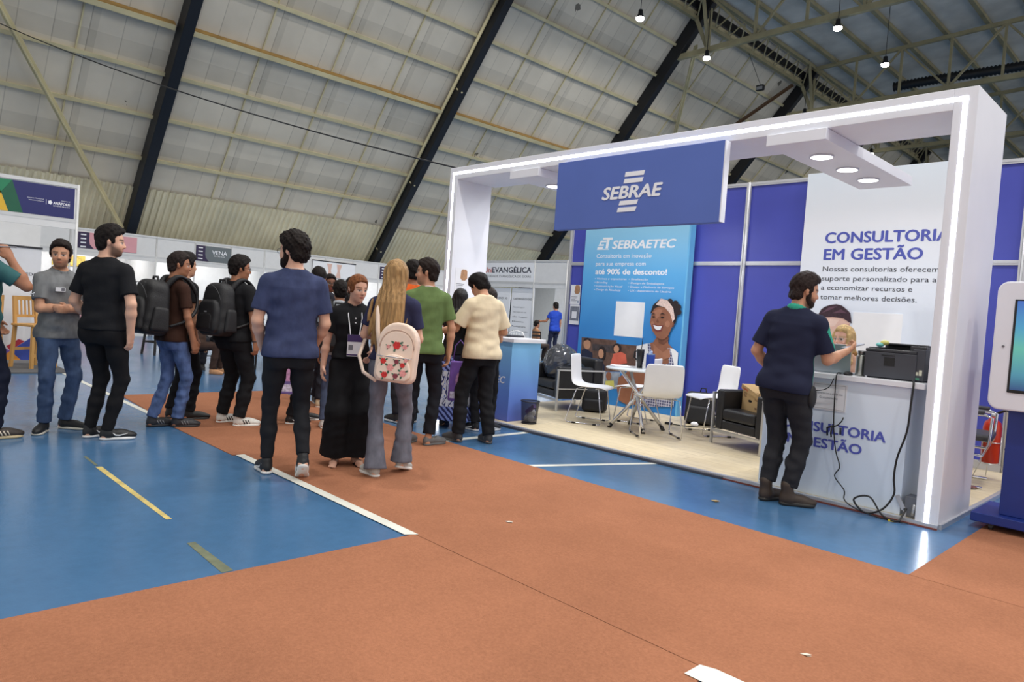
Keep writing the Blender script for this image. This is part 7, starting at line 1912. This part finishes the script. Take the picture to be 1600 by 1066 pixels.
# ------------------------------------------------------------------ things they carry
def carried(name, label, cat, J):
    r = J['root']
    return thing(name, label, cat, r.location, r.rotation_euler[2])
def big_backpack(J, label, h=.0095, w=.16, ht=.48, dep=.20, zc=1.22, rgb=(25, 25, 28), tilt=.06, straps=True):
    t = carried('backpack', label, 'backpack', J); sc = J['sc']; m = mat('pack_%d_%d_%d' % rgb, rgb, .6, noise=.12, scale=20, bump=.25, bscale=120)
    Rt = np.array(Matrix.Rotation(tilt, 3, 'X')); y0 = -.125 - dep / 2
    c = np.array([0, y0, zc])
    def rb(S, ctr, half, r, bump=None):
        ctr = np.array(ctr, float)
        def fn(X, Y, Z):
            px, py, pz = X - ctr[0], Y - ctr[1], Z - ctr[2]
            px, py, pz = (Rt[0, 0] * px + Rt[1, 0] * py + Rt[2, 0] * pz, Rt[0, 1] * px + Rt[1, 1] * py + Rt[2, 1] * pz, Rt[0, 2] * px + Rt[1, 2] * py + Rt[2, 2] * pz)
            tp = 1 - .28 * np.clip((pz / half[2]), 0, 1) ** 2
            qx = np.abs(px) - (half[0] * tp - r); qy = np.abs(py) - (half[1] * (1 - .15 * np.clip(pz / half[2], -1, 1)) - r); qz = np.abs(pz) - (half[2] - r)
            d = np.sqrt(np.maximum(qx, 0) ** 2 + np.maximum(qy, 0) ** 2 + np.maximum(qz, 0) ** 2) + np.minimum(np.maximum(qx, np.maximum(qy, qz)), 0) - r
            return d + (bump(px, py, pz) if bump else 0)
        e = np.array(half) + .06
        S._add(fn, ctr - e, ctr + e, .012, 'u')
    wv = wrinkles(hash(label) % 97, .006)
    S = Solid(); rb(S, c, (w, dep / 2, ht / 2), .07, wv); np_obj('main_bag', S.mesh(h), m, t, sc)
    S = Solid(); rb(S, c + np.array([0, -dep / 2 - .005, -ht * .12]), (w * .82, .05, ht * .30), .04, wv); pk = np_obj('front_pocket', S.mesh(h), m, t, sc)
    S = Solid(); rb(S, c + np.array([0, -dep / 2 - .03, -ht * .22]), (w * .62, .035, ht * .17), .03); np_obj('small_pocket', S.mesh(h), m, t, sc)
    for s in (-1, 1):
        S = Solid(); rb(S, c + np.array([s * w, .01, -ht * .2]), (.03, dep * .34, ht * .22), .025); np_obj('side_pocket', S.mesh(h), m, t, sc)
    zt = zc + ht / 2
    mb = MB(); mb.tube([Vector((x, y0 + .04, z)) * sc for x, z in ((-.05, zt - .03), (-.04, zt + .03), (.04, zt + .03), (.05, zt - .03))], .012 * sc, 8); obj('handle', mb, m, t)
    mb = MB(); mb.tube([(Vector(c) + Vector((w * .8 * math.sin(a), -dep * .12 - (dep * .42) * (1 - abs(a) / 2.2) ** .5, ht * .46 * math.cos(a) - .01))) * sc for a in np.linspace(-1.9, 1.9, 24)], .004 * sc, 5); obj('zip', mb, mat('pack_zip', (52, 52, 56), .4), t)
    mb = MB(); mb.tube([Vector((.03, y0 - dep * .30, zt - .03)) * sc, Vector((.03, y0 - dep * .36, zt - .07)) * sc], .005 * sc, 6); mb.tube([Vector((.05, y0 - dep * .30, zt - .03)) * sc, Vector((.055, y0 - dep * .36, zt - .06)) * sc], .005 * sc, 6); obj('zip_pull', mb, M_ALU, t)
    mb = MB(); mb.box((-.012 * sc, (y0 - dep / 2 - .062) * sc, (zc - .03) * sc), (.012 * sc, (y0 - dep / 2 - .052) * sc, (zc - .018) * sc)); obj('metal_badge', mb, M_ALU, t)
    if straps:
        gx = 1.0
        for s in (-1, 1):
            pts = [(s * .07, y0 + dep * .45, zt - .06), (s * .10, -.06, 1.505), (s * .115, .02, 1.505), (s * .125, .105, 1.42), (s * .135, .150, 1.30), (s * .165, .12, 1.18), (s * .20, .0, 1.08), (s * .15, -.13, 1.02)]
            P = [Vector(q) * sc for q in pts]; out = []
            for i in range(len(P) - 1):
                q0, q1, q2, q3 = P[max(i - 1, 0)], P[i], P[i + 1], P[min(i + 2, len(P) - 1)]
                for k in range(5):
                    u = k / 5; out.append(.5 * ((2 * q1) + (q2 - q0) * u + (2 * q0 - 5 * q1 + 4 * q2 - q3) * u * u + (3 * q1 - q0 - 3 * q2 + q3) * u ** 3))
            out.append(P[-1])
            mb = MB(); mb.tube(out, [.030 * sc] * 18 + [.018 * sc] * (len(out) - 18), 8, flat=((0, .5, 1), .5)); obj('shoulder_strap', mb, m, t)
    return t
big_backpack(J4, 'bulging black backpack on the back of the brown t-shirt person', ht=.54, dep=.25, zc=1.20, w=.18, tilt=-.10)
big_backpack(J6, 'black backpack on the back of the black t-shirt person with white sneakers', ht=.54, dep=.20, zc=1.20, w=.17, tilt=-.04)
big_backpack(J15, 'black backpack on the back of the light grey shirt', ht=.54, dep=.16, zc=1.19, w=.18)
# cream backpack with embroidered roses, hung from one shoulder
t = carried('backpack', 'small cream backpack with embroidered red roses on one shoulder strap', 'backpack', J9); sc = J9['sc']
M_CRB = mat('cream_leatherette', (232, 208, 190), .45, noise=.04, scale=12, bump=.1, bscale=200)
t.location = (J9['root'].location[0], J9['root'].location[1], 0)
bc = Vector((.10, -.235, .925)) 
def arch(w, z0, z1, n=14):
    r = w; p = [(-w, z0 + .03), (-w + .03, z0), (w - .03, z0), (w, z0 + .03)]
    return p + [(w * math.cos(a) ** .9 if math.cos(a) >= 0 else -w * abs(math.cos(a)) ** .9, z1 - w * 1.05 + w * 1.05 * math.sin(a)) for a in np.linspace(0, PI, n)]
def arch_mesh(w, z0, z1, y0, y1):
    mb = MB(); mb.prism(arch(w, z0, z1), y0, y1); return mb
o = obj('main_bag', arch_mesh(.145, -.18, .25, -.06, .06), M_CRB, t, bevel=.022, seg=4); o.location = bc; o.rotation_euler = (-.08, .06, 0)
o2 = obj('front_panel', arch_mesh(.118, -.02, .185, -.068, -.058), M_CRB, o, bevel=.004)
o3 = obj('front_pocket', arch_mesh(.125, -.165, .02, -.095, -.055), M_CRB, o, bevel=.014, seg=3)
mb = MB(); mb.tube([Vector((x, -.065, z)) for x, z in arch(.125, -.02, .195)[4:]], .0035, 6); obj('piping', mb, mat('cream_piping', (206, 178, 160), .5), o)
mb = MB(); mb.tube([(-.122, -.095, .0), (.122, -.095, .0)], .003, 6); obj('zip', mb, M_ALU, o)
M_ROSE = mat('red_embroidery', (196, 44, 44), .8, noise=.25, scale=90); M_PINK = mat('pink_embroidery', (224, 150, 146), .8, noise=.25, scale=90); M_LEAF = mat('green_embroidery', (72, 104, 84), .8, noise=.2, scale=90); M_MAR = mat('plum_embroidery', (128, 54, 66), .8, noise=.3, scale=90)
def bloom(x, z, r, m, y):
    mb = MB()
    pts = [(x + r * (1 + .12 * math.cos(6 * a)) * math.cos(a), z + r * (1 + .12 * math.cos(6 * a)) * math.sin(a)) for a in np.linspace(0, 2 * PI, 24, endpoint=False)]
    mb.prism(pts, y - .003, y); f = obj('embroidered_flower', mb, m, o)
    mb = MB()
    for a in (.6, 2.6, 4.4):
        cx, cz = x + r * 1.35 * math.cos(a), z + r * 1.35 * math.sin(a)
        mb.prism([(cx + r * .55 * math.cos(a) * math.cos(b) - r * .28 * math.sin(a) * math.sin(b), cz + r * .55 * math.sin(a) * math.cos(b) + r * .28 * math.cos(a) * math.sin(b)) for b in np.linspace(0, 2 * PI, 10, endpoint=False)], y - .002, y)
    l = obj('leaves', mb, M_LEAF, o)
yp = -.0955
bloom(.0, .085, .027, M_ROSE, -.0685); bloom(.058, .08, .016, M_PINK, -.0685); bloom(-.06, .07, .013, M_PINK, -.0685)
for x, z, r, m_ in ((-.075, -.035, .019, M_ROSE), (.065, -.05, .017, M_ROSE), (-.055, -.13, .021, M_ROSE), (-.02, -.075, .024, M_PINK), (.075, -.105, .023, M_PINK), (.02, -.03, .016, M_MAR), (.025, -.13, .018, M_MAR), (.085, -.015, .013, M_PINK)): bloom(x, z, r, m_, yp)
pts = [(-.03, -.215, .94), (-.075, -.20, 1.20), (-.105, -.135, 1.40), (-.115, -.06, 1.462), (-.125, .02, 1.455), (-.14, .085, 1.36)]
mb = MB(); mb.tube([Vector(q) * sc for q in pts], .017, 8, flat=((0, 1, .4), .4)); obj('shoulder_strap', mb, M_CRB, t)
pts = [(-.14, .085, 1.36), (-.185, .08, 1.24), (-.225, .0, 1.12), (-.235, -.12, .98), (-.17, -.20, .86), (-.06, -.225, .80)]
mb = MB(); mb.tube([Vector(q) * sc for q in pts], .014, 8, flat=((0, 1, .3), .45)); obj('shoulder_strap', mb, M_CRB, t)
# lanyard badge on the reddish-bun person
t = carried('lanyard_badge', 'white lanyard with a purple and white name badge on the black polo', 'badge', J8); sc = J8['sc']
def on8(p): return Vector(J8['up'](p)) * sc
mb = MB(); mb.tube([on8(q) for q in ((0, -.075, 1.49), (.055, -.03, 1.495), (.062, .03, 1.47), (.06, .125, 1.36), (.04, .150, 1.22), (.034, .152, 1.19))], .0042, 6); obj('strap', mb, M_PAPER, t)
mb = MB(); mb.tube([on8(q) for q in ((0, -.075, 1.49), (-.055, -.03, 1.495), (-.062, .03, 1.47), (-.06, .125, 1.36), (-.04, .150, 1.22), (-.034, .152, 1.19))], .0042, 6); obj('strap', mb, M_PAPER, t)
q = on8((0, .158, 1.115))
mb = MB(); mb.box((-.055, 0, -.085), (.055, .004, .085)); card = obj('card', mb, M_PAPER, t, loc=q)
mb = MB(); mb.box((-.055, .004, .03), (.055, .0055, .085)); mb.box((-.055, .004, -.078), (.055, .0055, -.068)); obj('purple_band', mb, mat('badge_purple', (62, 40, 96), .5), card)
mb = MB(); mb.box((.012, .004, -.035), (.045, .0055, .005)); obj('grey_square', mb, M_LETG, card)
mb = MB(); mb.tube([on8((0, .135, 1.36)), on8((0, .136, 1.36)) + Vector((0, .006, 0))], .006, 10); mb.tube([on8((0, .145, 1.32)), on8((0, .146, 1.32)) + Vector((0, .006, 0))], .006, 10); obj('shirt_button', mb, M_PAPER, J8['root'])
# phones
def phone(J, side, label, rgb, tip):
    t = carried('phone', label, 'phone', J); a = J['arms'][side]; sc = J['sc']; c = Vector(a['wr'] + a['hd'] * .10 + a['n'] * .02) * sc
    M4 = Matrix.Translation(c) @ Vector(tip).to_track_quat('Z', 'Y').to_matrix().to_4x4()
    mb = MB(); mb.box((-.036, -.0045, -.07), (.036, .0045, .09)); o = obj('phone_body', mb, mat('phone_%d' % rgb[0], rgb, .3, metal=.2), t, bevel=.004); o.matrix_local = M4
    mb = MB(); mb.box((-.032, -.0052, -.065), (.032, -.0044, .085)); s_ = obj('screen', mb, mat('phone_screen', (20, 20, 24), .1), o)
phone(J1, 1, 'grey phone held up flat by the teal t-shirt person', (120, 120, 128), (.3, 1, .05))
phone(J21, 1, 'silver phone in the hand of the navy polo person', (160, 166, 180), (.55, .8, .25))
phone(J14, -1, 'teal phone in the hand of the long dark-haired person', (70, 120, 118), (-.5, .8, .3))
# little black bag on its strap beside the skirt
t = carried('shoulder_bag', 'small black bag hanging on a thin strap in front of the patterned skirt', 'bag', J14)
S = Solid(); S.ell((.215, -.14, .745), (.085, .05, .09), k=.02); S.ell((.215, -.14, .80), (.075, .045, .05), k=.03); np_obj('pouch', S.mesh(.008), M_NYLON, t)
mb = MB(); mb.tube([(.17, -.14, .82), (.19, -.145, 1.0), (.19, -.12, 1.18), (.13, -.06, 1.27), (.16, .02, 1.24)], .007, 6); obj('strap', mb, M_NYLON, t)
# wallet edge, watch and belt pouch
a = J6['arms'][1]; sc = J6['sc']; t = carried('bracelet', 'dark bracelet on the right wrist of the black t-shirt person with white sneakers', 'bracelet', J6)
w = a['wr'] - a['fa'] * .012; fx = unit(np.cross(a['fa'], [0, 1, 0])); fy = np.cross(a['fa'], fx)
mb = MB(); mb.tube([Vector(w + fx * .030 * math.cos(u) + fy * .030 * math.sin(u)) * sc for u in np.linspace(0, 2 * PI, 18, endpoint=False)], .005, 6, closed=True); obj('band', mb, M_PR2, t)
t = carried('belt_pouch', 'black pouch on the belt of the navy polo person', 'pouch', J21)
S = Solid(); S.ell((.20, .02, .835), (.03, .05, .09), k=.02); np_obj('pouch', S.mesh(.008), M_NYLON, t, J21['sc'])
# tote bags
def tote(label, loc, rz, rgb, w=.17, h=.36, z0=.32):
    t = thing('tote_bag', label, 'bag', (loc[0], loc[1], z0), rz)
    m = mat('tote_%d_%d_%d' % rgb, rgb, .5, noise=.3, scale=7)
    mb = MB(); v = []
    mb.prism([(-w, 0), (w, 0), (w * .92, h), (-w * .92, h)], -.035, .035); o = obj('bag_body', mb, m, t, bevel=.015, seg=2)
    for sgn in (-1, 1):
        mb = MB(); mb.tube([(-.07, sgn * .02, h - .01), (-.05, sgn * .015, h + .16), (0, 0, h + .22), (.05, sgn * .015, h + .16), (.07, sgn * .02, h - .01)], .006, 6); obj('handle', mb, m, t)
    mb = MB(); mb.prism([(-w * .8, .03), (w * .8, .03), (w * .8, .10), (-w * .8, .10)], -.0365, -.035); obj('printed_band', mb, mat('tote_print_light', (206, 200, 220), .6, noise=.4, scale=30), o)
    mb = MB(); mb.prism([(w * .5 * math.cos(a) + .02, .22 + .09 * math.sin(a)) for a in np.linspace(0, 2 * PI, 14, endpoint=False)], -.0365, -.035); obj('printed_swirl', mb, mat('tote_print_pink', (190, 140, 180), .6, noise=.4, scale=30), o)
    return t
tote('lilac printed tote bag hanging between the legs of the blue t-shirt person', (-6.62, 3.30), math.radians(62), (112, 96, 158), z0=.33, h=.34)
tote('purple glossy tote bag hanging between the patterned skirt and the cream t-shirt', (-5.66, 4.74), math.radians(50), (120, 84, 170), w=.10, h=.42, z0=.34)

# marks on the grey polo
t = J2['root']; sc = J2['sc']
mb = MB(); mb.box((-.036, -.008, -.017), (.036, .003, .017)); o = obj('chest_patch', mb, M_PWHITE, t, loc=Vector(J2['up']((.068, .128, 1.315))) * sc); o.rotation_euler = (0, 0, -.30)
mb = MB(); mb.box((-.030, .003, -.013), (-.006, .004, .013)); obj('patch_print', mb, M_LETG, o)
a = J2['arms'][1]; c = a['sh'] + a['ua'] * .155 + np.array([.068, .012, 0])
mb = MB(); mb.tube([Vector(c + np.array([.002, q, z])) * sc for q, z in ((-.03, .0), (-.01, .008), (.01, .004), (.032, .016))], .004, 6); mb.tube([Vector(c + np.array([.002, q, z])) * sc for q, z in ((.01, .004), (.02, -.012))], .003, 6); obj('sleeve_mark', mb, M_PWHITE, t)
